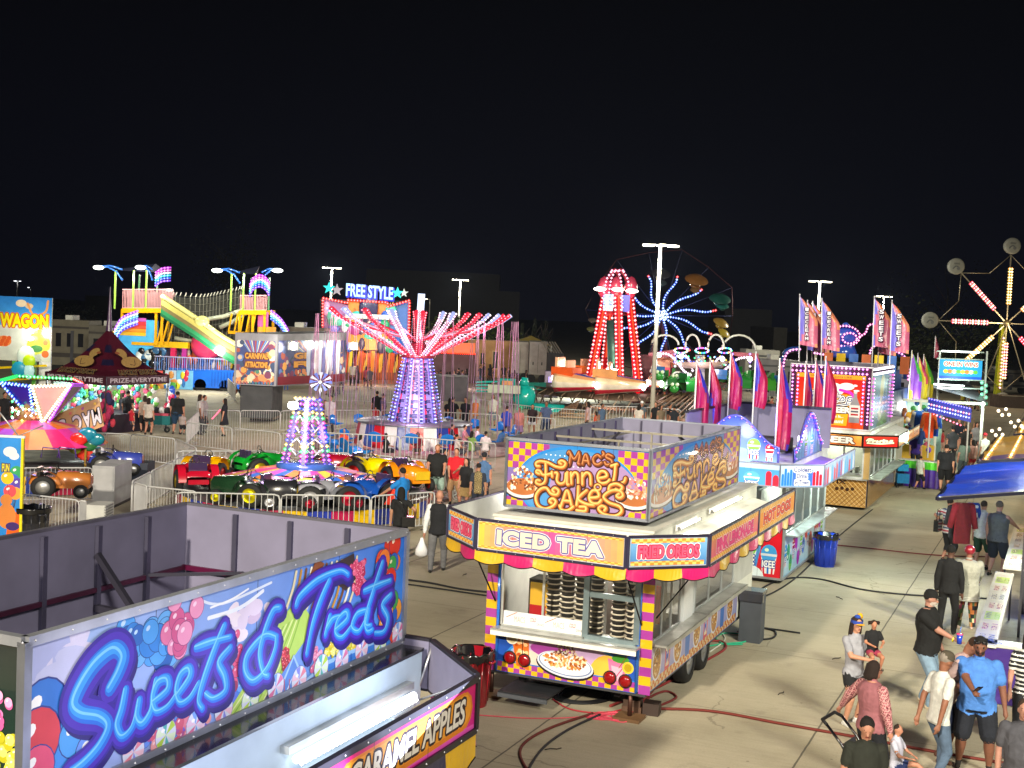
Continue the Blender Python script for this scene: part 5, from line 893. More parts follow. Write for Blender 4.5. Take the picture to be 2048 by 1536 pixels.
# ---------------- barriers ----------------
def barrier(name='crowd_barrier', L=2.2, H=1.06, c='#c2c2c4'):
    t = thing(name, 'x', 'barrier'); b = B(); b.tube([(0, 0, .18), (0, 0, H-.12), (.03, 0, H-.03), (.12, 0, H), (L-.12, 0, H), (L-.03, 0, H-.03), (L, 0, H-.12), (L, 0, .18)], .022, c, 'p', 5); b.cyl((0, 0, .18), (L, 0, .18), .015, c, 'p', 5); b.obj('frame', t)
    b = B(); n = int(L/.125)
    for k in range(1, n): b.cyl((L*k/n, 0, .18), (L*k/n, 0, H), .0095, c, 'p', 4, cap=False)
    b.obj('rails', t)
    for x in (.25, L-.25): b = B(); b.tube([(x, -.26, 0.012), (x, -.1, .05), (x, 0, .18), (x, .1, .05), (x, .26, 0.012)], .014, c, 'm', 4); b.obj('foot', t)
    return t
BAR0 = None
def fence_run(pix, desc, group='steel crowd barriers'):
    global BAR0
    P = [G(*p) for p in pix]
    for i in range(len(P)-1):
        d = P[i+1]-P[i]; n = max(1, round(d.length/2.25)); 
        for k in range(n):
            a = P[i]+d*(k/n)
            if BAR0 is None: BAR0 = barrier(); o = BAR0
            else: o = dup(BAR0)
            o.location = a; o.rotation_euler = (0, 0, atan2(d.y, d.x)); o.scale = (d.length/n/2.2*.985, 1, 1); o['label'] = desc; o['category'] = 'barrier'; o['group'] = group+' '+desc.split('barrier ')[-1]
fence_run([(350, 1068), (560, 1072), (740, 1074), (868, 1062)], 'steel crowd barrier along the front of the tractor ride')
fence_run([(352, 968), (560, 966), (700, 970), (785, 978), (892, 992)], 'steel crowd barrier between the tractor ride and the swing ride')
fence_run([(892, 992), (905, 1003), (945, 985)], 'steel crowd barrier by the bearded man at the ride exit')
fence_run([(640, 920), (800, 928), (945, 940), (990, 944)], 'steel crowd barrier along the front of the swing ride')
fence_run([(372, 898), (560, 922), (650, 930)], 'steel crowd barrier slanting behind the yellow and red tractors')
fence_run([(372, 898), (398, 868), (560, 868), (760, 864)], 'steel crowd barrier behind the swing ride on the left')
fence_run([(760, 864), (880, 868), (1000, 874), (1110, 882)], 'steel crowd barrier behind the swing ride on the right')
fence_run([(44, 1075), (158, 1090), (170, 1092)], 'steel crowd barrier at the left edge beside the circus panel')
fence_run([(262, 1042), (300, 1018), (345, 990), (392, 966)], 'steel crowd barrier curving past the grey cabinet')
fence_run([(268, 1045), (292, 1054), (392, 1066)], 'steel crowd barrier joining the grey cabinet to the tractor ride')
fence_run([(42, 1012), (185, 1010)], 'steel crowd barrier in front of the buggy ride')
fence_run([(186, 925), (260, 928), (350, 938), (392, 960)], 'steel crowd barrier behind the buggy ride')
fence_run([(945, 822), (958, 836), (1010, 846), (1090, 856), (1180, 862)], 'steel crowd barrier round the folded teal ride')
fence_run([(1180, 850), (1290, 852), (1360, 858)], 'steel crowd barrier in front of the red tower ride')
fence_run([(640, 806), (720, 808), (800, 812)], 'steel crowd barrier under the carnival mural trailer')
fence_run([(1395, 800), (1480, 806), (1590, 812)], 'steel crowd barrier round the green kiddie ride')
fence_run([(455, 790), (470, 808)], 'steel crowd barrier beside the blue slide trailer')
# ---------------- rides ----------------
def RB(T):  # builder in a thing's own coordinates fed with world points
    b = B(); b.M = (Matrix.Translation(T.location) @ Matrix.Rotation(T.rotation_euler.z, 4, 'Z')).inverted(); return b
RWB = ['#c81424', '#e8e4ec', '#20389c']
# --- swing ride ---
SW = thing('swing_ride', 'swing ride with red and white light arms round a blue lit tower of letters', 'ride', XD(828, 55)); b = B(); r = random.Random(1)
b.lathe([(0, .02), (4.6, .02), (4.6, .12), (0, .12)], (0, 0, 0), '#9a7a80', 'p', 40); b.obj('base_plate', SW)
b = B(); n = 28
for k in range(n): a0, a1 = 2*pi*k/n, 2*pi*(k+1)/n; b.poly([(2.6*cos(a0), 2.6*sin(a0), .12), (2.6*cos(a1), 2.6*sin(a1), .12), (2.45*cos(a1), 2.45*sin(a1), 1.05), (2.45*cos(a0), 2.45*sin(a0), 1.05)], RWB[k % 3], 't')
b.lathe([(2.5, 1.05), (2.5, 1.12), (0, 1.15)], (0, 0, 0), '#8c90a0', 'm', 28); b.obj('skirt', SW)
b = B(); N = 10
for k in range(N):
    a0, a1 = 2*pi*(k-.42)/N-pi/2, 2*pi*(k+.42)/N-pi/2; P = lambda a, t, e=0: ((1.08-.52*t+e)*cos(a), (1.08-.52*t+e)*sin(a), 1.12+2.75*t)
    b.poly([P(a0, 0), P(a1, 0), P(a1, 1), P(a0, 1)], '#8a80c8', 'k'); b.poly([P(a0+.12, 0, .006), P(a0+.2, 0, .006), P(a0+.2, 1, .006), P(a0+.12, 1, .006)], '#d82848', 'k')
    am = (a0+a1)/2; u = Vector((-sin(am), cos(am), 0)); V = (Vector(P(am, 1))-Vector(P(am, 0))).normalized(); A = Art(b, Vector(P(am, 0, .02)), u, V, 'p')
    for i, ch in enumerate('FREEDOM FLYER'):
        if ch != ' ': s = 1-.5*(12-i)/12 if 0 else .55+.45*(i/12); A.text(ch, -.17*s, 2.62-.2*(i+1), .34*s, .165, '#20205c', .03)
b.obj('tower', SW); b = B()
for k in range(N):
    for o in (-.44, -.5, .5, .44):
        a = 2*pi*(k+o)/N-pi/2; P = lambda t: ((1.12-.52*t)*cos(a), (1.12-.52*t)*sin(a), 1.15+2.7*t); led(b, [P(0), P(1)], .15, .026, ['#6a70ff', '#98a8ff', '#8050ff'], nrm=(cos(a), sin(a), 0))
b.obj('tower_bulbs', SW); b = B(); b.lathe([(.75, 3.85), (.8, 3.95), (.5, 4.1), (.3, 4.5), (0, 4.55)], (0, 0, 0), '#7a2838', 'g', 16)
b.cyl((0, 0, 4.2), (.04, 0, 5.9), .1, '#e8e8f4', 'e1.5', 8); b.cyl((0.04, 0, 5.9), (.06, 0, 6.6), .15, '#cfe0ff', 'e2', 8); b.obj('hub', SW)
for k in range(20):
    a = 2*pi*(k+.35)/20; d = Vector((cos(a), sin(a), 0)); side = Vector((-sin(a), cos(a), 0)); c = '#c81838' if k % 2 else '#c898b0'; tip = d*3.55+Vector((0, 0, 5.5)); h = d*.55+Vector((0, 0, 3.9)); b = B()
    b.bar(h, tip, .06, .06, c, 'g'); b.bar(d*.3+Vector((0, 0, 4.6)), d*3.2+Vector((0, 0, 5.3)), .05, .05, c, 'g'); b.obj('arm', SW); b = B()
    L = ['#ff2040', '#ff4060'] if k % 2 else ['#ffb8d8', '#ffe0f0']
    for s in (-.1, .1): led(b, [h+side*s, tip+side*s], .19, .028, L, nrm=(0, -.7, .3))
    b.cyl(h+Vector((0, -.07, .02)), tip+Vector((0, -.07, .02)), .02, '#ff3050' if k % 2 else '#ffd0e8', 'e1.6', 5)
    e = tip+d*.42+Vector((0, 0, .34)); b.cyl(tip, e, .06, '#ff2848' if k % 2 else '#b8c4ff', 'e1', 6, .09); led(b, [tip+side*.1, e+side*.14], .16, .03, L, nrm=(0, -1, 0)); led(b, [tip-side*.1, e-side*.14], .16, .03, L, nrm=(0, -1, 0)); b.obj('arm_bulbs', SW)
lamp('POINT', (0, -2.0, 4.6), 420, (1, .35, .5), .5, parent=SW, name='pink_glow'); lamp('POINT', (0, -2.2, 2.2), 150, (.6, .5, 1), .4, parent=SW, name='violet_glow'); lamp('POINT', (3, -3.5, 5.2), 260, (1, .5, .6), .5, parent=SW, name='pink_glow'); lamp('POINT', (-3, -3.5, 5.2), 260, (1, .5, .6), .5, parent=SW, name='pink_glow')
def seat(a, i):
    d = Vector((cos(a), sin(a), 0)); s = thing('swing_seat', None, None, d*4.2+Vector((0, 0, .62)), a+pi/2); s.parent = SW; b = B()
    b.grid([[(x, y, z) for x, y, z in ((-.26, -.2, .05), (-.22, 0, -.02), (0, .02, -.05), (.22, 0, -.02), (.26, -.2, .05))], [(x, .25, z) for x, z in ((-.26, .05), (-.22, -.0), (0, -.02), (.22, 0), (.26, .05))], [(x, .32, z) for x, z in ((-.26, .3), (-.22, .35), (0, .42), (.22, .35), (.26, .3))]], '#1a78d8', 'g', closed=False); b.obj('shell', s); b = B()
    for x in (-.26, .26): b.cyl((x, -.1, .1), (x*.55, .0, 4.95), .011, '#b890b0', 'm', 4, cap=False); b.cyl((x, .28, .2), (x*.55, .05, 4.95), .011, '#b890b0', 'm', 4, cap=False)
    b.obj('chains', s); return s
s0 = None
for k in range(20):
    a = 2*pi*(k+.15)/20
    if s0 is None: s0 = seat(0, 0); o = s0
    else: o = dup(s0, parent=SW)
    d = Vector((cos(a), sin(a), 0)); o.location = d*(4.2+.1*(k % 3))+Vector((0, 0, .62)); o.rotation_euler.z = a-pi/2
for k, (px, py) in enumerate(((672, 893), (692, 903), (714, 907))):
    b = B(); b.grid([[(x*1.9, y*1.9, z*1.6) for x, y, z in R_] for R_ in ([(-.26, -.3, .12), (-.24, 0, -.02), (0, .02, -.08), (.24, 0, -.02), (.26, -.3, .12)], [(-.27, .25, .1), (-.2, .25, 0), (0, .25, -.04), (.2, .25, 0), (.27, .25, .1)], [(-.24, .34, .3), (-.18, .35, .36), (0, .36, .42), (.18, .35, .36), (.24, .34, .3)])], '#1a8ae8', 'g', closed=False); b.sph((0, .1, 0), (.42, .42, .3), '#2a9af4', 'g', 12, 6)
    b.obj('ride_tub', loc=AT(px, py, 51.5-.3*k)-Vector((0, 0, .0)), rz=1.2+k*.5, label=['leftmost', 'middle', 'rightmost'][k]+' of the three sky blue tubs at the left of the swing ride', cat='tub', group='sky blue tubs')
# --- tractor ride ---
TR = thing('tractor_ride', 'kiddie tractor ride with a bulb covered tower and a colourful centre cover', 'ride', XD(610, 37.3)); b = B()
b.lathe([(0, .1), (3.9, .1), (3.9, .55), (0, .58)], (0, 0, 0), '#8a8a90', 'm', 40); n = 36
for k in range(n): a0, a1 = 2*pi*k/n, 2*pi*(k+1)/n; b.poly([(3.95*cos(a0), 3.95*sin(a0), .02), (3.95*cos(a1), 3.95*sin(a1), .02), (3.92*cos(a1), 3.92*sin(a1), .55), (3.92*cos(a0), 3.92*sin(a0), .55)], ['#e0b400', '#2036a0', '#b81c50'][k % 3], 'g')
b.obj('platform', TR); b = B(); n = 24; PC = ['#e8c020', '#d83a8a', '#f0a0c8', '#e88020', '#3a70d0', '#c85ab0']
for k in range(n):
    a0, a1 = 2*pi*k/n, 2*pi*(k+1)/n; zz = .0
    for i, (r0, z0, r1, z1) in enumerate(((2.9, .9, 1.6, 1.3), (1.6, 1.3, .6, 1.5))): b.poly([(r0*cos(a0), r0*sin(a0), z0+.05*(k % 2)), (r0*cos(a1), r0*sin(a1), z0+.05*((k+1) % 2)), (r1*cos(a1), r1*sin(a1), z1), (r1*cos(a0), r1*sin(a0), z1)], PC[(k*5+i*2) % 6], 't')
b.obj('centre_cover', TR); b = B(); b.lathe([(.95, 1.4), (.95, 1.6), (0, 1.65)], (0, 0, 0), '#3a5a9c', 'g', 16)
LG = [(.68*cos(a), .68*sin(a)) for a in (-pi*.5, -pi*.05, pi*.5, pi*1.05)]; zt = 3.95
for x, y in LG: b.bar((x, y, 1.55), (x*.42, y*.42, zt), .13, .13, '#4e4870', 'g')
for i in range(4):
    p, q = LG[i], LG[(i+1) % 4]
    for t in (.28, .62): m = [(p[j]+q[j])/2*(1-.58*t) for j in (0, 1)]; b.cyl((p[0]*(1-.58*t), p[1]*(1-.58*t), 1.55+2.4*t), (*[v*1.0 for v in m], 1.55+2.4*(t+.13)), .02, '#e8e8f0', 'g', 5); b.cyl((*m, 1.55+2.4*(t+.13)), (q[0]*(1-.58*t), q[1]*(1-.58*t), 1.55+2.4*t), .02, '#e8e8f0', 'g', 5); b.cyl((*m, 1.55+2.4*(t-.13)), (q[0]*(1-.58*t), q[1]*(1-.58*t), 1.55+2.4*t), .02, '#e8e8f0', 'g', 5); b.cyl((p[0]*(1-.58*t), p[1]*(1-.58*t), 1.55+2.4*t), (*m, 1.55+2.4*(t-.13)), .02, '#e8e8f0', 'g', 5)
b.obj('light_tower', TR); MC = ['#5030ff', '#c030ff', '#ff40c0', '#30ff80', '#ffe080', '#4050ff', '#e050ff']
for x, y in LG:
    b = B()
    for o in (-.075, .075):
        led(b, [(x+o, y-.03, 1.6), (x*.42+o, y*.42-.03, zt)], .17, .042, MC, core='e2.6', cap='e1.4')
    b.obj('leg_bulbs', TR)
b = B(); led(b, [(-.35, -.4, zt+.06), (.35, -.4, zt+.06)], .14, .04, ['#ffe080']); b.obj('tower_bulbs', TR)
b = B()
for k in range(12): a = k*pi/6; b.poly([(.05*cos(a), 0, .05*sin(a)), (.36*cos(a-.16), .06, .36*sin(a-.16)), (.36*cos(a+.16), -.02, .36*sin(a+.16))], ['#6a78d0', '#c8c8e8'][k % 2], 'g')
b.cyl((0, 0, -.65), (0, 0, 0), .03, '#b0b0c0', 'm'); b.sph((0, -.05, 0), .06, '#e8e8f0', 'g'); b.obj('windmill', TR, loc=(.35, 0, zt+.65))
TR.scale = (.93, .93, .8); fl = AT(586, 811, 36.9)-TR.location; fl = Vector((fl.x/.93, fl.y/.93, fl.z/.8)); b = B(); b.sph(fl, (.17, .1, .15), '#fffbe8', 'e12', 12, 8); b.box(fl+Vector((0, .12, 0)), (.3, .12, .26), '#888888'); b.bar(fl+Vector((0, .12, 0)), (-.3, -.3, zt), .04, .04, '#aaaaaa', 'm'); b.obj('flood_lamp', TR)
lamp('POINT', fl+Vector((-.1, -.6, .1)), 200, (.95, 1, .82), .15, parent=TR, name='flood_glow'); lamp('POINT', (0, -1.2, 2.6), 60, (.8, .5, 1), .3, parent=TR, name='violet_glow')
def tractor(c1, c2, wc, seatc='#3a2c50', grille='#d8b020'):
    t = thing('toy_tractor', 'x', 'ride car'); b = B()
    b.grid([[(x*w, y, .42+z*h) for x, z in ((-1, 0), (-1, .7), (-.6, 1), (.6, 1), (1, .7), (1, 0))] for y, w, h in ((-.85, .24, .28), (-.8, .3, .36), (-.2, .33, .4), (.1, .36, .42), (.15, .36, .25), (.6, .42, .22), (.85, .4, .3), (.9, .34, .12))], c1, 'g', closed=False); b.bb((-.3, -.8, .3), (.3, .85, .44), c1, 'g'); b.poly([(-.24, -.855, .42), (.24, -.855, .42), (.24, -.855, .7), (-.24, -.855, .7)], grille, 'g'); o = b.obj('body', t)
    for s in (-1, 1): b = B(); b.grid([[(s*(.36+w), .45+cos(a)*.52, .38+sin(a)*.5) for a in [pi*(.0+.12*k) for k in range(9)]] for w in (0, .22)], c1, 'g', closed=False); b.obj('mudguard', t)
    b = B(); b.bb((-.24, .25, .5), (.24, .6, .6), seatc, 'g'); b.bb((-.26, .6, .5), (.26, .7, .95), seatc, 'g'); b.obj('seat', t); b = B(); b.cyl((0, -.1, .8), (0, .15, .95), .02, '#222'+'222'); b.tube([(.13*cos(k), .16, .95+.13*sin(k)) for k in range(7)], .015, '#222222', 'r', 4); b.obj('steering_wheel', t)
    for s in (-1, 1):
        wheel(t, (s*.5, .45, .36), .36, .2, rimc=wc); wheel(t, (s*.4, -.6, .22), .22, .14, rimc=wc)
    return t
TC = [(415, 950, '#b8102c', '#c8b020', -1.2, 'bright red toy tractor at the far left of the ride'), (455, 938, '#e0a000', '#c82020', -1.6, 'golden yellow toy tractor behind the red one'), (524, 925, '#10a030', '#e0c020', -2.0, 'grass green toy tractor at the back left'), (654, 928, '#c81838', '#e0c020', 2.9, 'small red toy tractor behind the light tower'), (712, 940, '#e8d000', '#c81818', 2.3, 'lemon yellow toy tractor at the back right'), (778, 950, '#e88a10', '#c81818', 1.9, 'orange toy tractor at the right of the ride'), (765, 990, '#1850b0', '#c02040', 1.2, 'dark blue toy tractor with a red triangle at the right front'), (685, 1010, '#9a9aa6', '#c01838', .5, 'silver grey toy tractor with red wheel hubs'), (560, 1010, '#26262c', '#c8c8d0', -.2, 'black toy tractor at the front with two riders'), (438, 985, '#1c3a24', '#e8d800', -.75, 'dark green toy tractor with yellow wheels')]
for k, (px, py, c, wc, hd, lab) in enumerate(TC):
    p = G(px, py, .9); t = tractor(c, c, wc); v = p-TR.location; v.z = 0; v = v.normalized()*3.2; t.scale = (.98, 1.0, .92); t.location = (TR.location.x+v.x, TR.location.y+v.y, .46); t.rotation_euler.z = atan2(v.y, v.x)+.15; t['label'] = lab; t['group'] = 'toy tractors'
# slow-moving triangle sign
b = B(); b.poly([(-.28, 0, 0), (.28, 0, 0), (0, 0, .5)], '#e83010', 'g'); b.poly([(.28, .02, 0), (-.28, .02, 0), (0, .02, .5)], '#666666'); b.obj('warning_triangle', loc=G(788, 1010, .6), rz=-.1, label='orange red warning triangle on the back of the blue tractor', cat='sign')
# --- buggy ride on the left ---
BR = thing('buggy_ride', 'buggy ride at the left with a glowing inverted pyramid and an orange and pink cover', 'ride', XD(62, 40)); b = B(); n = 30
b.lathe([(0, .1), (3.3, .1), (3.3, .6), (0, .62)], (0, 0, 0), '#77777c', 'm', 30)
for k in range(n): a0, a1 = 2*pi*k/n, 2*pi*(k+1)/n; b.poly([(3.35*cos(a0), 3.35*sin(a0), .02), (3.35*cos(a1), 3.35*sin(a1), .02), (3.32*cos(a1), 3.32*sin(a1), .58), (3.32*cos(a0), 3.32*sin(a0), .58)], ['#1f3a90', '#a82848', '#d8a800'][k % 3], 'g')
b.obj('platform', BR); b = B(); n = 20
for k in range(n):
    a0, a1 = 2*pi*k/n, 2*pi*(k+1)/n
    for i, (r0, z0, r1, z1) in enumerate(((2.3, 1.25, 1.3, 1.75), (1.3, 1.75, .5, 1.95))): b.poly([(r0*cos(a0), r0*sin(a0), z0), (r0*cos(a1), r0*sin(a1), z0), (r1*cos(a1), r1*sin(a1), z1), (r1*cos(a0), r1*sin(a0), z1)], ['#f08020', '#e0286c', '#c060c8', '#f0a060', '#e03a98'][(k*3+i) % 5], 't')
b.obj('centre_cover', BR); b = B(); b.cyl((0, 0, 1.9), (0, 0, 2.5), .5, '#8a7040', 'g', 12); b.cyl((0, 0, 2.5), (0, 0, 2.9), .22, '#c06a30', 'g', 8); r = random.Random(6)
for k in range(44): a = r.uniform(pi, 2*pi); b.bulb((.6*cos(a)+0, .6*sin(a), r.uniform(1.9, 2.5)), .045, r.choice(['#60ff90', '#ffe070', '#ffffff', '#ff7050']), 'e4')
b.obj('centre_drum', BR)
PY = [[(-2, 762), (62, 770), (72, 848)], [(62, 770), (145, 768), (85, 850)], [(145, 768), (168, 768), (95, 848)]]
cols = [('#101a70', ['#2040ff', '#60b0ff']), ('#b89888', ['#fff0c8', '#ffe8b0']), ('#60208a', ['#c030ff', '#e060ff'])]
for tri, (bc, lc) in zip(PY, cols):
    P = [AT(x, y, d) for (x, y), d in zip(tri, (39.2, 39.2, 39.8) if bc != '#60208a' else (39.2, 41, 39.8))]; b = RB(BR); b.poly([P[0], P[1], P[2]], bc, 'g'); q = [p+Vector((.03, .06, 0)) for p in P]; b.poly([q[2], q[1], q[0]], bc, 'g'); s = b.obj('pyramid_panel', BR); b = RB(BR); f = lambda i, o: P[i]+((P[0]+P[1]+P[2])/3-P[i])*o+Vector((0, -.05, 0)); 
    for o in (.04, .14): led(b, [f(0, o), f(1, o), f(2, o), f(0, o)], .105, .027, lc, core='e4')
    b.obj('bulbs_and_glow', s)
b = RB(BR); P = [AT(x, y, d) for x, y, d in ((-2, 762, 39.2), (35, 752, 41.5), (148, 758, 41.5), (168, 768, 41))]; led(b, P[:3], .12, .035, ['#40ff80', '#30e070']); led(b, P[2:], .12, .035, ['#ff5030']); b.obj('rim_bulbs', BR)
lamp('POINT', AT(95, 800, 38.2)-BR.location, 60, (1, .75, .8), .3, parent=BR, name='warm_glow'); lamp('POINT', AT(20, 800, 38.2)-BR.location, 40, (.3, .3, 1), .3, parent=BR, name='blue_glow')
for px, py, c, lab in ((125, 962, '#c87a38', 'orange toy buggy with big black tyres behind the barrier'), (235, 920, '#3a48a8', 'blue and white toy buggy behind the grey cabinet')):
    t = tractor(c, c, '#c8c8c8', '#28282c', '#c05030'); p = G(px, py, 1.0); t.location = (p.x, p.y, .6); t.rotation_euler.z = 1.7; t.scale = (.8, .88, .8); t['label'] = lab; t['group'] = 'toy buggies'
b = RB(BR); a, c = AT(88, 925, 37.2), AT(185, 925, 37.2)
for px in (82, 115): q = AT(px, 915, 37.2); b.tube([q, q+Vector((.05, 0, .3)), q+Vector((.5, 0, .28)), q+Vector((.55, 0, 0))], .025, '#5a3a90', 'g')
b.obj('roll_bar', BR)
q = AT(170, 885, 39); b = B()
for k, (x, z, rr, c) in enumerate(((-.5, -.1, .16, '#e85018'), (-.2, .1, .2, '#d82818'), (.05, .25, .22, '#10809a'), (.3, .1, .2, '#107a8c'), (.1, -.1, .18, '#2a6a38'), (-.35, -.25, .14, '#c8d020'), (.35, -.25, .14, '#e8e4f0'), (0, -.35, .25, '#d83018'))): b.sph((x, .03*k, z), (rr*1.4, .08, rr), c, 'g', 10, 6)
b.bar((0, .1, -1.2), (0, .1, 0), .06, .06, '#a08030', 'm'); b.obj('ride_ornament', loc=q, label='painted red, teal and green cut-out ornament above the buggy ride', cat='ornament')
b = B(); P = [AT(x, y, 41) for x, y in ((104, 832), (198, 795), (208, 852), (114, 888))]; o = P[0]; b.poly([p-o for p in (P[3], P[2], P[1], P[0])], '#c8a070', 'g'); b.poly([p-o+Vector((0, .03, 0)) for p in P], '#8a7868')
U = (P[0]-P[1]).normalized(); V = (P[2]-P[1]).normalized()*1; A = Art(b, P[1]-o+Vector((0, -.02, 0)), U, (P[2]-P[1]).normalized(), 'g'); w = (P[0]-P[1]).length; A.N = Vector((0, -1, 0))
for i, ch in enumerate("MAC'S"):
    if ch != "'": A.text(ch, w*(.03+.2*i-(.08 if i > 3 else 0)), .3-.02*i, w*.17, .5, '#dcd8e4', .03, out=[('#33303c', .03)])
A.text("'", w*.66, .62, .06, .16, '#dcd8e4', .03); [A.circ(w*(.1+.13*k), .14+.7*(k % 2), .05, ['#e8c050', '#d87a70', '#b0609a'][k % 3]) for k in range(7)]; b.obj('banner_board', loc=o, label="tilted tan board reading MAC'S upside down above the buggy ride", cat='sign')
# --- circus panel at the left edge, wagon front, cabinets ---
CP = thing('circus_board', 'tall blue circus panel with balloons in a yellow frame at the left edge', 'panel', G(20, 1092)); d = 29.7; p0, p1 = AT(-30, 1100, d), AT(37, 1092, d); zt = AT(37, 876, d).z; b = RB(CP); w = (p1-p0).length
b.poly([Vector((p0.x, d, .15)), Vector((p1.x, d, .15)), Vector((p1.x, d, zt)), Vector((p0.x, d, zt))], '#1478c8', 'k'); A = Art(b, (p0.x, d-.01, .15), (1, 0, 0), (0, 0, 1), 'g'); h = zt-.15; A.clip = (0, 0, w, h)
A.rect(0, 0, w, h, '#1480d8', '#2a90e8'); A.poly([(w*.6, 0), (w, 0), (w, h*.27), (w*.7, h*.25)], '#e86010'); r = random.Random(5)
A.circ(w*.68, h*.86, .16, '#e8f0f4', .12); A.circ(w*.8, h*.82, .12, '#e8f0f4', .09)
for u, v, c in ((.88, .66, '#30a060'), (.78, .58, '#3a60d0'), (.94, .54, '#5a40b0'), (.86, .45, '#f0a040'), (.70, .47, '#e84a58'), (.62, .6, '#f0c020')): A.balls(w*u, h*v, .15, c); A.stroke([(w*u, h*v-.15), (w*.8, h*.25)], .01, '#302030', 1)
A.circ(w*.62, h*.22, .22, '#d8823a', .3); A.circ(w*.6, h*.38, .14, '#d8823a', .14); A.circ(w*.8, h*.12, .16, '#3a2070', .1); A.text('FUN', w*.45, h*.66, w*.22, h*.08, '#f4e020', .03, out=[('#202060', .02)]); b.obj('board', CP)
b = RB(CP); b.bar((p1.x+.05, d, 0), (p1.x+.05, d, zt), .06, .08, '#e8d810', 'g'); b.bar((p0.x, d, zt+.03), (p1.x+.1, d, zt+.03), .05, .06, '#d8e8f0', 'g'); q = AT(37, 872, d); b.cyl(q, q+Vector((-.55, 0, .65)), .02, '#d8d8dc', 'm'); b.cyl(q, q+Vector((.5, .2, .25)), .015, '#d8d8dc', 'm'); b.obj('frame', CP)
WG = thing('wagon_facade', 'tall white and blue ride front reading WAGON with cartoon clouds and trees', 'ride front', XD(50, 70)); b = RB(WG); d = 70; x0, x1 = AT(-60, 700, d).x, AT(102, 700, d).x; z1, z0 = AT(50, 594, d).z, AT(50, 722, d).z
b.bb((x0, d, z0), (x1, d+.12, z1), '#cfd8e0', 'g'); A = Art(b, (x0, d-.01, z0), (1, 0, 0), (0, 0, 1), 'g'); w, h = x1-x0, z1-z0; A.clip = (0, 0, w, h); A.rect(0, 0, w, h, '#c8ccc4', '#d8dcd8'); A.rect(0, h*.55, w, h, '#48a0e8', '#2a80d8'); A.circ(w*.62, h*.9, .3, '#e8d4b8', .2); A.circ(w*.72, h*.86, .22, '#d8c0a0', .15); A.stroke([(w*.7, h*.9), (w*.78, h*.72), (w*.92, h*.78), (w*.95, h*.95)], .12, '#e0985a')
A.text('WAGON', w*.36, h*.52, w*.6, h*.22, '#f4e010', .05, out=[('#e87820', .06), ('#b84020', .03)]); A.blob([(w*.7, h*.1), (w*.75, h*.42), (w*.92, h*.5), (w*.98, h*.2)], '#d8dc50'); A.circ(w*.82, h*.2, .35, '#4a8a50', .2); A.circ(w*.93, h*.3, .14, '#c8905a', .16); A.circ(w*.93, h*.12, .2, '#d86830', .2); A.circ(w*.42, h*.3, .4, '#e88848', .3)
for k in range(6): A.circ(w*(.38+.02*k), h*(.25+.05*(k % 3)), .12, '#d85a28')
b.obj('board', WG); b = RB(WG)
for px, c in ((28, '#58a838'), (68, '#58a838')): q = AT(px, 760, d-.3); b.bar((q.x, q.y, 0), (q.x, q.y, z0), .18, .18, c, 'g')
q = AT(90, 760, d); b.bb((q.x-.35, d, 0), (x1, d+.12, z0), '#d4d4d8'); b.bb((x0, d+1, 0), (x1, d+6, .9), '#6a6a60'); b.bar((x0, d-.5, .9), (x1, d-.5, 1.35), .12, .12, '#e8c400', 'g'); b.bar((x0, d-.5, 1.6), (x1, d-.5, 2.0), .12, .12, '#e8c400', 'g'); q = AT(47, 712, d-1)
b.sph(AT(52, 712, d-1), (.5, .15, .55), '#d8e8d8', 'k', 14, 8); b.sph(AT(58, 722, d-1.2), (.35, .12, .35), '#b8e018', 'k', 12, 6); b.sph(AT(38, 738, d-1.2), (.42, .12, .42), '#1890b0', 'k', 14, 6); b.sph(AT(58, 742, d-1.2), (.3, .12, .45), '#b8e8e8', 'k', 10, 6); b.obj('frame', WG)
b = RB(WG)
for px, py in ((60, 663), (60, 677)): b.sph(AT(px, py, d-.3), (.22, .1, .13), '#fffff0', 'e8', 10, 6)
b.obj('flood_lamp', WG); lamp('POINT', AT(60, 668, d-1.3)-WG.location, 130, (1, 1, .8), .3, parent=WG, name='flood_glow')
def cabinet(name, lab, px0, px1, pyb, pyt, d, c, dep=.8, cat_='cabinet', deco=None):
    a, e = AT(px0, pyb, d), AT(px1, pyb, d); zt = AT((px0+px1)/2, pyt, d).z; t = thing(name, lab, cat_, (a.x, a.y, 0)); w = e.x-a.x; b = B(); b.bb((0, 0, .08), (w, dep, zt), c); b.bb((.03, -.012, .12), (w-.03, 0, zt-.05), c); b.bb((0, 0, 0), (w, dep, .08), '#222222'); b.obj('body', t)
    if deco: b = B(); deco(b, w, zt); b.obj('door', t)
    return t
cabinet('power_cabinet', 'light grey steel power cabinet beside the buggy ride', 183, 228, 1000, 932, 35.5, '#a8a8ac', 1.6, deco=lambda b, w, h: b.bb((.05, -.02, .15), (w-.05, -.012, h-.08), '#b0b0b4'))
cabinet('cooling_unit', 'white slatted cooling unit in front of the buggy ride', 158, 210, 1052, 1010, 32.5, '#c8c8c4', .7, deco=lambda b, w, h: [b.bb((w-.02, -.02, .15+k*.07), (w+.02, .6, .18+k*.07), '#8a8a8a') for k in range(6)])
cabinet('ticket_booth', 'tan ticket box with two dark windows under the carnival mural', 500, 548, 832, 786, 64, '#8a7a68', 1.5, 'booth', lambda b, w, h: (b.bb((w*.22, -.03, h*.35), (w*.42, -.012, h*.85), '#26242c', 'g'), b.bb((w*.62, -.03, h*.35), (w*.88, -.012, h*.8), '#6a6460', 'g')))
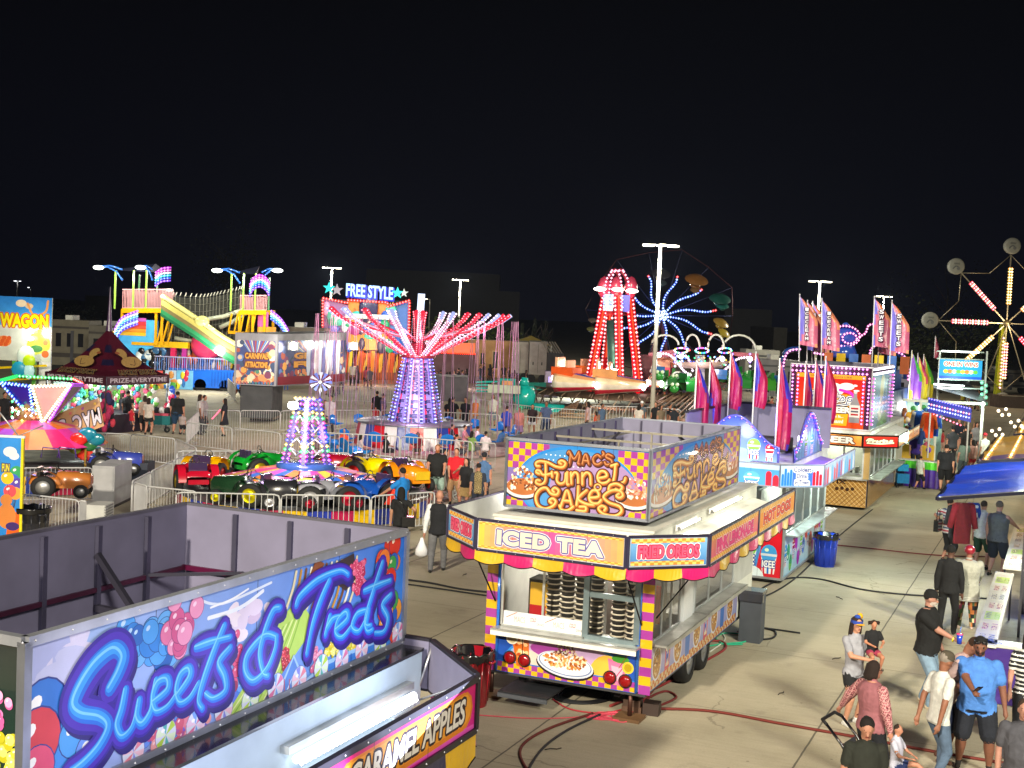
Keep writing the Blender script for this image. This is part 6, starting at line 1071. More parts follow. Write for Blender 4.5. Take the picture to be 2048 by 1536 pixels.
cabinet('ticket_booth', 'small purple grey ticket box behind the folded teal ride', 1089, 1116, 780, 743, 92, '#6a5a6c', 1.5, 'booth', lambda b, w, h: b.bb((w*.25, -.03, h*.4), (w*.55, -.012, h*.8), '#a088e0', 'k'))
bin_('rubbish_bin', 'dark bin with a liner behind the left barrier', G(63, 1085), .4, .85, '#282a34')
b = B(); b.box((0, 0, .5), (1.0, .8, .9), '#2a3040'); b.box((-.05, 0, 1.0), (.5, .5, .12), '#6a8a5a'); b.obj('control_box', loc=G(268, 985), label='dark control box behind the grey cabinet', cat='box')
# --- duck pond tent ---
DT = thing('duck_tent', 'maroon peaked tent printed with tan ducks reading PRIZE EVERYTIME', 'tent', XD(213, 56.5), 1.07); b = B(); s = 1.85; zc = AT(215, 752, 54.5).z; C = [(-s, -s), (s, -s), (s, s), (-s, s)]; top = AT(213, 655, 56.5).z; n = 8
for i in range(4):
    p, q = Vector((*C[i], 0)), Vector((*C[(i+1) % 4], 0)); R = []
    for j in range(n+1):
        t = j/n; z = zc+(top-zc)*(t**1.6); R.append([(p+(q-p)*k/6)*(1-t)*1.0+Vector((0, 0, z)) for k in range(7)])
    b.grid(R, lambda jj, kk: '#4a1024' if jj not in (3, 5) else ('#1c1838' if kk in (0, 5) else '#4a1024'), 't', closed=False)
b.obj('canopy', DT)
for i in (0, 3):
    p, q = Vector((*C[i], 0)), Vector((*C[(i+1) % 4], 0)); 
    if i == 3: p, q = Vector((*C[3], 0)), Vector((*C[0], 0))
    U = (q-p).normalized(); N = Vector((U.y, -U.x, 0)); w = 2*s; b = B(); b.poly([p+N*.02+Vector((0, 0, zc-.38)), q+N*.02+Vector((0, 0, zc-.38)), q+N*.02+Vector((0, 0, zc)), p+N*.02+Vector((0, 0, zc))], '#3a1024', 't'); A = Art(b, p+N*.03+Vector((0, 0, zc-.38)), U, (0, 0, 1), 'c'); A.text('PRIZE-EVERYTIME', w*.05, .1, w*.9, .2, '#c8bcc8', .02); b.obj('valance', DT, label='maroon valance reading PRIZE-EVERYTIME')
    b = B(); m = (p+q)/2; sl = Vector((0, 0, top))-(m+Vector((0, 0, zc))); V = sl.normalized(); A = Art(b, m+Vector((0, 0, zc))+N*.06, U, V, 'c'); Lc = sl.length
    sgn_ = 1 if i == 0 else -1; A.circ(0, Lc*.28, .62, '#a08048', .30, 20, rot=.15*sgn_); A.circ(-.25*sgn_, Lc*.47, .27, '#a08048', .25, 16); A.stroke([(-.25*sgn_, Lc*.45), (-.2*sgn_, Lc*.3)], .3, '#a08048', 1); A.circ(-.5*sgn_, Lc*.47, .13, '#8a4a28', .07); A.stroke([(.25*sgn_, Lc*.33), (.1*sgn_, Lc*.22), (-.15*sgn_, Lc*.24)], .03, '#3a2018'); A.text('LUCKY DUCK', -w*.3, .08, w*.6, .26, '#1a1014', .04, out=[('#a08048', .015)], shear=.2); b.obj('duck_print', DT)
b = B(); b.lathe([(.16, top-.15), (.1, top+.3), (.05, top+1.2), (.015, top+1.8)], (0, 0, 0), '#4a3058', 't', 8); b.obj('spire', DT)
for x, y in C: b = B(); b.bar((x*.97, y*.97, 0), (x*.97, y*.97, zc), .07, .07, '#8a8a90', 'm'); b.obj('leg', DT)
b = B(); r = random.Random(11)
for i in range(150):
    side = r.choice((0, 1)); u = r.uniform(-1.5, 1.5); z = r.uniform(.7, 2.1); p = (u, 1.5, z) if side else (1.5, u, z); b.sph(p, (.13, .13, .15), r.choice(['#e8e0d0', '#50c8b0', '#e85a80', '#f0f0f0', '#70b850', '#60a0e0']), 'c', 6, 4)
b.bb((-1.6, 1.6, .5), (1.6, 1.65, 2.3), '#c8e8e0'); b.bb((-1.3, -1.3, 0), (1.3, 1.2, .8), '#2a2030'); b.obj('prize_wall', DT, kind='stuff')
b = B()
for i in range(46): z = r.uniform(.3, 2.0); b.sph((-1.75+r.uniform(-.25, .25), -1.8+r.uniform(-.25, .25), z), (.13, .13, .2), r.choice(['#7a1848', '#2a2a58', '#a82858', '#20202c', '#5a2a78', '#c83a50']), 'c', 6, 4)
b.obj('hanging_toys', DT, kind='stuff'); b = B()
for i in range(16): b.sph((1.9+r.uniform(-.25, .25), -1.95+r.uniform(-.2, .2), r.uniform(.9, 1.9)), (.16, .14, .24), r.choice(['#2a60e0', '#e03070', '#e8e8f0', '#c02850']), 'g', 7, 5)
b.obj('hanging_toys', DT, kind='stuff'); lamp('POINT', (0, 0, 2.3), 260, (.9, 1, .92), .2, parent=DT, name='tent_lamp')
# ---------------- far side: slide, murals, big rides ----------------
# --- slide funhouse ---
d = 84; SL = thing('slide_funhouse', 'blue funhouse trailer with yellow towers, pink railings and a long green slide', 'ride', XD(380, d)); b = RB(SL)
def A_(px, py, dd=None): return AT(px, py, dd or d)
q0, q1 = A_(335, 775), A_(492, 775); b.bb((q0.x, d, A_(0+400, 775).z), (q1.x, d+2.6, A_(400, 738).z), '#1466d8', 'g')
for k in range(26): x = q0.x+1.8*1.6+k*.2; b.bb((x, d-.03, A_(400, 772).z), (x+.05, d, A_(400, 742).z), '#0c50b8', 'g')
for px0, px1, c in ((188, 245, '#bfeaf0'), (245, 270, '#48a8e8'), (270, 290, '#f0d020'), (290, 325, '#e86060'), (330, 352, '#b8d0e8'), (353, 386, '#70b8e8')):
    a, e = A_(px0, 778), A_(px1, 778); b.bb((a.x, d-.06, A_(px0, 778).z), (e.x, d-.03, A_(px0, 740).z), c, 'g')
r = random.Random(3)
for k in range(40): p = A_(r.uniform(250, 385), r.uniform(746, 774), d-.1); b.sph(p, (r.uniform(.1, .3), .02, r.uniform(.1, .35)), r.choice(['#18181c', '#e8f0f8', '#c88a48', '#50a850', '#d8d030', '#c83050', '#2a70c0']), 'g', 7, 4)
for px in (280, 345, 400, 450): p = A_(px, 778); b.cyl((p.x, d, .35), (p.x, d+.2, .35), .4, '#141416', 'r', 12)
b.obj('trailer_base', SL); b = RB(SL)
a, e = A_(240, 600), A_(306, 712); b.bb((A_(235, 665).x, d+.3, A_(250, 742).z), (A_(313, 665).x, d+.4, A_(290, 640).z), '#48b0e8', 'k')
for k, c in enumerate(('#f0b820', '#f09028', '#e85030', '#e03030', '#b850a8')): b.bb((A_(240+k*4, 0).x, d+.25-.0*k, A_(280, 672-k*7).z), (A_(308, 0).x, d+.3, A_(280, 664-k*7).z), c, 'k')
b.bb((A_(535, 0).x, d+.3, A_(560, 672).z), (A_(572, 0).x, d+.4, A_(560, 655).z), '#f0a030', 'k'); b.bb((A_(535, 0).x, d+.3, A_(545, 655).z), (A_(556, 0).x, d+.4, A_(545, 625).z), '#d85aa0', 'k')
b.bb((A_(308, 0).x, d+.5, A_(340, 742).z), (A_(345, 0).x, d+.6, A_(340, 695).z), '#70b8e8', 'g')
for k in range(30): p = A_(r.uniform(275, 335), r.uniform(700, 735), d+.2); b.sph(p, (.25, .04, .25), r.choice(['#16161c', '#2a2a30', '#e8f4fc', '#3a6a9a']), 'g', 7, 4)
b.obj('painted_wall', SL)
Y_ = '#e8a800'
for nm, (xa, xb, yr0, yr1, y0, y1, yb) in (('tower', (245, 345, 573, 617, 618, 626, 690)), ('tower', (480, 533, 585, 622, 622, 630, 668))):
    b = RB(SL)
    for dd in (d, d+3):
        for px in (xa, (xa+xb)/2+(18 if xa < 300 else 0), xb-(20 if xa < 300 else 3)):
            b.bar((A_(px, y0).x, dd, A_(px, yb+(0 if px > 260 or xa > 300 else -30)).z), (A_(px, y0).x, dd, A_(px, y0).z), .16, .16, Y_, 'g')
        b.bar((A_(xa, y0).x, dd, A_(xa, y0+3).z), (A_(xb, y0).x, dd, A_(xb, y0+3).z), .3, .3, Y_, 'g')
        b.obj('tower_frame', SL); b = RB(SL)
    p0_, p1_ = A_((xa+xb)/2+18, yb), A_(xb-20, y0+6)
    if xa < 300:
        for k in range(3): b.bar((p0_.x+k*.35, d, p0_.z), (p0_.x+.5+k*.35, d, p1_.z), .1, .1, Y_, 'g')
        b.bar((A_(283, 0).x, d, A_(300, 688).z), (A_(328, 0).x, d, A_(300, 688).z), .2, .2, Y_, 'g')
    else:
        for k in range(5): b.bar((A_(478+k*12, 0).x, d, A_(500, 666).z), (A_(484+k*12, 0).x, d, A_(500, 628).z), .1, .1, Y_, 'g')
        b.bar((A_(478, 0).x, d, A_(500, 666).z), (A_(533, 0).x, d, A_(500, 668).z), .2, .2, Y_, 'g')
    b.obj('tower_brace', SL); b = RB(SL); n = int((xb-xa)/3)
    for k in range(n+1):
        px = xa+(xb-xa)*k/n; a, e = A_(px, y0-1), A_(px, yr0+6+(3 if k % 7 == 0 else 0)); b.bar((a.x, d, a.z), (a.x, d, e.z), .035, .035, '#d89aa0', 'g')
    for yy in (y0-2, yr0+6): b.bar((A_(xa, yy).x, d, A_(xa, yy).z), (A_(xb, yy).x, d, A_(xb, yy).z), .07, .07, '#e0a0a8', 'g')
    b.bb((A_(xa, 0).x, d+2.9, A_(xa, y0).z), (A_(xb, 0).x, d+2.95, A_(xa, yr0+8).z), '#a87a80', 'p')
    b.obj('railing', SL); b = RB(SL); yt = yr0-32 if xa < 300 else yr0-38
    for px in (xa+1, xa+38 if xa < 300 else xa+26, xa+64 if xa < 300 else xa+50): b.bar((A_(px, 0).x, d, A_(px, y0).z), (A_(px, 0).x, d, A_(px, yt).z), .1, .1, '#98c850', 'g')
    for px in (xa+22, xa+60): b.bar((A_(px, 0).x, d+3, A_(px, y0).z), (A_(px, 0).x, d+3, A_(px, yt+6).z), .1, .1, '#70b880', 'g')
    m = A_((xa+xb)/2-6, yt); b.poly([(A_(xa-2, 0).x, d, A_(xa, yt).z), (A_(xb-(35 if xa < 300 else 5), 0).x, d, A_(xa, yt).z), (m.x+.3, d+1.5, A_(xa, yt-18).z)], '#3a3c58', 't'); b.poly([(A_(xb-(35 if xa < 300 else 5), 0).x, d, A_(xa, yt).z), (A_(xb-20, 0).x, d+3, A_(xa, yt).z), (m.x+.3, d+1.5, A_(xa, yt-18).z)], '#6a6a78', 't')
    for dx, ln in ((xa, -46), (xb-10, 32)) if xa > 300 else ((xa, -48), (xa+60, -24)):
        a = A_(dx, yt+20); b.tube([a, A_(dx+ln*.25, yt+2), A_(dx+ln*.6, yt-7), A_(dx+ln, yt-8)], .07, '#2a60b8', 'g', 5); b.tube([A_(dx, yt-2), A_(dx+ln*.5, yt-10), A_(dx+ln, yt-8)], .07, '#2a60b8', 'g', 5); b.sph(A_(dx+ln, yt-6, d-.2), (.36, .2, .14), '#f4fff4', 'e9', 10, 6)
    b.obj('roof_and_lamps', SL)
    lamp('POINT', A_(xa-20, yt+10, d-2)-SL.location, 420, (.95, 1, .8), .3, parent=SL, name='flood_glow'); lamp('POINT', A_(xa+60, yt+30, d-2)-SL.location, 380, (1, 1, .8), .3, parent=SL, name='flood_glow')
def arch(P, cols, rr, th, name='rainbow'):
    b = RB(SL)
    for i, c in enumerate(cols):
        Q = [Vector(A_(x, y, d-.3))+Vector((0, 0, -i*th)) for x, y in P]; Q = cat([tuple(q) for q in Q], 4); b.tube(Q, rr, c, 'e1.1', 5); led(b, Q, .22, .05, [c], core='e3')
    return b.obj(name, SL)
arch([(312, 545), (324, 537), (342, 535)], ['#e040ff', '#ff70e0', '#f0f0ff', '#30e0ff', '#3060ff', '#9040ff'], .06, .17)
arch([(501, 568), (506, 557), (520, 550), (533, 557), (539, 568)], ['#e040ff', '#ff70e0', '#f0f0ff', '#30e0ff', '#3060ff', '#9040ff'], .06, .15)
arch([(230, 658), (245, 635), (275, 622)], ['#c060ff', '#e8e8ff', '#60d8ff', '#4060ff', '#c0f0ff', '#5040ff'], .07, .17); arch([(543, 622), (562, 638), (577, 662)], ['#c060ff', '#e8e8ff', '#60d8ff', '#4060ff'], .07, .17)
b = RB(SL); P = [A_(332, 604), A_(400, 648), A_(450, 683), A_(500, 712)]
for k, (dy, c, w) in enumerate(((0, '#c8bc68', .18), (.33, '#7a6c48', .15), (.6, '#2f8a5a', .16), (.82, '#1c6844', .1))):
    Q = cat([(p.x, p.y-.6-.05*k, p.z-dy) for p in P], 5); b.grid([[(x, y, z+w), (x, y-.5, z+w), (x, y-.5, z-w), (x, y, z-w)] for x, y, z in Q], c, 'g', closed=True, sm=False)
b.tube(cat([(p.x, p.y-1.1, p.z+.4) for p in P], 5), .16, '#e8e090', 'g', 8); b.sph(A_(404, 642, d-1.3), (.5, .3, .35), '#e8e090', 'g'); b.obj('slide', SL)
b = RB(SL); Q0 = cat([tuple(A_(x, y, d+2)) for x, y in ((345, 590), (400, 594), (440, 588), (482, 578))], 6)
for k, (x, y, z) in enumerate(Q0):
    b.bar((x, y, z-4.2), (x, y, z), .03, .03, '#8a8a80', 'm'); b.bar((x, y, z), (x+.1, y, z+.22), .06, .06, '#c8c8c0', 'm')
for f in range(9): b.tube([(x, y, z-f*.5) for x, y, z in Q0], .02, '#8a8a80', 'm', 4)
b.grid([[(x, y+.1, z-.1) for x, y, z in Q0], [(x, y+.1, z-3.8) for x, y, z in Q0]], '#3c3c38', 'c', closed=False)
for a, e in (((405, 640), (490, 618)), ((440, 655), (492, 625)), ((405, 680), (350, 676))): b.tube([A_(*a, d+1), A_((a[0]+e[0])/2, (a[1]+e[1])/2+4, d+1), A_(*e, d+1)], .16, '#c8ccb8', 'g', 6)
b.obj('net_bridge', SL); b = RB(SL)
for px0, px1, c in ((328, 335, '#c83090'), (360, 370, '#d82860'), (383, 392, '#b03090')): b.bb((A_(px0, 0).x, d+.2, A_(350, 738).z), (A_(px1, 0).x, d+.6, A_(350, 692).z), c, 'g')
b.bb((A_(326, 0).x, d+.1, A_(350, 696).z), (A_(396, 0).x, d+.7, A_(350, 684).z), '#e8b810', 'g'); b.sph(A_(414, 690, d+.6), (1.1, .6, 1.0), '#d83a68', 'g', 14, 8)
for k in range(34): px = 332+k*4.6; b.bar((A_(px, 0).x, d-.1, A_(px, 741).z), (A_(px, 0).x, d-.1, A_(px, 716).z), .04, .04, ['#a8a8d8', '#5a80d0'][k % 2], 'g')
b.bar((A_(332, 0).x, d-.1, A_(400, 716).z), (A_(488, 0).x, d-.1, A_(400, 716).z), .07, .07, '#a8a8d8', 'g'); b.bb((A_(335, 0).x, d+1.4, A_(400, 738).z), (A_(488, 0).x, d+1.5, A_(400, 695).z), '#6a5a7a', 'p')
for k in range(50): p = A_(r.uniform(345, 485), r.uniform(700, 735), d+1.2); b.sph(p, (.18, .05, .3), r.choice(['#e8d8c0', '#c83050', '#3a9a50', '#3a60c0', '#e8b830', '#8a4a30', '#e86a30']), 'g', 6, 4)
b.obj('play_deck', SL); lamp('POINT', A_(420, 705, d-2.5)-SL.location, 500, (1, .98, .85), .3, parent=SL, name='deck_lamp')
# --- carnival mural trailer ---
MT = thing('mural_trailer', 'grey trailer painted with carnival murals and two glaring white flood lamps', 'trailer', XD(560, 62)); d = 62; b = RB(MT)
x0, x1, x2 = A_(492, 0).x, A_(578, 0).x, AT(718, 0, 68).x; zb, zt = A_(540, 772).z, A_(540, 668).z
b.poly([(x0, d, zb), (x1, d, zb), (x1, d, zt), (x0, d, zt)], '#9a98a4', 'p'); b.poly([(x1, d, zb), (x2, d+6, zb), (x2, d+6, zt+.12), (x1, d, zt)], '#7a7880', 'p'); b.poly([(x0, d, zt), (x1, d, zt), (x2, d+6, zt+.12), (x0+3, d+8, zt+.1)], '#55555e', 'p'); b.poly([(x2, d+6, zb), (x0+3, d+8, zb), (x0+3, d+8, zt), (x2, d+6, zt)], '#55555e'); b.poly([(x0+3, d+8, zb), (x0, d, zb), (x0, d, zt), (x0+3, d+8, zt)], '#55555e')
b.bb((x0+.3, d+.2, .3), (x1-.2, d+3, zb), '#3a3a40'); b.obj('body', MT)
def mural(A, w, h, seed, words):
    r = random.Random(seed); A.rect(0, 0, w, h, '#3a3a58', '#3c4a88')
    for k in range(16): u = w*(.1+.8*k/15); A.poly([(w*.5, h*.55), (u, h), (u+w*.035, h)], ['#6a9ad8', '#d8d0c0', '#7a4a9a', '#b84a3a'][k % 4])
    for k in range(70): A.circ(r.uniform(.05, .95)*w, r.uniform(.02, .3)*h, r.uniform(.04, .12)*h*.7, r.choice(['#b8583a', '#d88a5a', '#48806a', '#8a3a50', '#c8a880', '#3a5a8a', '#e0c8a8']), n=8)
    for k in range(34): A.circ(r.choice((r.uniform(.02, .2), r.uniform(.8, .98)))*w, r.uniform(.2, .98)*h, r.uniform(.05, .1)*h, r.choice(['#a8503a', '#5a78b8', '#c8b098', '#7a3a5a', '#d89a4a', '#e8e0d8', '#38486a']), n=9)
    A.circ(w*.52, h*.52, w*.36, '#2c2c50', h*.2); A.circ(w*.52, h*.52, w*.33, '#4a3a6a', h*.17)
    for i, t in enumerate(words): n = len(words); A.text(t, w*.22, h*(.58-i*.2), w*.6, h*.14, '#d8983a', .05, out=[('#5a1820', .04)])
    for k in range(12): A.rect(w*(.03+.08*k), 0, w*(.07+.08*k), h*.06, r.choice(['#2a7a70', '#3a6a9a', '#a85a5a']))
b = RB(MT); A = Art(b, (x0+.1, d-.01, zb+.05), (1, 0, 0), (0, 0, 1), 'k'); A.clip = (0, 0, x1-x0-.2, zt-zb-.4); mural(A, x1-x0-.2, zt-zb-.4, 1, ['CARNIVAL', 'ATTRACTIONS']); b.obj('front_mural', MT, label='front mural reading CARNIVAL ATTRACTIONS')
b = RB(MT); U = Vector((x2-x1, 6, 0)); w = U.length; U.normalize(); A = Art(b, Vector((x1, d, zb+.05))+Vector((U.y, -U.x, 0))*.015+U*.1, U, (0, 0, 1), 'g'); A.clip = (0, 0, w-.2, zt-zb-.35); mural(A, w-.2, zt-zb-.35, 2, ['GREAT', 'FUN'])
for k in range(9): A.circ(w*(.42+.055*k), (zt-zb)*.55, .22, ['#c8d0e8', '#6a6aa8', '#e8e0e8'][k % 3], 1.1, 12)
A.rect(0, 0, w, .4, '#7a2030'); b.obj('side_mural', MT)
for px, dd in ((587, 61.6), (707, 66.8)): b = RB(MT); b.sph(AT(px, 692, dd), (.2, .12, .2), '#fffbe0', 'e10', 12, 8); b.box(AT(px, 692, dd+.3), (.5, .25, .4), '#77777c'); b.obj('flood_lamp', MT); lamp('POINT', AT(px, 694, dd-.6)-MT.location, 170, (1, 1, .84), .15, parent=MT, name='flood_glow')
# --- free style ride front ---
FS = thing('thrill_ride', 'red bulb framed ride front reading FREE STYLE in blue white letters', 'ride', XD(735, 100)); d = 100
b = RB(FS); F_ = lambda px, py, dd=100: AT(px, py, dd)
def quad(b, pts, c, m='g', dd=(100, 100, 100, 100)): b.poly([F_(x, y, q) for (x, y), q in zip(pts, dd)], c, m)
quad(b, [(645, 700), (695, 700), (700, 612), (648, 597)], '#9a6aa0', 'k'); quad(b, [(697, 700), (778, 700), (778, 606), (697, 598)], '#e89028', 'k', (99.9,)*4); quad(b, [(776, 700), (816, 700), (818, 602), (776, 612)], '#3a70b8', 'k'); quad(b, [(640, 760), (820, 760), (820, 700), (640, 700)], '#5a2a1c', 'p')
for k in range(22): x = 650+k*7.6; quad(b, [(x, 745), (x+5, 745), (x+9+(k*7 % 11), 702), (x+2, 702)], ['#e8a020', '#c84818', '#e8d040', '#8a2030'][k % 4], 'g', (99.9,)*4)
quad(b, [(820, 760), (640, 760), (640, 598), (820, 602)], '#333344', 'p', (100.4,)*4)
r = random.Random(2)
for k in range(26): x = 700+r.uniform(0, 74); A0 = F_(x, 700-r.uniform(10, 60), 99.8); A1 = A0+Vector((r.uniform(-1, 1), 0, r.uniform(1.0, 2.2))); b.bar(A0, A1, .16, .04, r.choice(['#f0c020', '#e85a20', '#f4d860', '#c82838']), 'k')
b.sph(F_(737, 615, 99.6), (.75, .12, 1.3), '#3c3c5c', 'g', 14, 8); b.box(F_(735, 633, 99.5), (3.4, .1, .35), '#d8f0d8', 'k')
for k in range(30): b.sph(F_(r.uniform(652, 812), r.uniform(615, 698), 99.7), (r.uniform(.2, .6), .06, r.uniform(.2, .7)), r.choice(['#20a870', '#48d8b0', '#5a78c8', '#e8b0d0', '#a03a78', '#e8e8f0', '#3a3a58', '#2060c0', '#e06a28']), 'k', 8, 5)
for k in range(40): x = 722+k*3.2; b.bar(F_(x, 768, 98.5), F_(x, 706, 98.5), .04, .04, '#c8603a', 'm')
quad(b, [(862, 700), (1098, 700), (1098, 0+660), (862, 660)], '#000000') if 0 else None
b.obj('facade', FS); b = RB(FS)
led(b, [F_(645, 700, 99.5), F_(646, 596, 99.5), F_(695, 606, 99.5), F_(696, 600, 99.5), F_(775, 605, 99.5), F_(776, 613, 99.5), F_(819, 601, 99.5), F_(817, 690, 99.5)], .24, .075, ['#ff2818', '#ff4030', '#ff3020'], core='e2.5'); b.tube([F_(645, 700, 99.6), F_(646, 596, 99.6), F_(695, 606, 99.6), F_(696, 600, 99.6), F_(775, 605, 99.6), F_(776, 613, 99.6), F_(819, 601, 99.6), F_(817, 690, 99.6)], .09, '#ff2010', 'e1.2', 5); b.obj('frame_bulbs', FS)
b = RB(FS); A = Art(b, F_(692, 593, 99.5), (1, 0, -.045), (0, 0, 1), 'e1.3', .01); w = 3.65; A.text('FREE STYLE', .06, -.03, w, 1.0, '#1830ff', .06, out=[('#1020c0', .07)]); A.m = 'e3'; A.text('FREE STYLE', .0, .04, w, 1.0, '#c8e4ff', .02, m='e2.6'); 
for k in range(4): A.text('FREE STYLE', .0, .04, w, 1.0, '#a8d8ff', .0, m='e2')
b.obj('letter_sign', FS, label='blue white lit letters FREE STYLE'); b = RB(FS)
def star(px, py, R, c, m): q = F_(px, py, 99.4); b.poly([q+Vector((R*(1 if k % 2 == 0 else .42)*sin(k*pi/5), 0, R*(1 if k % 2 == 0 else .42)*cos(k*pi/5))) for k in range(10)][::-1], c, m); b.poly([q+Vector((R*.9*(1 if k % 2 == 0 else .42)*sin(k*pi/5), .1, R*.9*(1 if k % 2 == 0 else .42)*cos(k*pi/5))) for k in range(10)], c, m)
star(658, 576, .5, '#18d8d0', 'e1.8'); star(674, 580, .5, '#b8b0b0', 'p'); star(795, 586, .48, '#20e8d8', 'e2'); star(808, 586, .36, '#c8d8c8', 'k'); b.obj('stars', FS)
lamp('POINT', (0, -3.5, 7.5), 500, (.4, .5, 1), .5, parent=FS, name='blue_glow'); lamp('POINT', (0, -3.5, 3), 500, (1, .6, .4), .5, parent=FS, name='orange_glow')
# --- parking lot lamp posts ---
def post(px, py, d, col, lab, arms=2, head=.55, pw=None, spot=0, thick=.11):
    g = XD(px, d); top = AT(px, py, d); H = top.z; t = thing('lamp_post', lab, 'lamp post', (top.x, top.y, 0), group='parking lot lamp posts'); b = B(); b.cyl((0, 0, 0), (0, 0, .7), .3, '#b8b4ac', 'p', 12); b.cyl((0, 0, .7), (0, 0, H), thick*1.25, '#cfcac0', 'g', 8, thick*.8); b.obj('pole', t)
    for s in ((-1, 1) if arms == 2 else (-1,)):
        b = B(); b.tube([(0, 0, H-.05), (s*.3, 0, H+.03), (s*.5, 0, H)], .04, '#cfcac0', 'g', 5); b.box((s*.66, 0, H), (.6, .3, .08), '#d8d4c8', 'g'); h = b.obj('lamp_head', t); b = B(); b.box((s*.66, 0, H-.055), (.52, .26, .02), col, 'e9'); b.box((s*.66, -.16, H-.02), (.5, .01, .05), col, 'e5'); b.obj('lamp_glass', h)
    if arms == 2: b = B(); b.box((0, -.75, H), (.34, .7, .1), '#d8d4c8', 'g'); b.box((0, -.75, H-.065), (.28, .6, .02), col, 'e9'); b.box((0, -1.11, H-.02), (.3, .01, .05), col, 'e6'); b.obj('lamp_head', t)
    if pw: lamp('POINT', (0, -1.0, H-.4), pw, (1, .95, .78), .3, parent=t, name='lamp_glow')
    return t
post(1321, 491, 68, '#fff4d8', 'tall white lamp post with a three-headed lamp rising behind the funnel trailer', pw=3800)
post(664, 536, 130, '#fff0c8', 'lamp post behind the left end of the free style ride', pw=4500); post(921, 560, 150, '#fff0c8', 'lamp post above the dark trees right of the swing ride', pw=4500)
post(1640, 563, 108, '#fff0c8', 'lamp post between the two feather flags clusters', pw=3000); post(1768, 593, 150, '#fff0c8', 'lamp post behind the right cluster of flags', pw=2500)
post(35, 562, 330, '#f4f8ff', 'pair of far lamps on the dark skyline at the upper left', thick=.2); post(62, 575, 360, '#f4f8ff', 'single far lamp post right of the pair at the upper left', arms=1, thick=.2); post(860, 598, 220, '#fff4d8', 'single dim street lamp over the free style ride', arms=1, thick=.12)
# --- folded teal ride ---
TE = thing('folded_ride', 'folded teal machine with a round drum and a long cylinder behind the barriers', 'ride', XD(1060, 80)); b = RB(TE); d = 80; TL = '#12a8a0'
T_ = lambda px, py, dd=80: AT(px, py, dd)
b.cyl(T_(1033, 795), T_(1068, 795), .75, TL, 'g', 18); b.sph(T_(1048, 792), (.75, .6, .75), TL, 'g', 16, 10); b.cyl(T_(1048, 770), T_(1050, 755), .35, TL, 'g', 12, .2); b.cyl(T_(1068, 822, 79), T_(1128, 826, 79), .52, TL, 'g', 16); b.cyl(T_(1098, 805, 79), T_(1098, 842, 79), .07, '#0a5a58', 'g'); b.bar(T_(1042, 812, 79), T_(1022, 852, 78), .25, .25, '#28b888', 'g'); b.sph(T_(1068, 822, 79), (.3, .5, .5), TL, 'g'); b.box(T_(1128, 832, 79), (1.6, 1, .6), '#107a88', 'g'); b.obj('drive_unit', TE)
b = RB(TE)
for k in range(4): b.bar(T_(951, 764+k*6), T_(1000, 763+k*7), .1, .1, TL, 'g')
b.bar(T_(1000, 760), T_(1032, 780), .2, .2, TL, 'g'); b.box(T_(1015, 768), (1.0, .6, .7), '#149088', 'g'); b.box(T_(1015, 768, 79.5), (.7, .3, .4), '#c88a60', 'g'); b.box(T_(1008, 778, 79), (2.0, .5, .5), '#b0b8a8', 'g'); b.bar(T_(1000, 780), T_(1000, 848), .12, .12, '#8a9a8a', 'm'); b.poly([T_(1052, 765, 84), T_(1092, 765, 84), T_(1092, 780, 81), T_(1056, 780, 81)], '#18a090', 'p'); b.obj('folded_arms', TE)
# --- red tower ride ---
RTW = thing('tower_ride', 'tall red four-legged tower ride covered in white bulbs with striped spaceship cars', 'ride', XD(1225, 86)); d = 86; T_ = lambda px, py, dd=86: AT(px, py, dd); b = RB(RTW); RD = '#d01028'
LGS = [((1176, 790, 84), (1212, 585, 85.4)), ((1207, 780, 88), (1222, 590, 86.6)), ((1240, 795, 83.6), (1236, 585, 85)), ((1279, 792, 84.5), (1259, 588, 85.4))]
for a, e in LGS: b.bar(T_(*a), T_(*e), .42, .42, RD, 'g')
b.cyl(T_(1232, 790), T_(1224, 640), .5, '#4a8a80', 'm', 10, .4); b.bar(T_(1205, 622), T_(1268, 624), .3, .5, '#b00820', 'g'); b.box(T_(1216, 605, 85), (.65, .4, 1.1), '#8ac0e8', 'k'); b.box(T_(1249, 607, 85), (.65, .4, 1.1), '#4a50c8', 'k')
for px in (1208, 1262, 1232): b.sph(T_(px, 575, 85), (.45, .3, .75), '#b83a58', 'g')
for x0_, x1_ in ((1212, 1228), (1240, 1232), (1256, 1242)): b.tube([T_(x0_, 580), T_((x0_*2+x1_)/3, 555), T_(x1_, 541), T_((x1_+1236)/2, 538)], .12, '#c83048', 'g', 6)
b.obj('tower', RTW); b = RB(RTW)
for (a, e), side in zip(LGS, (1, 1, 1, 1)):
    for o in (-6, 6): led(b, [T_(a[0]+o, a[1]-22, a[2]-.35), T_(e[0]+o, e[1]+6, e[2]-.35)], .27, .058, ['#ff5060', '#ffb0b0', '#ff8088'], core='e4')
    b.bar(T_(a[0]+1, a[1]-22, a[2]-.3), T_(e[0]+1, e[1]+6, e[2]-.3), .1, .05, '#ff5020', 'e1.2')
for x0_, x1_ in ((1208, 1224), (1218, 1230), (1244, 1236), (1260, 1246)): led(b, [T_(x0_, 585, 84.6), T_((x0_*2+x1_)/3, 558, 84.6), T_(x1_, 541, 84.6)], .24, .055, ['#ff90b0'], core='e4')
led(b, [T_(1224, 541, 84.6), T_(1250, 541, 84.6)], .24, .055, ['#ffa0c0'])
for px in (1208, 1222, 1245): led(b, [T_(px, 592, 84.5), T_(px, 618, 84.5)], .25, .05, ['#8080ff', '#c0c0ff'])
b.obj('tower_bulbs', RTW)
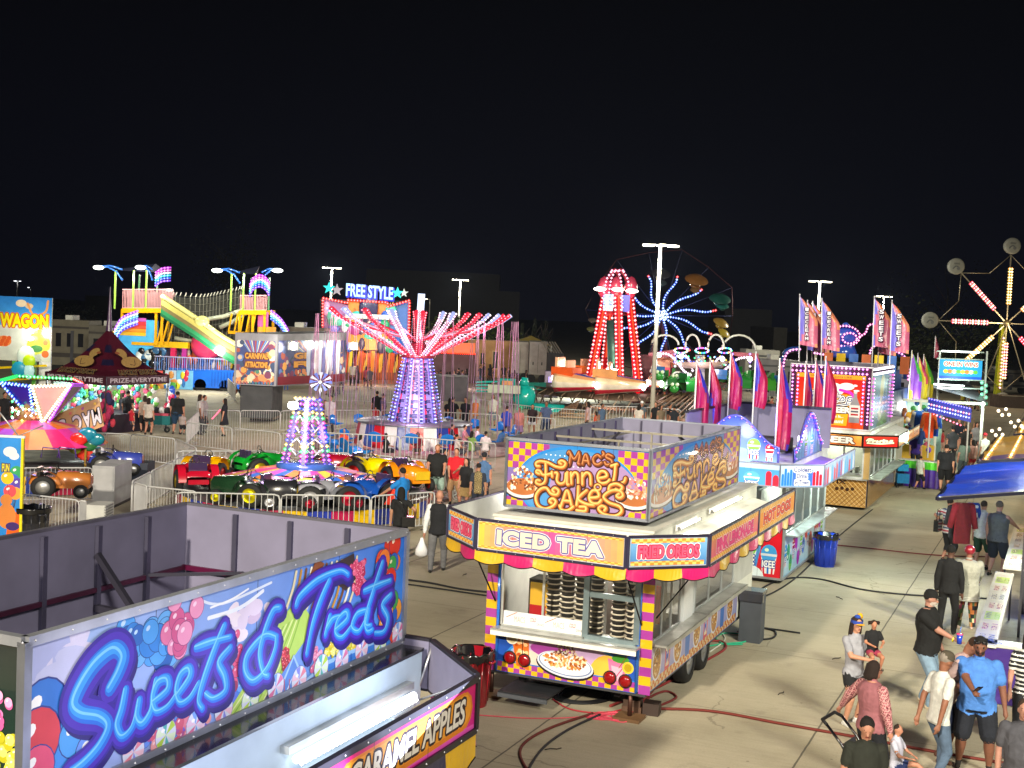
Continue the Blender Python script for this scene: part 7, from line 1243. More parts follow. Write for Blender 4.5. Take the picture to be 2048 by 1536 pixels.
for px, py in ((1200, 578), (1236, 579), (1264, 582)): b = RB(RTW); b.sph(T_(px, py, 84.2), (.42, .3, .14), '#fff0e0', 'e8', 10, 6); b.obj('flood_lamp', RTW)
lamp('POINT', T_(1230, 660, 82.5)-RTW.location, 600, (1, .35, .3), .5, parent=RTW, name='red_glow'); lamp('POINT', T_(1225, 740, 82)-RTW.location, 500, (1, .7, .5), .5, parent=RTW, name='warm_glow')
b = B(); n = 40; c0 = RTW.location
b.grid([[(rr*cos(2*pi*k/n), rr*sin(2*pi*k/n)-2, z) for k in range(n)] for rr, z in ((1.5, 1.05), (5.6, 1.35), (5.8, .9))], lambda i, j: ['#8a7060', '#6a5648'][j % 2], 'm')
for k in range(n): a = 2*pi*k/n; b.bar((5.7*cos(a), 5.7*sin(a)-2, .0), (5.7*cos(a+.12), 5.7*sin(a+.12)-2, 1.2), .06, .06, '#a08a78', 'm'); b.bar((5.7*cos(a), 5.7*sin(a)-2, 1.3), (5.7*cos(a), 5.7*sin(a)-2, 2.0) if 0 else (6.4*cos(a), 6.4*sin(a)-2, 1.0), .05, .05, '#c0a890', 'm')
b.obj('platform', RTW); b = RB(RTW)
for k in range(15): a, e = T_(1300+k*9, 812+k*3.4, 74-k*.9), T_(1350+k*8, 782+k*1.5, 79); b.bar(a, e, .07, .07, '#c8a080', 'm')
b.bar(T_(1340, 830, 74), T_(1390, 862, 66), .35, .35, '#c88a50', 'm'); b.bar(T_(1300, 812, 75), T_(1400, 778, 80), .12, .12, '#c8a080', 'm')
for k in range(8): b.bar(T_(1130-k*5, 862-k*3, 74), T_(1160-k*4, 800+k*2, 78), .06, .06, '#b89a80', 'm')
for k in range(6): a = T_(1145+k*2, 862-k*7, 74-.0*k); b.box(a, (2.0, .3, .06), '#a8886a', 'm')
b.obj('loading_stairs', RTW)
def ship(px, py, d_, rz, c, lab, flip=1):
    t = thing('spaceship_car', lab, 'ride car', AT(px, py, d_), rz, 'striped spaceship cars'); b = B(); t.scale = (1, 1, 1.5); st = ['#f0e0d0', '#d01838', '#f0e8e0', '#3a50b0', '#e8a070', '#f0d8b0']
    R = []
    for k in range(9):
        f = k/8; x = -1.5+3.1*f; w = .8*(1-f**3)**.5+.02; h = .95*(1-.6*f); R.append([(x, w*cos(a), .35+h*.55*sin(a)) for a in [2*pi*j/12 for j in range(12)]])
    b.grid(R, lambda i, j: st[(j+6) % 6], 'g', cap=True); b.bb((-1.7, -.6, .6), (-.2, .6, .95), c, 'g'); b.obj('hull', t)
    b = B(); 
    for s in (-.45, .45): b.sph((1.45, s, .3), .14, '#fff0ff', 'e8', 8, 6)
    b.obj('headlights', t); b = B(); b.bb((-1.5, -.5, .9), (-1.35, .5, 1.35), '#e8b090', 'g'); b.bb((-.75, -.5, .9), (-.6, .5, 1.25), '#e8b090', 'g'); b.obj('seat', t); return t
ship(1158, 782, 79, -.55, '#e85a20', 'spaceship car at the left of the red tower with glaring headlights'); ship(1240, 786, 78.5, -.15, '#e8a060', 'cream and red striped spaceship car at the front of the red tower'); ship(1318, 780, 80, -1.9, '#e85a78', 'pink lit spaceship car at the right of the red tower'); ship(1150, 772, 86, 2.6, '#e86a28', 'orange spaceship car at the back left of the red tower')
fl = T_(1152, 746, 92); b = B(); b.sph((0, 0, 0), .28, '#f4fff8', 'e11', 12, 8); b.bar((0, .1, -2.2), (0, .1, 0), .08, .08, '#888888', 'm'); b.box((0, .2, 0), (.5, .2, .4), '#555555'); o = b.obj('work_light', loc=fl, label='very bright work light left of the red tower', cat='lamp'); lamp('POINT', (0, -.6, 0), 700, (.9, 1, .95), .2, parent=o, name='flood_glow')
# --- blue spoke wheel ---
BW = thing('umbrella_wheel', 'tilted wheel with curling blue white light spokes and coloured umbrella tops', 'ride', XD(1322, 104)); d = 104; c = AT(1324, 631, d); b = RB(BW); R = 6.2
b.bar((c.x-1.2, c.y+1, 0), (c.x, c.y+.4, c.z), .25, .25, '#6a3a40', 'g'); b.bar((c.x+1.2, c.y+1, 0), (c.x, c.y+.4, c.z), .25, .25, '#6a3a40', 'g'); b.sph(c, (.5, .4, .5), '#9098b0', 'm')
RN = 14; rim = [c+Vector((cos(2*pi*k/RN)*R*(1.0 if k % 2 else .93), .3, sin(2*pi*k/RN)*R*(.86 if k % 2 else .80)+.2)) for k in range(RN)]; b.tube(rim, .04, '#4a2028', 'm', 4, closed=True)
for k in range(RN): b.cyl(c, rim[k], .04, '#2a3060', 'm', 4)
b.obj('wheel_frame', BW); b = RB(BW); a0 = .28
for k in range(11):
    a = 2*pi*k/11+a0; P = []
    for t in range(8): f = .1+.78*t/7; w = .13*sin(f*6.0); P.append(c+Vector((cos(a+w)*R*f*.76, -.2, sin(a+w)*R*f*.60)))
    led(b, P, .22, .062, ['#3060ff', '#80b0ff', '#4070ff'], core='e4'); led(b, [P[-1], P[-1]+(P[-1]-P[-2])*.4], .2, .07, ['#ff3030'], core='e2')
for k in range(14): b.bulb(c+Vector((cos(k*2.4)*.12*sqrt(k), -.5, sin(k*2.4)*.12*sqrt(k))), .09, '#d0f0ff', 'e4')
b.obj('spoke_bulbs', BW); lamp('POINT', (c.x-BW.location.x, c.y-BW.location.y-2, c.z), 120, (.5, .65, 1), .4, parent=BW, name='blue_glow')
for px, py, rx, cc, tl in ((1393, 560, 24, '#8a5a28', .2), (1440, 598, 22, '#145048', .1), (1442, 646, 17, '#a08030', .6), (1448, 666, 14, '#b8a030', .9), (1392, 580, 12, '#7a5a38', 0), (1445, 612, 13, '#186058', 0), (1322, 548, 20, '#303038', .1), (1322, 566, 12, '#3a4a50', 0), (1185, 640, 9, '#6a5a50', 0), (1182, 658, 9, '#6a6a40', 0)):
    q = AT(px, py, d); b = B(); m = rx*d/2560; b.lathe([(0, m*.42), (m*.5, m*.34), (m*.9, m*.1), (m, 0)], (0, 0, 0), cc, 't', 14); b.sph((0, 0, -m*.5), (m*.5, m*.4, m*.25), cc, 'g', 8, 5); b.cyl((0, 0, -m*.4), (0, 0, m*.4), .04, '#888888', 'm', 4); o = b.obj('umbrella_car', BW, loc=q-BW.location); o.rotation_euler = (.5, tl*.6, 0)
# --- green kiddie ride with hoops ---
KR = thing('kiddie_ride', 'kiddie ride with white light swags, coloured bulbs, white hoops and green cars', 'ride', XD(1400, 80)); d = 80; K_ = lambda px, py, dd=80: AT(px, py, dd); b = RB(KR)
b.bar(K_(1400, 790), K_(1400, 710), .5, .5, '#a8a0a8', 'm'); b.cyl(K_(1400, 735), K_(1400, 722), 1.5, '#b89a90', 'g', 14, 1.9)
for px0, px1, py0, py1 in ((1297, 1350, 706, 699), (1465, 1517, 704, 707)): b.obj('centre', KR); b = RB(KR); b.poly([K_(px0, py0), K_(px1, py1), K_(px1, py1+16), K_(px0, py0+6)], '#a82848', 't'); b.poly([K_(px1, py1, 80.1), K_(px0, py0, 80.1), K_(px0, py0+6, 80.1), K_(px1, py1+16, 80.1)], '#a82848', 't')
b.obj('side_banner', KR); b = RB(KR); b.bb((K_(1320, 0).x, 86, .3), (K_(1390, 0).x, 86.2, K_(1350, 712, 86).z), '#6a2838'); b.obj('backdrop', KR); b = RB(KR)
for px, rx, py, ry in ((1330, 34, 690, 20), (1385, 18, 695, 26), (1432, 20, 695, 26), (1478, 42, 700, 30), (1312, 14, 745, 16), (1355, 16, 760, 16), (1440, 20, 760, 18), (1510, 26, 765, 22)): b.tube([K_(px+cos(a)*rx*.8, py-sin(a)*ry, 79.6) for a in [pi*k/10 for k in range(11)]], .07, '#d8d8d0', 'g', 6)
b.obj('hoops', KR); b = RB(KR)
for P in ([(1310, 708), (1335, 708), (1352, 722), (1368, 742), (1385, 752)], [(1355, 712), (1372, 712), (1382, 730), (1386, 745)], [(1425, 738), (1435, 718), (1448, 714)], [(1430, 755), (1455, 735), (1475, 718), (1500, 714)]): Q = cat([tuple(K_(x, y, 79)) for x, y in P], 4); led(b, Q, .17, .055, ['#ffe0f0', '#ffd0f8'], core='e5')
r = random.Random(3)
for cx in (1362, 1404, 1450):
    for k in range(26): a = 2*pi*k/26; b.bulb(K_(cx+cos(a)*13, 701+sin(a)*5, 78.6), .06, r.choice(['#40ff90', '#ffd040', '#80e0ff', '#ff60a0', '#e8e8ff', '#4060ff']), 'e4')
for k in range(60): b.bulb(K_(1350+r.uniform(0, 115), 716+r.uniform(-4, 14), 78.8), .055, r.choice(['#40ff90', '#ffd040', '#60a0ff', '#ffb060', '#ffffff', '#5060ff']), 'e3.5')
for px in (1350, 1500, 1465): led(b, [K_(px, 708, 79.2), K_(px, 735, 79.2)], .25, .05, ['#a070ff', '#ffffff'])
b.obj('bulbs_and_glow', KR)
for px, py in ((1318, 710), (1362, 713), (1445, 718), (1500, 718)): b = RB(KR); b.sph(K_(px, py, 78.8), .15, '#fff4ff', 'e8', 8, 6); b.obj('lamp', KR)
lamp('POINT', K_(1400, 745, 77)-KR.location, 160, (1, .9, 1), .4, parent=KR, name='white_glow')
for k, (px, py) in enumerate(((1316, 765), (1332, 772), (1356, 768), (1375, 778), (1442, 770), (1462, 778), (1492, 772), (1530, 776), (1545, 782), (1345, 790), (1480, 765))):
    b = B(); b.grid([[(x*.5, y, z) for x, z in ((-1, 0), (-1, .5), (-.6, .75), (.6, .75), (1, .5), (1, 0))] for y in (-.5, .5)], ['#1c6a26', '#3a8a2a', '#145a3c'][k % 3], 'g', closed=False); b.sph((0, -.5, .55), (.32, .3, .3), '#2a8a34', 'g', 8, 6); b.sph((-.15, -.7, .8), .12, '#d8f0c8', 'g', 6, 4); b.sph((.15, -.7, .8), .12, '#d8f0c8', 'g', 6, 4); b.bb((-.4, .2, .5), (.4, .4, 1.1), '#1c5a98' if k % 4 == 0 else '#1f6a2c', 'g')
    b.obj('toy_car', loc=AT(px, py+4, 78+(k % 3)), rz=k*.7, label='green frog shaped toy car on the kiddie ride with white hoops', cat='ride car', group='green frog cars')
# --- ferris wheel at the right ---
FW = thing('ferris_wheel', 'ferris wheel with eight yellow and pink light spokes and round grey tub backs', 'ride', XD(2008, 108)); d = 108; c = AT(2013, 647, d); b = RB(FW); R = 5.75
b.bar(Vector((c.x-.2, c.y+.6, 0)), c+Vector((0, .6, 0)), .5, .5, '#a8b020', 'g'); b.bar(Vector((c.x-2.4, c.y-.6, 0)), c+Vector((0, -.3, 0)), .07, .07, '#b0a890', 'm'); b.bar(Vector((c.x+2.4, c.y-.6, 0)), c+Vector((0, -.3, 0)), .07, .07, '#b0a890', 'm'); b.sph(c, .35, '#8a8060', 'm')
sp = [c+Vector((sin(2*pi*k/8)*R, 0, cos(2*pi*k/8)*R)) for k in range(8)]
for k in range(8):
    b.bar(c, sp[k], .09, .09, '#c8c0a8', 'm'); m = c+Vector((sin(2*pi*(k+.5)/8)*R*.78, 0, cos(2*pi*(k+.5)/8)*R*.78)); b.cyl(sp[k], m, .035, '#c8c0a8', 'm', 4); b.cyl(m, sp[(k+1) % 8], .035, '#c8c0a8', 'm', 4)
b.obj('wheel_frame', FW); b = RB(FW)
for k in range(8):
    v = (sp[k]-c).normalized(); s = Vector((v.z, 0, -v.x)); col = [['#ffb040', '#ffe080'], ['#ffa050', '#fff0b0'], ['#ffd060', '#fff0a0'], ['#ff2040', '#ff3050'], ['#ffb060', '#ff8090'], ['#ffb040', '#fff0a0'], ['#ff5060', '#fff0c0'], ['#ff4050', '#ffc0a0']][k]
    for o in (-.1, .1): led(b, [c+v*1.7+s*o+Vector((0, -.15, 0)), c+v*4.7+s*o+Vector((0, -.15, 0))], .24, .075, col, core='e4.5')
led(b, [Vector((c.x-.15, c.y+.2, 1.5)), Vector((c.x-.1, c.y+.2, c.z-1))], .3, .07, ['#ffb0a0', '#ffe080']); b.obj('spoke_bulbs', FW); lamp('POINT', (c.x-FW.location.x, c.y-FW.location.y-2.5, c.z), 500, (1, .75, .45), .5, parent=FW, name='warm_glow')
for k in range(8):
    q = c+(sp[k]-c)*1.13; b = B(); b.lathe([(0, -.05), (.55, -.04), (.68, 0), (.70, .12), (.64, .5)], (0, -.3, 0), '#8e9088', 'p', 18, 'y'); 
    A = Art(b, (-.4, -.37, -.3), (1, 0, 0), (0, 0, 1), 'p'); A.text('FERRIS', .15, .45, .5, .14, '#4a4e50', .02, shear=.2); A.stroke([(.1, .1), (.3, .3), (.5, .28)], .1, '#5a5e60'); A.circ(.55, .12, .14, '#6a6e70'); b.obj('tub', FW, loc=q-FW.location)
b = B(); b.bb((-1.6, -1, 0), (1.6, 1, 1.0), '#4a3a30'); b.bar((-1.4, -1.05, 1.0), (1.4, -1.05, 1.0), .06, .06, '#c8c0b0', 'm'); b.bb((2.2, -.5, 0), (3.6, .7, 1.9), '#c87828', 'k'); b.obj('loading_deck', FW, loc=(0, -2, 0))
# ---------------- containers, tents, far buildings, campers, trees ----------------
def block(name, lab, px0, px1, pyt, d, c, dep=4, cat_='container', extras=None, zb=0.):
    a, e = AT(px0, pyt, d), AT(px1, pyt, d); t = thing(name, lab, cat_, (a.x, a.y, 0)); w = e.x-a.x; h = (a.z+e.z)/2; b = B(); b.bb((0, 0, zb), (w, dep, h), c, 'p')
    if zb: 
        for u in (.15, .8): b.cyl((w*u, .1, .4), (w*u, .5, .4), .4, '#121214', 'r', 12)
    b.obj('body', t)
    if extras: b = B(); extras(b, w, h); b.obj('fittings', t)
    return t
ribs = lambda n, c: (lambda b, w, h: [b.bb((w*k/n, -.04, .2), (w*(k+.4)/n, 0, h-.1), c) for k in range(n)])
block('shipping_container', 'long tan container with two small windows behind the swing ride', 936, 1025, 681, 118, '#c8925a', 3, extras=lambda b, w, h: (b.bb((w*.3, -.05, h*.35), (w*.38, 0, h*.65), '#26222a'), b.bb((w*.58, -.05, h*.25), (w*.68, 0, h*.7), '#2a262c'), b.bb((w*.56, -.04, h*.22), (w*.70, 0, h*.73), '#d8b080')))
block('box_trailer', 'first white trailer back with double doors right of the tan container', 1026, 1058, 684, 112, '#a8a098', 6, 'trailer', lambda b, w, h: (b.bb((w*.49, -.05, .9), (w*.51, 0, h-.2), '#6a645c'), b.bb((w*.1, -.05, h*.5), (w*.16, 0, h*.56), '#222222')), .8)
block('box_trailer', 'second white trailer back with locks beside the dark awning', 1060, 1095, 684, 110, '#a09a94', 6, 'trailer', lambda b, w, h: (b.bb((w*.49, -.05, .9), (w*.51, 0, h-.2), '#605a54'), b.bb((w*.2, -.05, h*.45), (w*.26, 0, h*.52), '#222222'), b.bb((w*.7, -.05, h*.45), (w*.76, 0, h*.52), '#222222')), .8)
t = thing('market_tent', 'small yellow topped tent above the white trailers', 'tent', AT(1062, 672, 125)*1.0); t.location.z = 0; b = B(); zt = AT(1062, 671, 125).z; z0 = zt-.85
for i in range(4): P = [(-2, -2), (2, -2), (2, 2), (-2, 2)]; a, e = P[i], P[(i+1) % 4]; b.poly([(*a, z0), (*e, z0), (0, 0, zt)], '#b09a50' if i in (0, 3) else '#5a5448', 't')
[b.bar((x, y, 0), (x, y, z0), .08, .08, '#888888', 'm') for x, y in P]; b.obj('canopy', t)
block('dark_awning', 'dark tarped stall with a striped white canopy beside the white trailers', 1096, 1128, 706, 108, '#1c1c22', 3, 'stall', lambda b, w, h: [b.poly([(w*k/6, -.1, h), (w*(k+.5)/6, -.1, h), (w*(k+.5)/6-.6, 2, h+.9), (w*k/6-.6, 2, h+.9)], '#b8b0a0', 't') for k in range(6)])
def bld(lab, px0, px1, pyt, d, c, win_=None): return block('dark_building', lab, px0, px1, pyt, d, c, 20, 'building', win_)
bld('large dark grey building behind the free style sign', 733, 1000, 543, 330, '#15151f', lambda b, w, h: b.bb((0, -.2, h*.62), (w*1.15, 0, h*.64), '#14141e')); bld('lower dark wing of the grey building', 860, 1040, 580, 320, '#181824'); bld('dim flat building behind the ice cream flags', 1450, 1545, 618, 240, '#22222a', lambda b, w, h: b.bb((w*.3, -.2, h*.1), (w*.5, 0, h*.5), '#101014')); bld('dark block right of the flags at the skyline', 1548, 1575, 655, 200, '#3a362e'); bld('dark low building far left beyond the tent', 170, 245, 592, 300, '#12121a')
def camper(lab, px0, px1, pyt, d, c, c2):
    def ex(b, w, h):
        for k in range(3): b.bb((w*(.12+.3*k), -.05, h*.5), (w*(.26+.3*k), 0, h*.75), '#1a1c22', 'g')
        b.bb((0, -.03, h*.3), (w, 0, h*.38), c2); b.bb((0, -.03, h*.84), (w, 0, h*.88), c2); b.bb((w*.3, .5, h), (w*.5, 2, h+.35), '#d8d8d0'); b.bb((w*.52, -.06, h*.15), (w*.6, 0, h*.8), '#44444c')
    return block('camper', lab, px0, px1, pyt, d, c, 3, 'camper', ex, .6)
camper('beige camper between the wagon front and the maroon tent', 104, 178, 640, 96, '#6e6858', '#3a3430'); camper('second camper half hidden behind the maroon tent', 178, 262, 652, 92, '#5f5a50', '#3a3430'); camper('small white camper beyond the green ride', 1492, 1560, 700, 112, '#8a8880', '#3a3a3c'); camper('long grey camper behind the ice drink flags', 1520, 1600, 720, 96, '#77757a', '#44444a'); camper('dark bronze camper above the mural trailer', 560, 650, 655, 92, '#6a5f54', '#3a342e'); camper('white trailer at the right beyond the awnings', 1960, 2070, 740, 132, '#6a6864', '#33333a'); camper('dim white pickup camper beside the root beer sign', 1795, 1850, 745, 92, '#8a88a0', '#55556a')
block('crowd_stage', 'low dark stage deck behind the swing riders', 800, 935, 752, 84, '#3c3440', 3, 'stage'); block('game_wagon', 'dark red game wagon with orange lit top behind the swings', 850, 950, 706, 106, '#4a1c24', 4, 'game stall', lambda b, w, h: (b.bb((0, -.1, h), (w, .2, h+.9), '#e86018', 'k'), [b.bulb((w*k/24, -.2, h), .08, '#ff3010', 'e3') for k in range(25)]))
lamp('POINT', AT(900, 740, 98), 500, (1, .7, .75), .5, name='stall_glow')
LEAF = ['#2c3a14', '#3c4a1c', '#4a5824', '#222c10', '#5a6428']
def tree(name, lab, px, pyt, d, w, h, n, tones, seed, pine=False):
    top = AT(px, pyt, d); t = thing(name, lab, 'tree', (top.x, top.y, 0), group=None); r = random.Random(seed); b = B(); H = top.z; b.cyl((0, 0, 0), (0, 0, H*.75), .22, '#2c241c', 'c', 7, .07)
    for k in range(7): a = r.uniform(0, 6.28); z = H*r.uniform(.35, .75); b.cyl((0, 0, z), (cos(a)*w*.35, sin(a)*w*.35, z+h*.2), .08, '#2c241c', 'c', 5, .03)
    b.obj('trunk', t); b = B(); L_ = []
    cl = [(r.gauss(0, w*.22), r.gauss(0, w*.2), H-h*.5+r.gauss(0, h*.2), r.uniform(.16, .34)) for _ in range(26)]
    for k in range(n):
        cx, cy, cz, cr = r.choice(cl); v = Vector((r.gauss(0, 1), r.gauss(0, 1), r.gauss(0, 1))).normalized()*cr*r.uniform(.7, 1.05); p = Vector((cx+v.x*w, cy+v.y*w, cz+v.z*h*.8))
        if pine: f = r.random(); a = r.uniform(0, 6.28); rr = w*.5*(1-f)*r.uniform(.3, 1); p = Vector((cos(a)*rr, sin(a)*rr, H-h*(1-f)+r.uniform(-.2, .2)))
        s = r.uniform(.12, .26); u = Vector((r.gauss(0, 1), r.gauss(0, 1), r.gauss(0, 1))).normalized()*s; q = u.orthogonal().normalized()*s*.7; b.poly([p-u, p-q, p+u, p+q], r.choice(tones), 'c')
    b.obj('crown', t); return t
tree('broadleaf_tree', 'lit green tree above the tan container', 985, 652, 128, 7, 4.2, 1600, LEAF, 1); tree('broadleaf_tree', 'leafy tree behind the swing arms', 905, 640, 135, 7, 5, 1300, LEAF, 2); tree('pine_tree', 'thin dark pine left of the three behind the yellow tent', 1045, 650, 140, 2.4, 6, 500, ['#1c2414', '#2a3020'], 3, True); tree('pine_tree', 'thin dark pine in the middle of the three behind the tent', 1070, 640, 142, 2.6, 7, 500, ['#1c2414', '#2a3020'], 4, True); tree('pine_tree', 'thin dark pine right of the three behind the tent', 1092, 645, 140, 2.4, 7, 500, ['#1c2414', '#2a3020'], 5, True)
for k, (px, py, d_, w, h, n_, nm) in enumerate(((1850, 665, 125, 9, 6, 1700, 'bushy lit tree left of the white framed stall'), (1800, 650, 135, 9, 8, 1500, 'tall dim tree behind the right flag cluster'), (1940, 640, 135, 10, 8, 1600, 'wide dim tree behind the ferris wheel spokes'), (1900, 520, 190, 18, 18, 1500, 'very tall dark tree fading into the sky on the right'), (455, 455, 200, 12, 16, 1300, 'tall dark tree behind the slide towers'), (140, 612, 180, 12, 6, 900, 'low dark tree over the campers at the left'))):
    tree('broadleaf_tree', nm, px, py, d_, w, h, n_, ['#1c2410', '#283014', '#323a18'] if k in (0, 1, 2) else ['#0c1008', '#0a0d06', '#10140a'], 10+k)
# ---------------- people ----------------
PEND = []
def remesh(prims, voxel, name, parent=None, sm=2):
    """merges all prims into one continuous skin, each face coloured by the prim it lies on"""
    b = B(); D = []; v3 = lambda v: np.array((v[0], v[1], v[2]))
    for kind, dt, c, m in prims:
        if kind == 'cone':
            a, e, ra, rb = dt; a = Vector(a); e = Vector(e); b.cyl(a, e, ra, '#888888', n=10, r2=rb); b.sph(a, ra, '#888888', n=10, k=6); b.sph(e, rb, '#888888', n=10, k=6); A_a, d = v3(a), v3(e-a); D.append((lambda P, a=A_a, d=d, ra=ra, rb=rb: (lambda t: (np.linalg.norm(P-a-t[:, None]*d, axis=1)-ra-(rb-ra)*t, t))(np.clip((P-a) @ d/(d @ d+1e-12), 0, 1)), c, m))
        elif kind == 'ell':
            o, r = dt; b.sph(o, r, c, n=12, k=8); D.append((lambda P, o=v3(o), r=np.array(r): ((np.linalg.norm((P-o)/r, axis=1)-1)*min(r), None), c, m))
        else:
            R = [[o+X*cos(2*pi*j/16)*rx+Y*sin(2*pi*j/16)*ry for j in range(16)] for o, X, Y, rx, ry in dt]; b.grid(R, '#808080', cap=True)
            def ld(P, G_=dt):
                best = np.full(len(P), 9.); tt = np.zeros(len(P))
                for i in range(len(G_)-1):
                    o0, X, Y, x0, y0 = G_[i]; o1, _, _, x1, y1 = G_[i+1]; a, d = v3(o0), v3(o1-o0); tr = (P-a) @ d/(d @ d+1e-12); t = np.clip(tr, 0, 1); q = P-a-t[:, None]*d; rx = x0+(x1-x0)*t; ry = y0+(y1-y0)*t
                    f = (np.sqrt((q @ v3(X)/rx)**2+(q @ v3(Y)/ry)**2)-1)*np.minimum(rx, ry); f = np.maximum(f, -.03)+np.abs(tr-t)*np.linalg.norm(d); w = f < best; best[w] = f[w]; tt[w] = i+t[w]
                return best, tt
            D.append((ld, c, m))
    me = bpy.data.meshes.new(name); me.from_pydata(b.v, [], [f[0] for f in b.f]); o = bpy.data.objects.new(name, me); COL.objects.link(o)
    md = o.modifiers.new('r', 'REMESH'); md.mode = 'VOXEL'; md.voxel_size = voxel
    if sm: ms = o.modifiers.new('s', 'SMOOTH'); ms.factor = .5; ms.iterations = sm
    if parent: o.parent = parent
    PEND.append((o, D)); return o
def finish(o, D, m2):
    me = o.data; name = me.name; o.data = m2; bpy.data.meshes.remove(me); m2.name = name
    n = len(m2.polygons); P = np.zeros(n*3, dtype=np.float32); m2.polygons.foreach_get('center', P); P = P.reshape(n, 3).astype(float)
    best = np.full(n, 9.); who = np.zeros(n, int); tt = np.zeros(n)
    for i, (f, c, m) in enumerate(D):
        d, t = f(P); d = np.abs(d+.001)-(.014 if i == 1 else .003 if m == 'c' else 0); w = d < best; best[w] = d[w]; who[w] = i
        if t is not None: tt[w] = t[w]
    ks = sorted(set(m for _, _, m in D)); m2.materials.clear(); [m2.materials.append(mat(k)) for k in ks]; pal = [None if callable(c) else lin(c) for _, c, _ in D]; L = {}
    fc = np.ones((n, 4), dtype=np.float32)
    for i in range(n):
        k = who[i]; c = pal[k]
        if c is None:
            h = D[k][1](Vector(P[i]), tt[i]); c = L.get(h) or L.setdefault(h, lin(h))
        fc[i, :3] = c
    m2.polygons.foreach_set('material_index', [ks.index(D[k][2]) for k in who]); m2.polygons.foreach_set('use_smooth', [True]*n)
    lt = np.zeros(n, dtype=np.int32); m2.polygons.foreach_get('loop_total', lt); ca = m2.color_attributes.new('Col', 'FLOAT_COLOR', 'CORNER'); ca.data.foreach_set('color', np.repeat(fc, lt, axis=0).ravel()); m2.update()
def ik(a, t, l1, l2, hint):
    a = Vector(a); t = Vector(t); d = t-a; L = min(d.length, (l1+l2)*.995); d = d.normalized(); t = a+d*L; x = (l1*l1-l2*l2+L*L)/(2*L); h = sqrt(max(0, l1*l1-x*x)); hv = Vector(hint); hv = (hv-d*hv.dot(d)).normalized(); return a+d*x+hv*h, t
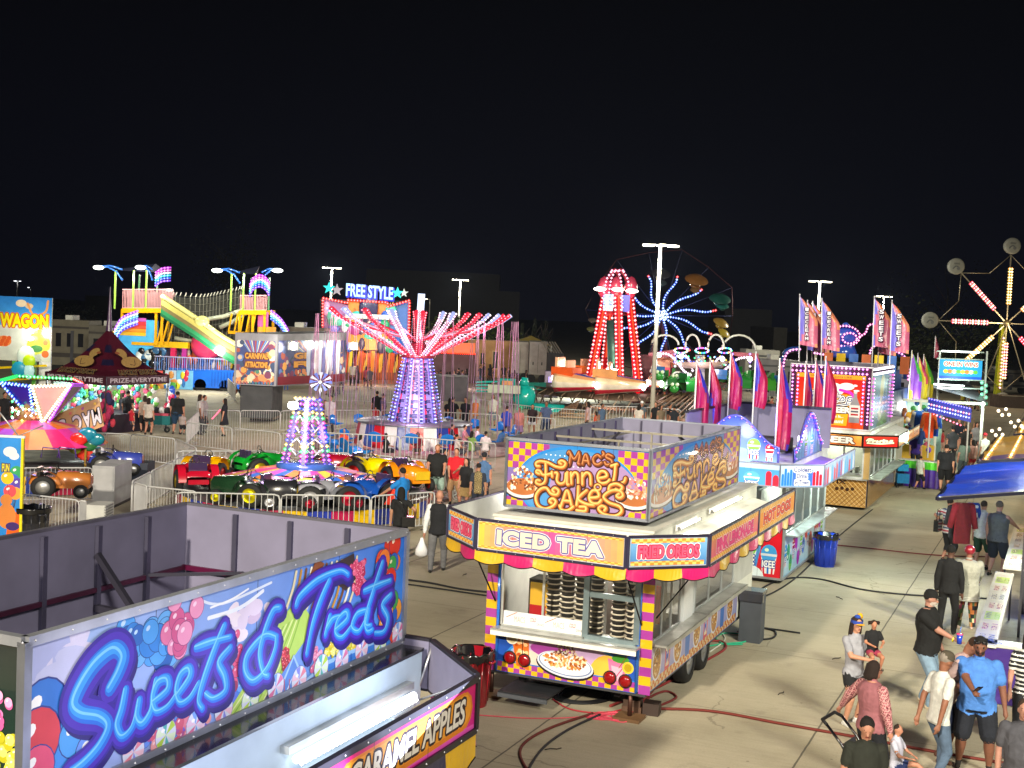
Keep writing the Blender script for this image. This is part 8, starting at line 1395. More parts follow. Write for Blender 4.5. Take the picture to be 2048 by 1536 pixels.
def person(px, py, h, hd, lab, top='#222226', bot=('shorts', '#22262e'), at='h', skin='#b8806a', hair=('short', '#20160f'), hat=None, shoes='#1a1a1c', build=1., q=2, lean=0, hl=None, hr=None, fl=None, fr=None, sit=None, look=(0, 0), sleeve=.5, pat=None, group=None, d=None, beard=None, z0=0., collar=None, vest=None, midriff=0, loc=None):
    """at: 'h' pixel of the head top, 'f' pixel of the feet; hd: heading in degrees clockwise from straight away"""
    if loc is not None: P0 = Vector(loc)
    elif d is not None: P0 = AT(px, py, d); P0.z = z0
    else: P0 = G(px, py, z0 if at == 'f' else h*cos(radians(lean)*.8)+z0); P0.z = z0
    bw = build; s = h; R = Matrix.Rotation(-radians(lean), 3, 'X'); pz = (.50 if sit is None else sit)*s; pel = Vector((0, 0, pz)); U = lambda x, y, z: pel+R @ Vector((x*s, y*s, z*s))
    X = Vector((1, 0, 0)); Y = R @ Vector((0, 1, 0)); pr = []; A = lambda k, dt, c, m='c': pr.append((k, dt, c, m)); fat = max(0, bw-1)
    vcol = vest or pat or top
    bc = bot[1]; ring = lambda x, y, z, rx, ry: (U(x, y, z), X, Y, rx*s*bw, ry*s*(bw+fat*.5))
    A('loft', [ring(0, 0, -.045, .085, .062), ring(0, 0, .0, .098, .068), ring(0, .0, .05, .088, .062)], bc)
    hem = -.03 if midriff == 0 else .02
    A('loft', [ring(0, .0, hem, .102, .074), ring(0, .008*(1+fat*4), .06, .092, .071), ring(0, .012*(1+fat*4), .12, .094, .075), ring(0, .008, .20, .103, .076), ring(0, 0, .275, .105, .068), ring(0, -.004, .315, .082, .052), ring(0, -.002, .338, .045, .040)], vcol)
    # head
    ny, np_ = radians(look[0]), radians(look[1]); H = U(0, .012, .425); HR = R @ Matrix.Rotation(-ny, 3, 'Z') @ Matrix.Rotation(-np_, 3, 'X'); hp = lambda x, y, z: H+HR @ Vector((x*s, y*s, z*s))
    A('cone', (U(0, 0, .32), hp(0, -.008, -.03), .034*s*(1+fat*.5), .034*s), skin, 's')
    A('ell', (hp(0, -.002, .012), (.046*s, .056*s, .061*s)), skin, 's'); A('ell', (hp(0, .012, -.028), (.034*s, .036*s, .034*s)), beard or skin, 's' if not beard else 'c')
    if q >= 2: A('cone', (hp(0, .046, .008), hp(0, .060, -.014), .007*s, .0095*s), skin, 's')
    if q >= 3:
        for sx in (-1, 1):
            A('ell', (hp(sx*.044, -.002, -.002), (.007*s, .012*s, .018*s)), skin, 's'); A('ell', (hp(sx*.0175, .0475, .010), (.008*s, .005*s, .005*s)), '#1c1210', 's'); A('cone', (hp(sx*.010, .0505, .022), hp(sx*.027, .046, .0225), .0032*s, .0028*s), hair[1], 's')
        A('cone', (hp(-.012, .046, -.031), hp(.012, .046, -.031), .0042*s, .0042*s), '#8a4038', 's'); A('ell', (hp(0, .040, -.048), (.014*s, .012*s, .012*s)), beard or skin, 's')
    # legs
    st = sit is not None; lx = .052*(1+fat*.8)
    for sx, ft in ((1, fr), (-1, fl)):
        hip = U(sx*lx, 0, -.01); ft = ft if ft is not None else ((sx*.075, .02*sx, 0) if not st else (sx*.08, .30, max(-.02, sit-.47)))
        ank = Vector((ft[0]*s, ft[1]*s, ft[2]*s+.045*s)); kn, ank = ik(hip, ank, .245*s, .225*s, (sx*.12, 1, .1)); c = bot[0]; g = lambda t, a, b_: a+(b_-a)*t
        th, kr, cf, an = .054*s*(1+fat*.9), .036*s*(1+fat*.6), .032*s*(1+fat*.7), .020*s
        A('cone', (hip, kn, th, kr), skin, 's'); A('cone', (kn, kn.lerp(ank, .35), kr*.95, cf), skin, 's'); A('cone', (kn.lerp(ank, .35), ank, cf, an), skin, 's')
        if c == 'pants': A('cone', (hip, kn, th*1.06, kr*1.18), bc); A('cone', (kn, ank, kr*1.16, an*1.65), bc)
        elif c == 'shorts': A('cone', (hip, hip.lerp(kn, .86), th*1.12, kr*1.55), bc)
        elif c == 'short shorts': A('cone', (hip, hip.lerp(kn, .4), th*1.12, th*1.06), bc)
        elif c == 'capri': A('cone', (hip, kn, th*1.06, kr*1.25), bc); A('cone', (kn, kn.lerp(ank, .35), kr*1.2, cf*1.2), bc)
        fy = Vector((sx*.12, 1, 0)).normalized(); A('cone', (ank+Vector((0, -.02*s, -.028*s)), ank+fy*.065*s+Vector((0, 0, -.030*s)), .022*s, .018*s), shoes); A('cone', (ank, ank+fy*.03*s+Vector((0, 0, -.022*s)), an*1.15, .02*s), shoes)
    if bot[0] == 'skirt': A('loft', [(U(0, 0, .03), X, Y, .09*s*bw, .065*s*bw), (U(0, 0, -.12), X, Y, .12*s*bw, .10*s*bw), (U(0, .01, bot[2] if len(bot) > 2 else -.22), X, Y, .14*s*bw, .12*s*bw)], bc)
    # arms and hands
    fs = []
    for sx, ht in ((1, hr), (-1, hl)):
        sh = U(sx*.098*(bw**.7), -.004, .292); ht = ht if ht is not None else ((sx*(.145+.05*fat), .03, .445) if not st else (sx*.07, .2, sit+.13)); tgt = Vector((ht[0]*s, ht[1]*s, ht[2]*s)); el, wr = ik(sh, tgt, .165*s, .15*s, (sx*.9, -.8, -.3))
        ua, fa, wa = .030*s*(1+fat*.8), .025*s*(1+fat*.5), .0165*s; A('cone', (sh, el, ua, fa), skin, 's'); A('cone', (el, wr, fa, wa), skin, 's'); cc = (lambda p, i: pat(p, 9)) if pat else top
        if sleeve > 0: A('cone', (sh, sh.lerp(el, min(1, sleeve*1.25)), ua*1.28, ua*1.22), cc)
        if sleeve >= .9: A('cone', (el, el.lerp(wr, .93), ua*1.16, wa*1.5), cc)
        dr = (wr-el).normalized(); side = dr.cross(Vector((0, 0, 1))); side = (side.normalized() if side.length > .1 else Vector((0, 1, 0)))
        if abs(dr.z) > .8: side = Vector((0, 1, 0))
        A('cone', (wr, wr+dr*.045*s, wa*.95, .019*s), skin, 's')
        if q >= 3:
            nm = dr.cross(side).normalized()*(-sx)
            for k, ln in enumerate((.030, .036, .034, .026)):
                base = wr+dr*.052*s+side*(k-1.5)*.0115*s; mid = base+dr*ln*.6*s+nm*.004*s; A('cone', (base, mid, .0055*s, .005*s), skin, 's'); A('cone', (mid, mid+dr*ln*.45*s+nm*.014*s, .005*s, .0042*s), skin, 's')
            tb = wr+dr*.018*s-side*.018*s; A('cone', (tb, tb+dr*.026*s-side*.016*s+nm*.006*s, .0068*s, .0052*s), skin, 's')
        else: A('cone', (wr+dr*.045*s, wr+dr*.085*s, .018*s, .012*s), skin, 's')
        fs.append((el, wr, dr))
    o = remesh(pr, {3: .0115, 2: .019, 1: .032}[q], 'person', sm={3: 2, 2: 2, 1: 1}[q]); o.location = P0; o.rotation_euler = (0, 0, -radians(hd)); tag(o, lab, 'person', group)
    hs, hc = hair; hp_ = []; Hh = lambda k, dt: hp_.append((k, dt, hc, 'c'))
    if hs != 'bald':
        Hh('ell', (hp(0, -.012, .026), (.051*s, .056*s, .055*s)))
        if hs in ('long', 'mid'):
            L = -.16 if hs == 'long' else -.075
            Hh('loft', [(hp(0, -.03, .05), X, Y, .044*s, .036*s), (hp(0, -.038, -.02), X, Y, .052*s, .034*s), (hp(0, -.046, L*.6), X, Y, .052*s, .028*s), (hp(0, -.046, L), X, Y, .036*s, .02*s)])
            for sx in (-1, 1): Hh('cone', (hp(sx*.040, .002, .03), hp(sx*.046, -.006, -.045 if hs == 'mid' else -.08), .016*s, .015*s))
        if hs == 'pony': Hh('cone', (hp(0, -.06, .04), hp(0, -.085, -.06), .022*s, .012*s))
        if hs == 'bun': Hh('ell', (hp(0, -.062, .03), (.026*s, .026*s, .026*s)))
        if hs == 'tails':
            for sx in (-1, 1): Hh('cone', (hp(sx*.045, -.01, .055), hp(sx*.085, -.012, .045), .018*s, .022*s)); Hh('cone', (hp(sx*.085, -.012, .045), hp(sx*.09, -.012, .0), .02*s, .012*s))
        ho = remesh(hp_, .016 if q >= 3 else .03, 'hair', o, 1)
    if hat:
        hb = B(); hb.M = Matrix.Translation(H) @ HR.to_4x4() @ Matrix.Scale(s, 4); k_, c1, c2 = (hat+(hat[1],))[:3]
        n = 14
        if k_ in ('cap', 'visor'):
            if k_ == 'cap': hb.grid([[(cos(2*pi*j/n)*.052*r, sin(2*pi*j/n)*.058*r-.004, z) for j in range(n)] for r, z in ((1.02, .022), (1.0, .045), (.85, .068), (.5, .082), (.03, .087))], c1, 'c')
            else: hb.grid([[(cos(2*pi*j/n)*.053*r, sin(2*pi*j/n)*.059*r-.004, z) for j in range(n)] for r, z in ((1.02, .02), (1.02, .05))], c1, 'c'); hb.sph((-.035, -.02, .075), (.03, .03, .03), '#e8a800', 'c', 8, 5); hb.sph((0, .0, .078), (.03, .03, .018), '#2a50b8', 'c', 8, 5)
            hb.grid([[(sin(a)*.046*r1, .035+cos(a)*r1*.062, .026-.006*r1+.004*cos(a)) for a in [(-1+2*j/8)*1.35 for j in range(9)]] for r1 in (.3, 1.0)], c2, 'c', closed=False)
        elif k_ == 'bonnet': hb.sph((0, -.016, .03), (.064, .068, .062), c1, 't', 16, 10); hb.tube([(cos(a)*.05, sin(a)*.055-.004, .0) for a in [2*pi*j/12 for j in range(12)]], .006, c2, 'c', 4, closed=True)
        elif k_ == 'shades':
            for sx in (-1, 1): hb.sph((sx*.02, .05, .062), (.017, .01, .012), '#0a0a0c', 'g', 8, 5)
            hb.tube([(-.046, .0, .05), (-.03, .045, .062), (.03, .045, .062), (.046, .0, .05)], .003, '#0a0a0c', 'g', 4)
        elif k_ == 'glasses':
            for sx in (-1, 1): hb.tube([(sx*.018+cos(a)*.013, .058, .010+sin(a)*.010) for a in [2*pi*j/8 for j in range(8)]], .0022, '#2a1a18', 'g', 4, closed=True); hb.tube([(sx*.031, .056, .012), (sx*.046, .0, .012)], .002, '#2a1a18', 'g', 4)
        hb.obj('hat' if k_ not in ('shades', 'glasses') else 'glasses', o)
    o['_w'] = [list(f[1]) for f in fs]; return o
JE, NV = '#5a728c', '#1c2236'
# --- foreground group at the lower right ---
pn = person(1713, 1233, 1.63, 158, 'woman in a yellow visor and grey tee holding a toddler in her arms', '#9a9aa4', ('short shorts', '#16171b'), skin='#c08a70', hair=('long', '#2a1812'), hat=('visor', '#2a48a8', '#f0b000'), shoes='#e8e8e8', q=3, hl=(-.06, .20, .60), hr=(.02, .22, .66), look=(5, 5))
fwd = Vector((sin(radians(158)), cos(radians(158)), 0)); rt = Vector((cos(radians(158)), -sin(radians(158)), 0))
person(0, 0, .92, 175, 'toddler with two pigtails in a black top held by the woman in the yellow visor', '#16161a', ('short shorts', '#a83a58'), skin='#b87c60', hair=('tails', '#2a1810'), shoes='#c88a80', q=3, sit=.42, loc=pn.location+fwd*.17-rt*.19+Vector((0, 0, .76)), fl=(-.08, .16, .12), fr=(.08, .16, .12))
pm = person(1860, 1180, 1.84, 125, 'heavy man in a black cap, black tee and faded jeans holding a blue cup', '#0e0e11', ('pants', '#7890a8'), skin='#a87868', hair=('short', '#1a1412'), hat=('cap', '#0a0a0c', '#0a0a0c'), shoes='#c8b8a0', build=1.32, q=3, hr=(.03, .24, .62), hl=(-.20, .06, .50), fl=(-.10, -.04, 0), fr=(.09, .08, 0), look=(-8, 6), beard='#b8aaa2')
def in_world(o, v): return o.matrix_basis @ Vector(v)
w = in_world(pm, Vector(pm['_w'][0]))
b = B(); b.lathe([(0, 0), (.036, 0), (.048, .15), (0, .15)], (0, 0, 0), '#1a40c0', 'g', 14); b.lathe([(.05, .145), (.05, .165), (0, .17)], (0, 0, 0), '#d84a78', 'g', 14); b.cyl((0, 0, .15), (.015, 0, .27), .006, '#3a70e0', 'g', 5); b.obj('drink_cup', loc=w+Vector((.05, -.07, -.05)), label='blue cup with a pink lid and straw held by the man in the black cap', cat='cup')
b = B(); b.lathe([(.05, -.01), (.054, 0), (.05, .01)], (0, 0, 0), '#d8d020', 'g', 12); b.M = Matrix.Identity(4); o = b.obj('wristband', pm)
o.location = Vector(pm['_w'][0])-Vector((.0, .02, 0)); o.rotation_euler = (1.4, .3, 0); o.scale = (.9, .9, 1)
def flor(p, i): return ['#d8a0a0', '#7a2838', '#c88088', '#5a1828'][int((sin(p.x*90+p.z*60)+sin(p.z*110-p.y*70))*1.6) % 4] if i == 9 else '#9a6068'
pw = person(1748, 1322, 1.66, 62, 'woman in a mauve blouse with floral sleeves and glasses pushing a stroller', '#9a6068', ('pants', '#1a1c24'), skin='#b87e68', hair=('mid', '#241610'), hat=('glasses', '#222'+'222'), build=1.22, q=3, sleeve=.95, pat=flor, hl=(-.40, .0, .47), hr=(.17, .06, .44), look=(18, 4))
b = B(); b.tube([U_ for U_ in ((.16, -.0, 1.38), (.02, .17, 1.2), (-.17, .12, .95), (-.2, -.05, .9))], .008, '#5a2020', 'c', 5); b.obj('shoulder_strap', pw)
person(1735, 1434, 1.66, 188, 'woman in a dark olive tee looking down at the bottom of the picture', '#23261f', ('pants', '#1a1a20'), skin='#b07c66', hair=('bun', '#150e0c'), q=3, look=(0, 22), build=1.05, fl=(-.08, 0, 0))
def camo(p, i): return '#d8d8d4'
person(1884, 1304, 1.74, 72, 'slim man in a white tee, jeans and camouflage cap with his hands behind his back', '#d6d6d2', ('pants', '#566a84'), skin='#8a5a44', hair=('short', '#8a8078'), hat=('cap', '#4a4236', '#1c2430'), q=3, lean=4, hl=(-.10, -.10, .50), hr=(.13, -.09, .47), fl=(-.06, .1, 0), fr=(.06, -.04, 0), look=(0, 18))
person(1880, 1520, 1.86, 118, 'balding man in a pale pink shirt and navy shorts leaning forward in sandals', '#c8a8a4', ('shorts', '#202a48'), at='f', skin='#a06c54', hair=('short', '#3a2418'), shoes='#5a3a2c', build=1.12, q=3, lean=24, hl=(-.13, .2, .42), hr=(.10, .12, .60), look=(-6, 30))
pb = person(1962, 1273, 1.83, 198, 'large man in a light blue shirt and dark shorts looking at his phone', '#4a80d0', ('shorts', '#161a26'), skin='#7a4e3c', hair=('short', '#0e0a08'), hat=('shades', '#000000'), shoes='#26201e', build=1.36, q=3, hl=(-.21, .04, .43), hr=(.04, .27, .66), look=(0, 16), beard='#2a1c16', fl=(-.11, .02, 0), fr=(.10, -.03, 0))
w = in_world(pb, Vector(pb['_w'][0])); b = B(); b.box((0, 0, 0), (.075, .012, .15), '#101014', 'g'); b.box((0, .008, 0), (.068, .002, .14), '#a8c8ff', 'e1'); o = b.obj('phone', loc=w+Vector((.02, -.10, .05)), label='black phone in the hand of the man in the light blue shirt', cat='phone'); o.rotation_euler = (.9, 0, .2)
pc = person(1940, 1093, 1.66, 22, 'woman in a long grey cardigan, shiny red bonnet and patterned trousers seen from behind', '#a6a59a', ('pants', '#3a4030'), skin='#8a5a48', hair=('bald', '#111111'), hat=('bonnet', '#8a1024', '#8a1024'), build=1.42, q=3, sleeve=.95, shoes='#c8b0a8', hr=(.12, .22, .56), hl=(-.16, .12, .5), look=(0, 10))
b = B(); n = 20; r = random.Random(2); PCM = ['#1a1c1a', '#c87a40', '#4a6a48', '#d8c8a0', '#8a3a50', '#2a2c38']
b.grid([[(cos(2*pi*k/n)*rx, sin(2*pi*k/n)*ry-.01, z) for k in range(n)] for rx, ry, z in ((.235, .19, .58), (.24, .20, .78), (.235, .2, .90))], lambda i, j: '#a6a59a', 'c')
for z in (.60, .63, .66): b.tube([(cos(2*pi*k/n)*.245, sin(2*pi*k/n)*.20-.01, z) for k in range(n)], .006, '#ecece6', 'c', 4, closed=True)
b.obj('cardigan_hem', pc); b = B()
for sx in (-1, 1):
    R_ = [[(sx*(.10+.005*i)+cos(2*pi*k/12)*(.105-.006*i), .0+sin(2*pi*k/12)*(.105-.006*i), .74-.085*i) for k in range(12)] for i in range(9)]; b.grid(R_, lambda i, j: r.choice(PCM), 'c', sm=False)
b.obj('patterned_trousers', pc)
person(1903, 1090, 1.76, 28, 'person in black behind the woman with the red bonnet', '#101014', ('pants', '#0e0e12'), skin='#5a3c30', hair=('short', '#0a0808'), q=2, sleeve=.95)
def stripes(p, i): return ['#c8c8cc', '#a83848', '#c8c8cc', '#4a5a78'][int(p.z*26) % 4]
pz = person(1893, 1124, 1.66, 70, 'woman in a red, white and blue striped top with a black bag under the awning', '#cccccc', ('capri', '#121216'), at='f', skin='#a87660', hair=('short', '#1a1412'), q=2, pat=stripes, build=1.15, hl=(-.17, .0, .6))
b = B(); b.box((0, 0, 0), (.12, .36, .3), '#0c0c10', 'g'); b.tube([(0, -.14, .15), (0, -.08, .42), (0, .08, .42), (0, .14, .15)], .012, '#0c0c10', 'g'); b.obj('handbag', loc=pz.location+Vector((-.30, -.05, .95)), rz=-.6, label='large black handbag on the arm of the woman in the striped top', cat='bag')
person(1990, 1152, 1.86, 48, 'man in a grey sleeveless shirt and navy shorts at the prize counter', '#55585e', ('shorts', '#1c2434'), at='f', skin='#a87c6c', hair=('short', '#5a5048'), build=1.3, q=2, sleeve=0, hr=(.12, .34, .62))
person(1960, 1138, 1.74, 40, 'person in a white top and green shorts beside the man in grey', '#d8d8dc', ('shorts', '#1e4030'), at='f', skin='#b08070', hair=('short', '#3a3028'), q=2, build=1.1)
person(2052, 1398, 1.72, 200, 'person in a grey tee cut by the right edge near the bottom', '#4c4c54', ('pants', '#22242c'), skin='#b08070', hair=('short', '#3a2a20'), q=3, build=1.25)
person(2060, 1262, 1.7, 190, 'person in a black and white striped top behind the counter at the right edge', '#222222', ('pants', '#1a1a20'), skin='#b08070', hair=('long', '#1a1210'), q=2, pat=lambda p, i: ['#d8d8d8', '#1a1a1e'][int(p.z*30) % 2])
b = B()
for s in (-.24, .24): b.tube([(s, -.32, 1.02), (s, -.12, .82), (s, .15, .42), (s, .32, .1)], .018, '#141418', 'g', 6); b.tube([(s, .18, .5), (s, -.18, .1)], .016, '#77777c', 'm', 6)
b.tube([(-.24, -.32, 1.02), (-.2, -.40, 1.06), (.2, -.40, 1.06), (.24, -.32, 1.02)], .022, '#101014', 'r', 6); PT = G(1668, 1436, 1.03)
st_ = thing('stroller', 'black stroller with curved handles pushed by the woman in mauve', 'stroller', (PT.x+.25, PT.y-.25, 0), -2.2); b.obj('frame', st_); b = B(); b.grid([[(x, y, z) for x in (-.2, 0, .2)] for y, z in ((-.12, .82), (.0, .5), (.25, .46), (.38, .3))], '#2a2c34', 'c', closed=False); b.obj('seat', st_)
for x in (-.26, .26):
    for y in (-.2, .34): b = B(); b.lathe([(.06, -.02), (.11, -.02), (.115, 0), (.11, .02), (.06, .02)], (0, 0, 0), '#141416', 'r', 14, 'x'); b.obj('wheel', st_, loc=(x, y, .12))
person(0, 0, 1.0, 125, 'small child with bare legs stretched out in front of the woman in dark olive', '#c8c8dc', ('short shorts', '#3a4a80'), skin='#b88068', hair=('short', '#2a1c14'), q=2, sit=.40, loc=G(1790, 1536, .55)+Vector((0, 0, -.35)), fl=(-.1, .42, .25), fr=(.1, .45, .2))
# --- middle distance by the rides ---
pv = person(873, 1143, 1.86, 2, 'bald man in a black waistcoat, white sleeves and grey trousers walking with a plastic bag', '#d8d8dc', ('pants', '#6c6c70'), at='f', skin='#b07c68', hair=('bald', '#888888'), build=1.12, q=3, sleeve=.97, vest='#15161c', hl=(-.17, -.03, .44), hr=(.18, .05, .46), fl=(-.07, -.08, 0), fr=(.07, .10, 0))
b = B(); b.grid([[(cos(2*pi*k/10)*r_, sin(2*pi*k/10)*r_*.6, z) for k in range(10)] for r_, z in ((.03, .42), (.07, .3), (.14, .15), (.15, .04), (.08, -.01), (.01, -.02))], '#dedee4', 'g'); b.obj('carrier_bag', loc=pv.location+Vector((-.36, -.02, .34)), label='white plastic carrier bag in the hand of the man in the waistcoat', cat='bag')
pk = person(803, 974, 1.7, 8, 'woman with long black hair dressed in black with a crossbody bag', '#101014', ('pants', '#0e0e12'), skin='#a87860', hair=('long', '#0c0908'), shoes='#e0e0e0', q=3, hr=(.2, .05, .6), sleeve=.4)
b = B(); b.box((0, 0, 0), (.3, .14, .24), '#0c0c10', 'g'); b.tube([(0, 0, .12), (-.15, -.1, .4), (-.35, -.05, .62)], .01, '#0c0c10', 'g', 5); b.obj('crossbody_bag', loc=pk.location+Vector((.22, -.2, .92)), label='black crossbody bag on the woman in black', cat='bag')
person(806, 935, 1.8, 300, 'ride operator in a bright blue shirt reaching towards the tractor ride', '#1478c8', ('pants', '#22252e'), skin='#a8745c', hair=('short', '#14100e'), q=2, build=1.1, hl=(-.2, .3, .55))
person(876, 889, 1.82, 182, 'bearded man in a black printed tee leaning on the barrier', '#141416', ('shorts', '#8aa098'), skin='#b8806a', hair=('short', '#8a5a38'), beard='#a8623a', build=1.3, q=2, hl=(-.14, .26, .55), hr=(.14, .26, .55))
person(914, 896, 1.74, 190, 'man in a bright red tee beside the bearded man', '#d01828', ('shorts', '#b8906a'), skin='#b8806a', hair=('short', '#2a1c14'), build=1.2, q=2, hl=(-.05, .24, .62), hr=(.08, .2, .56))
person(934, 916, 1.6, 210, 'woman in a black and tan dress next to the man in red', '#16161a', ('skirt', '#a88a5a', -.2), skin='#b8806a', hair=('long', '#1a1210'), q=2)
person(958, 926, 1.6, 2, 'person with a camouflage backpack seen from behind at the barrier', '#262c3c', ('pants', '#1e2436'), skin='#a87860', hair=('short', '#1a1414'), q=2, pat=lambda p, i: ['#7a6848', '#55482c', '#9a8860'][int((sin(p.x*60)+sin(p.z*50))*1.5) % 3] if p.y < -.03 and abs(p.x) < .11 else '#262c3c')
person(969, 905, 1.66, 0, 'person in a dark cap and pale blue top right of the camouflage backpack', '#4a6a98', ('pants', '#1e2030'), skin='#b8806a', hair=('short', '#222222'), hat=('cap', '#1a1c28', '#8a4a30'), q=1)
P_ = person
# left by the tent
for a in ((254, 862, 1.8, 10, 'man in a black tee seen from behind at the duck tent', '#14161c', ('shorts', '#1a1c24')), (262, 864, 1.1, 20, 'small child in a red top in front of the duck tent', '#b81c30', ('pants', '#4a5568')), (243, 856, 1.6, 40, 'woman in dark clothes half hidden at the hanging toys', '#20202c', ('pants', '#181820')), (268, 852, 1.72, 350, 'man in navy on the right of the man in black at the tent', '#1a2030', ('shorts', '#20242c')),
          (288, 864, 1.62, 330, 'woman with a ponytail in a beige top by the tent', '#a89488', ('shorts', '#1a1a20')), (296, 869, 1.6, 12, 'woman in a loose white tee and bare legs by the teal wagon', '#c8beb8', ('short shorts', '#1c1c22')), (353, 868, 1.88, 8, 'very large man in a black tee and blue shorts seen from behind', '#0f1116', ('shorts', '#1c3a5a')), (364, 869, .95, 10, 'tiny child at the leg of the large man', '#a89898', ('shorts', '#20202a')),
          (398, 869, 1.78, 75, 'man in a white tee facing the woman with the pink toy', '#b8b2b4', ('pants', '#4a4a52')), (407, 866, 1.7, 95, 'second man in white half hidden behind the first by the barrier', '#a8a0a4', ('pants', '#3a3a42')), (448, 872, 1.66, 270, 'woman in a dark dress holding a glowing pink stick', '#1a1c28', ('skirt', '#1a1c28', -.2)), (468, 796, 1.62, 100, 'woman in a pale top and blue skirt by the slide trailer', '#c8b0a0', ('skirt', '#6a98b8', -.16)), (484, 797, 1.76, 280, 'man in dark clothes beside the woman in the blue skirt', '#1c2028', ('pants', '#16181e')),
          (8, 868, 1.75, 120, 'man in a black tee behind the blue light triangle', '#15151a', ('pants', '#1c1c26')), (22, 866, 1.6, 200, 'woman in black with a red bag at the left edge', '#18161c', ('pants', '#18181e')), (38, 852, 1.72, 60, 'man in dark blue behind the glowing pyramid', '#1c2238', ('pants', '#16161c')),
          (659, 866, 1.76, 185, 'person in a white sports jersey behind the barrier of the swing ride', '#c0b8c4', ('pants', '#33303c')), (648, 864, 1.5, 150, 'person in dark clothes with a pushchair behind the jersey wearer', '#2a2830', ('pants', '#1c1a24')), (752, 853, 1.78, 350, 'man in black walking behind the swing tower', '#15131a', ('pants', '#1a1824')), (750, 858, 1.15, 340, 'child in a red top with the man in black behind the swings', '#c01a30', ('pants', '#16141c')), (764, 855, 1.7, 90, 'person in violet light striding right behind the swing tower', '#34305c', ('shorts', '#20202c')),
          (903, 868, 1.8, 30, 'man in a black tee leaning on the swing barrier', '#15151d', ('pants', '#14161e')), (897, 866, 1.7, 10, 'woman in dark clothes beside the man leaning on the swing barrier', '#1c1c26', ('pants', '#181a22')), (929, 868, 1.78, 200, 'ride attendant in dark clothes at the swing barrier', '#20202a', ('pants', '#1c1c24')), (984, 852, 1.66, 190, 'woman in a white top and denim shorts beyond the swing barrier', '#d0ccc8', ('capri', '#6a7a88')), (1011, 886, 1.7, 5, 'man in a royal blue tee with a strap seen from behind', '#1c40b0', ('pants', '#1a2440')),
          (1036, 880, 1.55, 175, 'blurred person in orange and pink walking past the barrier', '#c07878', ('skirt', '#8a6a98', -.25)), (1063, 872, 1.55, 190, 'girl in a dark top and white shorts beyond the barrier', '#2a1a22', ('short shorts', '#c8c8d4')), (1090, 878, 1.82, 195, 'man in a slate blue shirt and navy shorts leaning on the rail', '#4a5a80', ('shorts', '#1c2a4a')), (950, 842, 1.2, 200, 'child in an orange dress near the folded teal ride', '#d87a38', ('skirt', '#d88a40', -.25))):
    r_ = random.Random(a[0]); P_(a[0], a[1], a[2], a[3], a[4], a[5], a[6], at='f', skin=r_.choice(['#b8806a', '#a8725a', '#c08c74', '#8a5a44']), hair=('long' if ('woman' in a[4] or 'girl' in a[4]) else 'short', r_.choice(['#1a120e', '#2a1a12', '#120d0b'])), q=1 if a[1] < 868 else 2, build=1.4 if 'large' in a[4] else 1.05+.15*r_.random(), hr=(.14, .22, .56) if 'lean' in a[4] or 'hold' in a[4] else None, fl=(-.07, -.1, 0) if 'walk' in a[4] or 'strid' in a[4] else None, fr=(.07, .12, 0) if 'walk' in a[4] or 'strid' in a[4] else None)
b = B(); q_ = AT(424, 838, 54.5); b.cyl(q_, q_+Vector((.35, 0, .42)), .025, '#ff6080', 'e3', 6); b.obj('glow_stick', label='glowing pink stick held between the couple by the barrier', cat='toy')
t = thing('wagon', 'teal folding wagon heaped with bags by the duck tent', 'wagon', G(318, 864)); b = B(); b.bb((-.55, -.3, .35), (.55, .3, .75), '#1a6a70', 'c'); b.bb((-.5, -.25, .75), (.45, .25, .85), '#c8506a', 'c'); [b.sph((x, 0, .95), (.16, .16, .18), c, 'c', 7, 5) for x, c in ((-.4, '#16161c'), (-.15, '#2a2a34'), (.1, '#d8d8dc'), (.35, '#1a1a22'))]; b.tube([(-.55, 0, .8), (-.8, 0, 1.1)], .02, '#222222', 'g'); b.obj('basket', t)
for x in (-.42, .42): b = B(); b.lathe([(.05, -.28), (.13, -.28), (.13, -.22), (.05, -.22)], (x, 0, .14), '#111114', 'r', 12, 'y'); b.obj('wheel', t)
# swing riders
for k, (px, py, c, hh) in enumerate(((722, 868, '#c8b0b0', 'long'), (772, 866, '#1c1c24', 'long'), (836, 864, '#8a1c34', 'long'), (880, 866, '#c8c0c8', 'short'), (914, 868, '#d0c0c0', 'short'), (905, 848, '#2a2430', 'short'), (930, 850, '#c08090', 'short'), (956, 852, '#d8c8d0', 'short'), (944, 862, '#7a9a50', 'long'), (972, 862, '#dcccd8', 'pony'), (690, 856, '#e05038', 'short'))):
    p = AT(px, py, 51.2 if py > 855 else 53); hh_ = 1.45; P_(0, 0, hh_, [80, 60, 180, 120, 70, 90, 100, 60, 40, 5, 200][k], ['girl with a ponytail in pale stripes riding a seat at the left of the swings', 'woman with long dark hair in black on a swing seat', 'person in a dark red top sitting in front of the letter tower', 'child in white right of the dark red rider', 'child in a pale tee on the fifth seat', 'rider in dark clothes at the back right of the swings', 'rider in pink at the back right of the swings', 'rider in a white top at the back right of the swings', 'rider in lime green near the girl with the plait', 'girl with a dark plait in a pink white top seen from behind', 'rider in a bright orange top above the blue tubs'][k], c, ('shorts', ['#3a3a48', '#20202a'][k % 2]), skin=['#b8806a', '#6a4434'][k == 2], hair=(hh, '#16100c'), q=2, sit=.30, loc=Vector((p.x, p.y, p.z-hh_*.80)), fl=(-.07, .27, .06), fr=(.07, .3, .05))
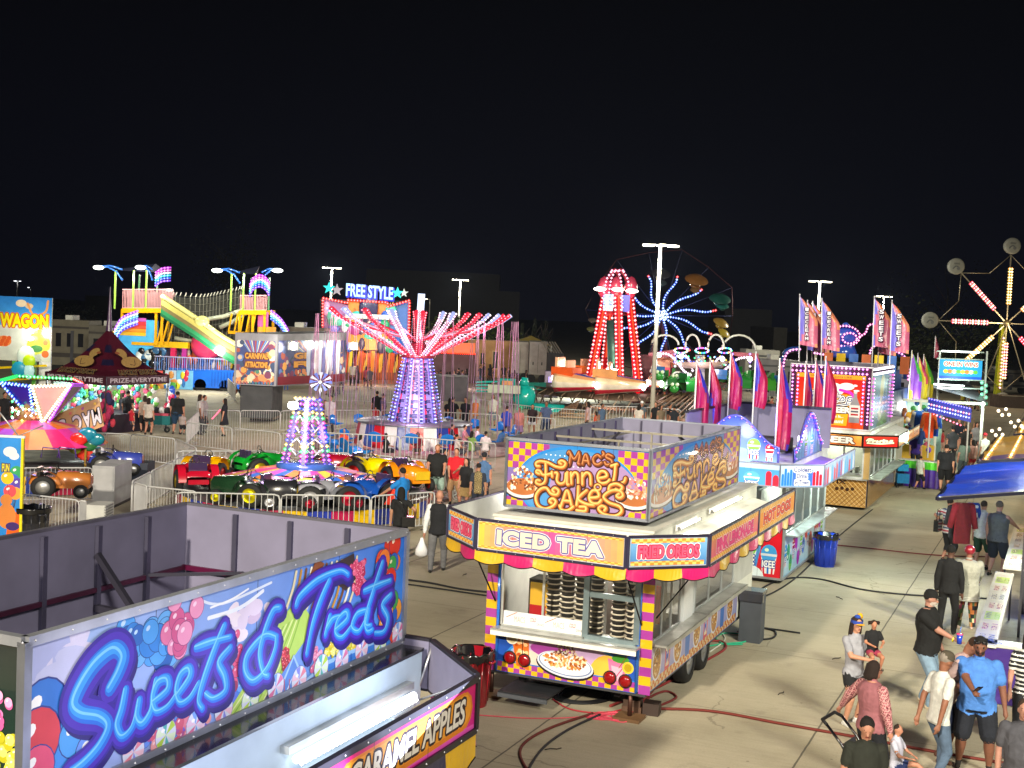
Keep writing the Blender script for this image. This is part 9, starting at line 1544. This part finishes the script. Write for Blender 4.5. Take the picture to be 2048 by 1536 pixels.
for k, (px, py, c, lb) in enumerate(((544, 958, '#b09888', 'child in beige driving the black tractor'), (560, 962, '#a8785c', 'child leaning out of the black tractor with an arm out'), (657, 952, '#1c1c28', 'child in dark clothes on the silver tractor'), (750, 944, '#7aa030', 'child in green on the blue tractor'), (768, 954, '#1a1a22', 'small child beside the one in green'))):
    p = AT(px, py, 36.2); P_(0, 0, 1.15, 60+k*30, lb, c, ('shorts', '#2a2a38'), skin='#b8806a', hair=('short', '#1a120c'), q=2, sit=.3, loc=Vector((p.x, p.y, p.z-1.02)), hl=(-.3, .3, .6) if k == 1 else None, fl=(-.07, .27, .1), fr=(.07, .3, .1))
for k, (px, py, dd, c) in enumerate(((1240, 762, 79, '#e8c8b0'), (1262, 765, 79, '#d8a080'), (1190, 768, 80, '#d86a40'), (1205, 770, 80, '#c85a38'), (1322, 762, 80.5, '#e8b8a0'), (1340, 766, 80.5, '#d89a88'))):
    p = AT(px, py, dd); P_(0, 0, 1.5, 90+k*35, 'rider '+['with dark hair in the front spaceship car', 'in a tan top behind the front rider of the cream car', 'in orange at the left spaceship car', 'in rust red beside the rider in orange', 'with brown hair in the pink lit car', 'at the back of the pink lit car'][k], c, ('shorts', '#3a3030'), skin='#c08870', hair=('long', '#2a1a14'), q=1, sit=.3, loc=Vector((p.x, p.y, p.z-1.2)), fl=(-.07, .27, .06), fr=(.07, .3, .05))
# queue by the red tower and people round the far rides (seen over the funnel cake sign)
for k, (px, py, dd, c, lb) in enumerate(((1176, 818, 64, '#c8a8b0', 'woman in a pale pink top in front of the red tower stairs'), (1192, 828, 63, '#d84a28', 'child in orange beside the woman in pale pink'), (1204, 826, 63, '#4a6080', 'person in a grey blue hooded top near the red tower'), (1284, 806, 66, '#55606c', 'man in a white cap left of the tall lamp post'), (1278, 820, 64, '#d8d0c8', 'woman in white left of the tall lamp post'), (1312, 806, 66, '#15161c', 'man in black right of the tall lamp post'), (1322, 820, 64, '#7a6a58', 'woman with long hair right of the tall lamp post'), (1340, 814, 65, '#1a1c22', 'person in black at the end of the tower queue'), (1349, 818, 64, '#20242e', 'person in dark blue by the ramp of the tower ride'),
        (1545, 776, 76, '#8a4a3a', 'person in rust red between the last two feather flags'), (1556, 784, 74, '#c8a890', 'person in tan between the last two feather flags'), (1538, 790, 72, '#2a2a30', 'person in black between the last two feather flags'), (1475, 800, 70, '#1c1c22', 'person bending in black behind the ice drink trailer'), (1342, 716, 96, '#c8b8a8', 'woman in a pale dress behind the kiddie ride'), (1520, 752, 90, '#26262e', 'person in dark clothes beyond the white hoops'), (1330, 724, 97, '#5a3a44', 'man in maroon beside the woman in the pale dress'))):
    p = AT(px, py, dd); r_ = random.Random(px); h_ = 1.3 if 'child' in lb else 1.7; P_(px, py, h_, r_.uniform(0, 360), lb, c, (r_.choice(['pants', 'shorts']), '#20222c'), skin=r_.choice(['#b8806a', '#a8725a', '#8a5a44']), hair=('long' if 'woman' in lb else 'short', '#1a120e'), hat=('cap', '#d8d8d8', '#d8d8d8') if 'white cap' in lb else None, q=1, loc=Vector((p.x, p.y, 0)))
# far crowds
def crowd(spots, desc, group, q=1):
    for k, (px, py, dd, c) in enumerate(spots):
        r_ = random.Random(px*3+k); p = AT(px, py, dd); P_(0, 0, r_.uniform(1.5, 1.8), r_.uniform(0, 360), desc, c, (r_.choice(['pants', 'shorts', 'pants']), r_.choice(['#1a1c24', '#2a3040', '#16161a', '#3a4a60'])), skin=r_.choice(['#b8806a', '#a8725a', '#8a5a44']), hair=(r_.choice(['long', 'short']), '#1a120e'), q=1, loc=Vector((p.x, p.y, 0)), group=group)
crowd([(x, 0, dd, c) for x, dd, c in ((860, 92, '#2a2a34'), (868, 88, '#4a4a5c'), (876, 94, '#1c1c24'), (884, 87, '#8a7a70'), (893, 93, '#d04a9a'), (897, 88, '#15151c'), (905, 90, '#5a6a80'), (912, 94, '#2a2a30'), (919, 87, '#9a9098'), (925, 92, '#1a1a20'), (931, 89, '#3a3448'), (940, 93, '#c8b8c0'), (948, 96, '#20202a'), (956, 92, '#8a7a9a'), (965, 95, '#16161c'), (845, 95, '#3a3a48'), (838, 92, '#60606c'), (828, 96, '#22222c'))], 'one of the people in the dim crowd behind the right half of the swing ride', 'crowd behind the swing ride')
crowd([(x, 0, dd, c) for x, dd, c in ((733, 96, '#c8c0b8'), (742, 92, '#2a2630'), (760, 95, '#d8506a'), (768, 93, '#5a5060'), (700, 84, '#8a8490'), (712, 86, '#3a3440'), (690, 83, '#a09aa8'), (682, 85, '#2c2834'))], 'one of the people standing under the free style ride behind the swing chains', 'crowd under the free style ride')
crowd([(x, 0, dd, c) for x, dd, c in ((1012, 106, '#15171e'), (1017, 104, '#1c1e26'), (1040, 108, '#1a1a20'), (1050, 106, '#12141a'), (1062, 100, '#1a1c24'), (1086, 100, '#14141a'), (1000, 108, '#20222c'), (992, 105, '#2a2a34'))], 'one of the dark figures standing before the white trailers', 'dark figures before the white trailers')
crowd([(x, 0, dd, c) for x, dd, c in ((1976, 100, '#c8c040'), (1984, 102, '#15151a'), (1993, 98, '#2a3a5a'), (2001, 101, '#1c1c22'), (2009, 99, '#8a6a5a'), (2016, 103, '#20242c'))], 'one of the people queueing at the foot of the ferris wheel', 'queue at the ferris wheel')
# right hand walkway
for a in ((1838, 978, 1.25, 60, 'boy in a white tee and black shorts walking along the walkway', '#c8ccc4', ('shorts', '#14161c'), 'short', 'f', None), (1888, 982, 1.75, 20, 'large man in a dark tee and long dark shorts seen from behind', '#15171f', ('shorts', '#12141a'), 'short', 'f', None), (1828, 944, 1.72, 180, 'stall worker in a purple shirt behind the purple counter', '#3a2080', ('pants', '#1a1a24'), 'short', 'f', None), (1902, 932, 1.78, 5, 'man in a charcoal tee watching the game stalls', '#33343a', ('pants', '#15161c'), 'short', 'f', ('cap', '#14141a')), (1928, 930, 1.8, 15, 'man in a black printed tee behind the man in charcoal', '#1a1816', ('pants', '#15161c'), 'short', 'f', None), (1925, 958, 1.66, 350, 'woman in a green plaid shirt near the gold awning', '#6a8078', ('capri', '#4a5a60'), 'long', 'f', None), (1943, 950, 1.5, 340, 'girl in a pink top and red shorts near the gold awning', '#b88a80', ('short shorts', '#b81828'), 'long', 'f', None), (1966, 945, 1.7, 330, 'person in a red cap and white top near the gold awning', '#d0ccc4', ('pants', '#8a8070'), 'short', 'f', ('cap', '#b82030')), (1898, 975, 1.2, 10, 'child in navy next to the large man in dark', '#1c2a48', ('shorts', '#1a1c28'), 'short', 'f', None), (1872, 900, 1.7, 300, 'person in a purple top bending over the stall counter', '#40209a', ('pants', '#101014'), 'short', 'f', None), (1884, 905, 1.1, 80, 'small child in red and white at the stall', '#c03038', ('shorts', '#d8a898'), 'short', 'f', None), (1915, 905, 1.7, 200, 'man in a dark blue top deeper in the walkway', '#1c2234', ('pants', '#14161c'), 'short', 'f', None), (1936, 890, 1.75, 20, 'bald man in a tan jacket deeper in the walkway', '#6a5a4a', ('pants', '#16161c'), 'bald', 'f', None), (1950, 910, 1.6, 180, 'woman in pale grey deeper in the walkway', '#8a8a90', ('pants', '#2a2a34'), 'long', 'f', None)):
    r_ = random.Random(a[0]); P_(a[0], a[1], a[2], a[3], a[4], a[5], a[6], at='f', skin=r_.choice(['#b8806a', '#a8725a', '#c08c74']), hair=(a[7], '#1a120e'), q=2 if a[1] > 940 else 1, build=1.35 if 'large' in a[4] else 1.1, hat=a[9], lean=38 if 'bending' in a[4] else 0, fl=(-.07, -.1, 0) if 'walk' in a[4] else None, fr=(.07, .12, 0) if 'walk' in a[4] else None)
for k, (px, py, a) in enumerate(((1674, 1318, .6), (1680, 1197, 1.8), (1563, 1388, .9), (1448, 1250, 2.2), (1106, 1500, .3), (930, 1150, 1.2))):
    b = B(); b.tube([(-.12, 0, .012), (-.03, .02, .016), (.05, -.01, .014), (.13, .03, .01)], .008, '#2a241c', 'r', 4); b.obj('litter', loc=G(px, py), rz=a, label='small dark scrap lying on the bare concrete', cat='litter', group='scraps on the concrete')
dg = bpy.context.evaluated_depsgraph_get(); dg.update(); NEW = [(o, D, bpy.data.meshes.new_from_object(o.evaluated_get(dg))) for o, D in PEND]
for o, D, m2 in NEW: o.modifiers.clear(); finish(o, D, m2)
# thin haze added to give the lamps a glow
hm = bpy.data.materials.new('glow_haze'); hm.use_nodes = True; hn = hm.node_tree; hn.nodes.remove(hn.nodes['Principled BSDF']); pvv = hn.nodes.new('ShaderNodeVolumePrincipled'); pvv.inputs['Density'].default_value = .00012; pvv.inputs['Color'].default_value = (.6, .72, 1, 1); pvv.inputs['Anisotropy'].default_value = .3; hn.links.new(pvv.outputs[0], hn.nodes['Material Output'].inputs['Volume'])
b = B(); b.bb((-960, -70, -1), (960, 1560, 62), '#ffffff', hm); b.obj('haze', kind='stuff')
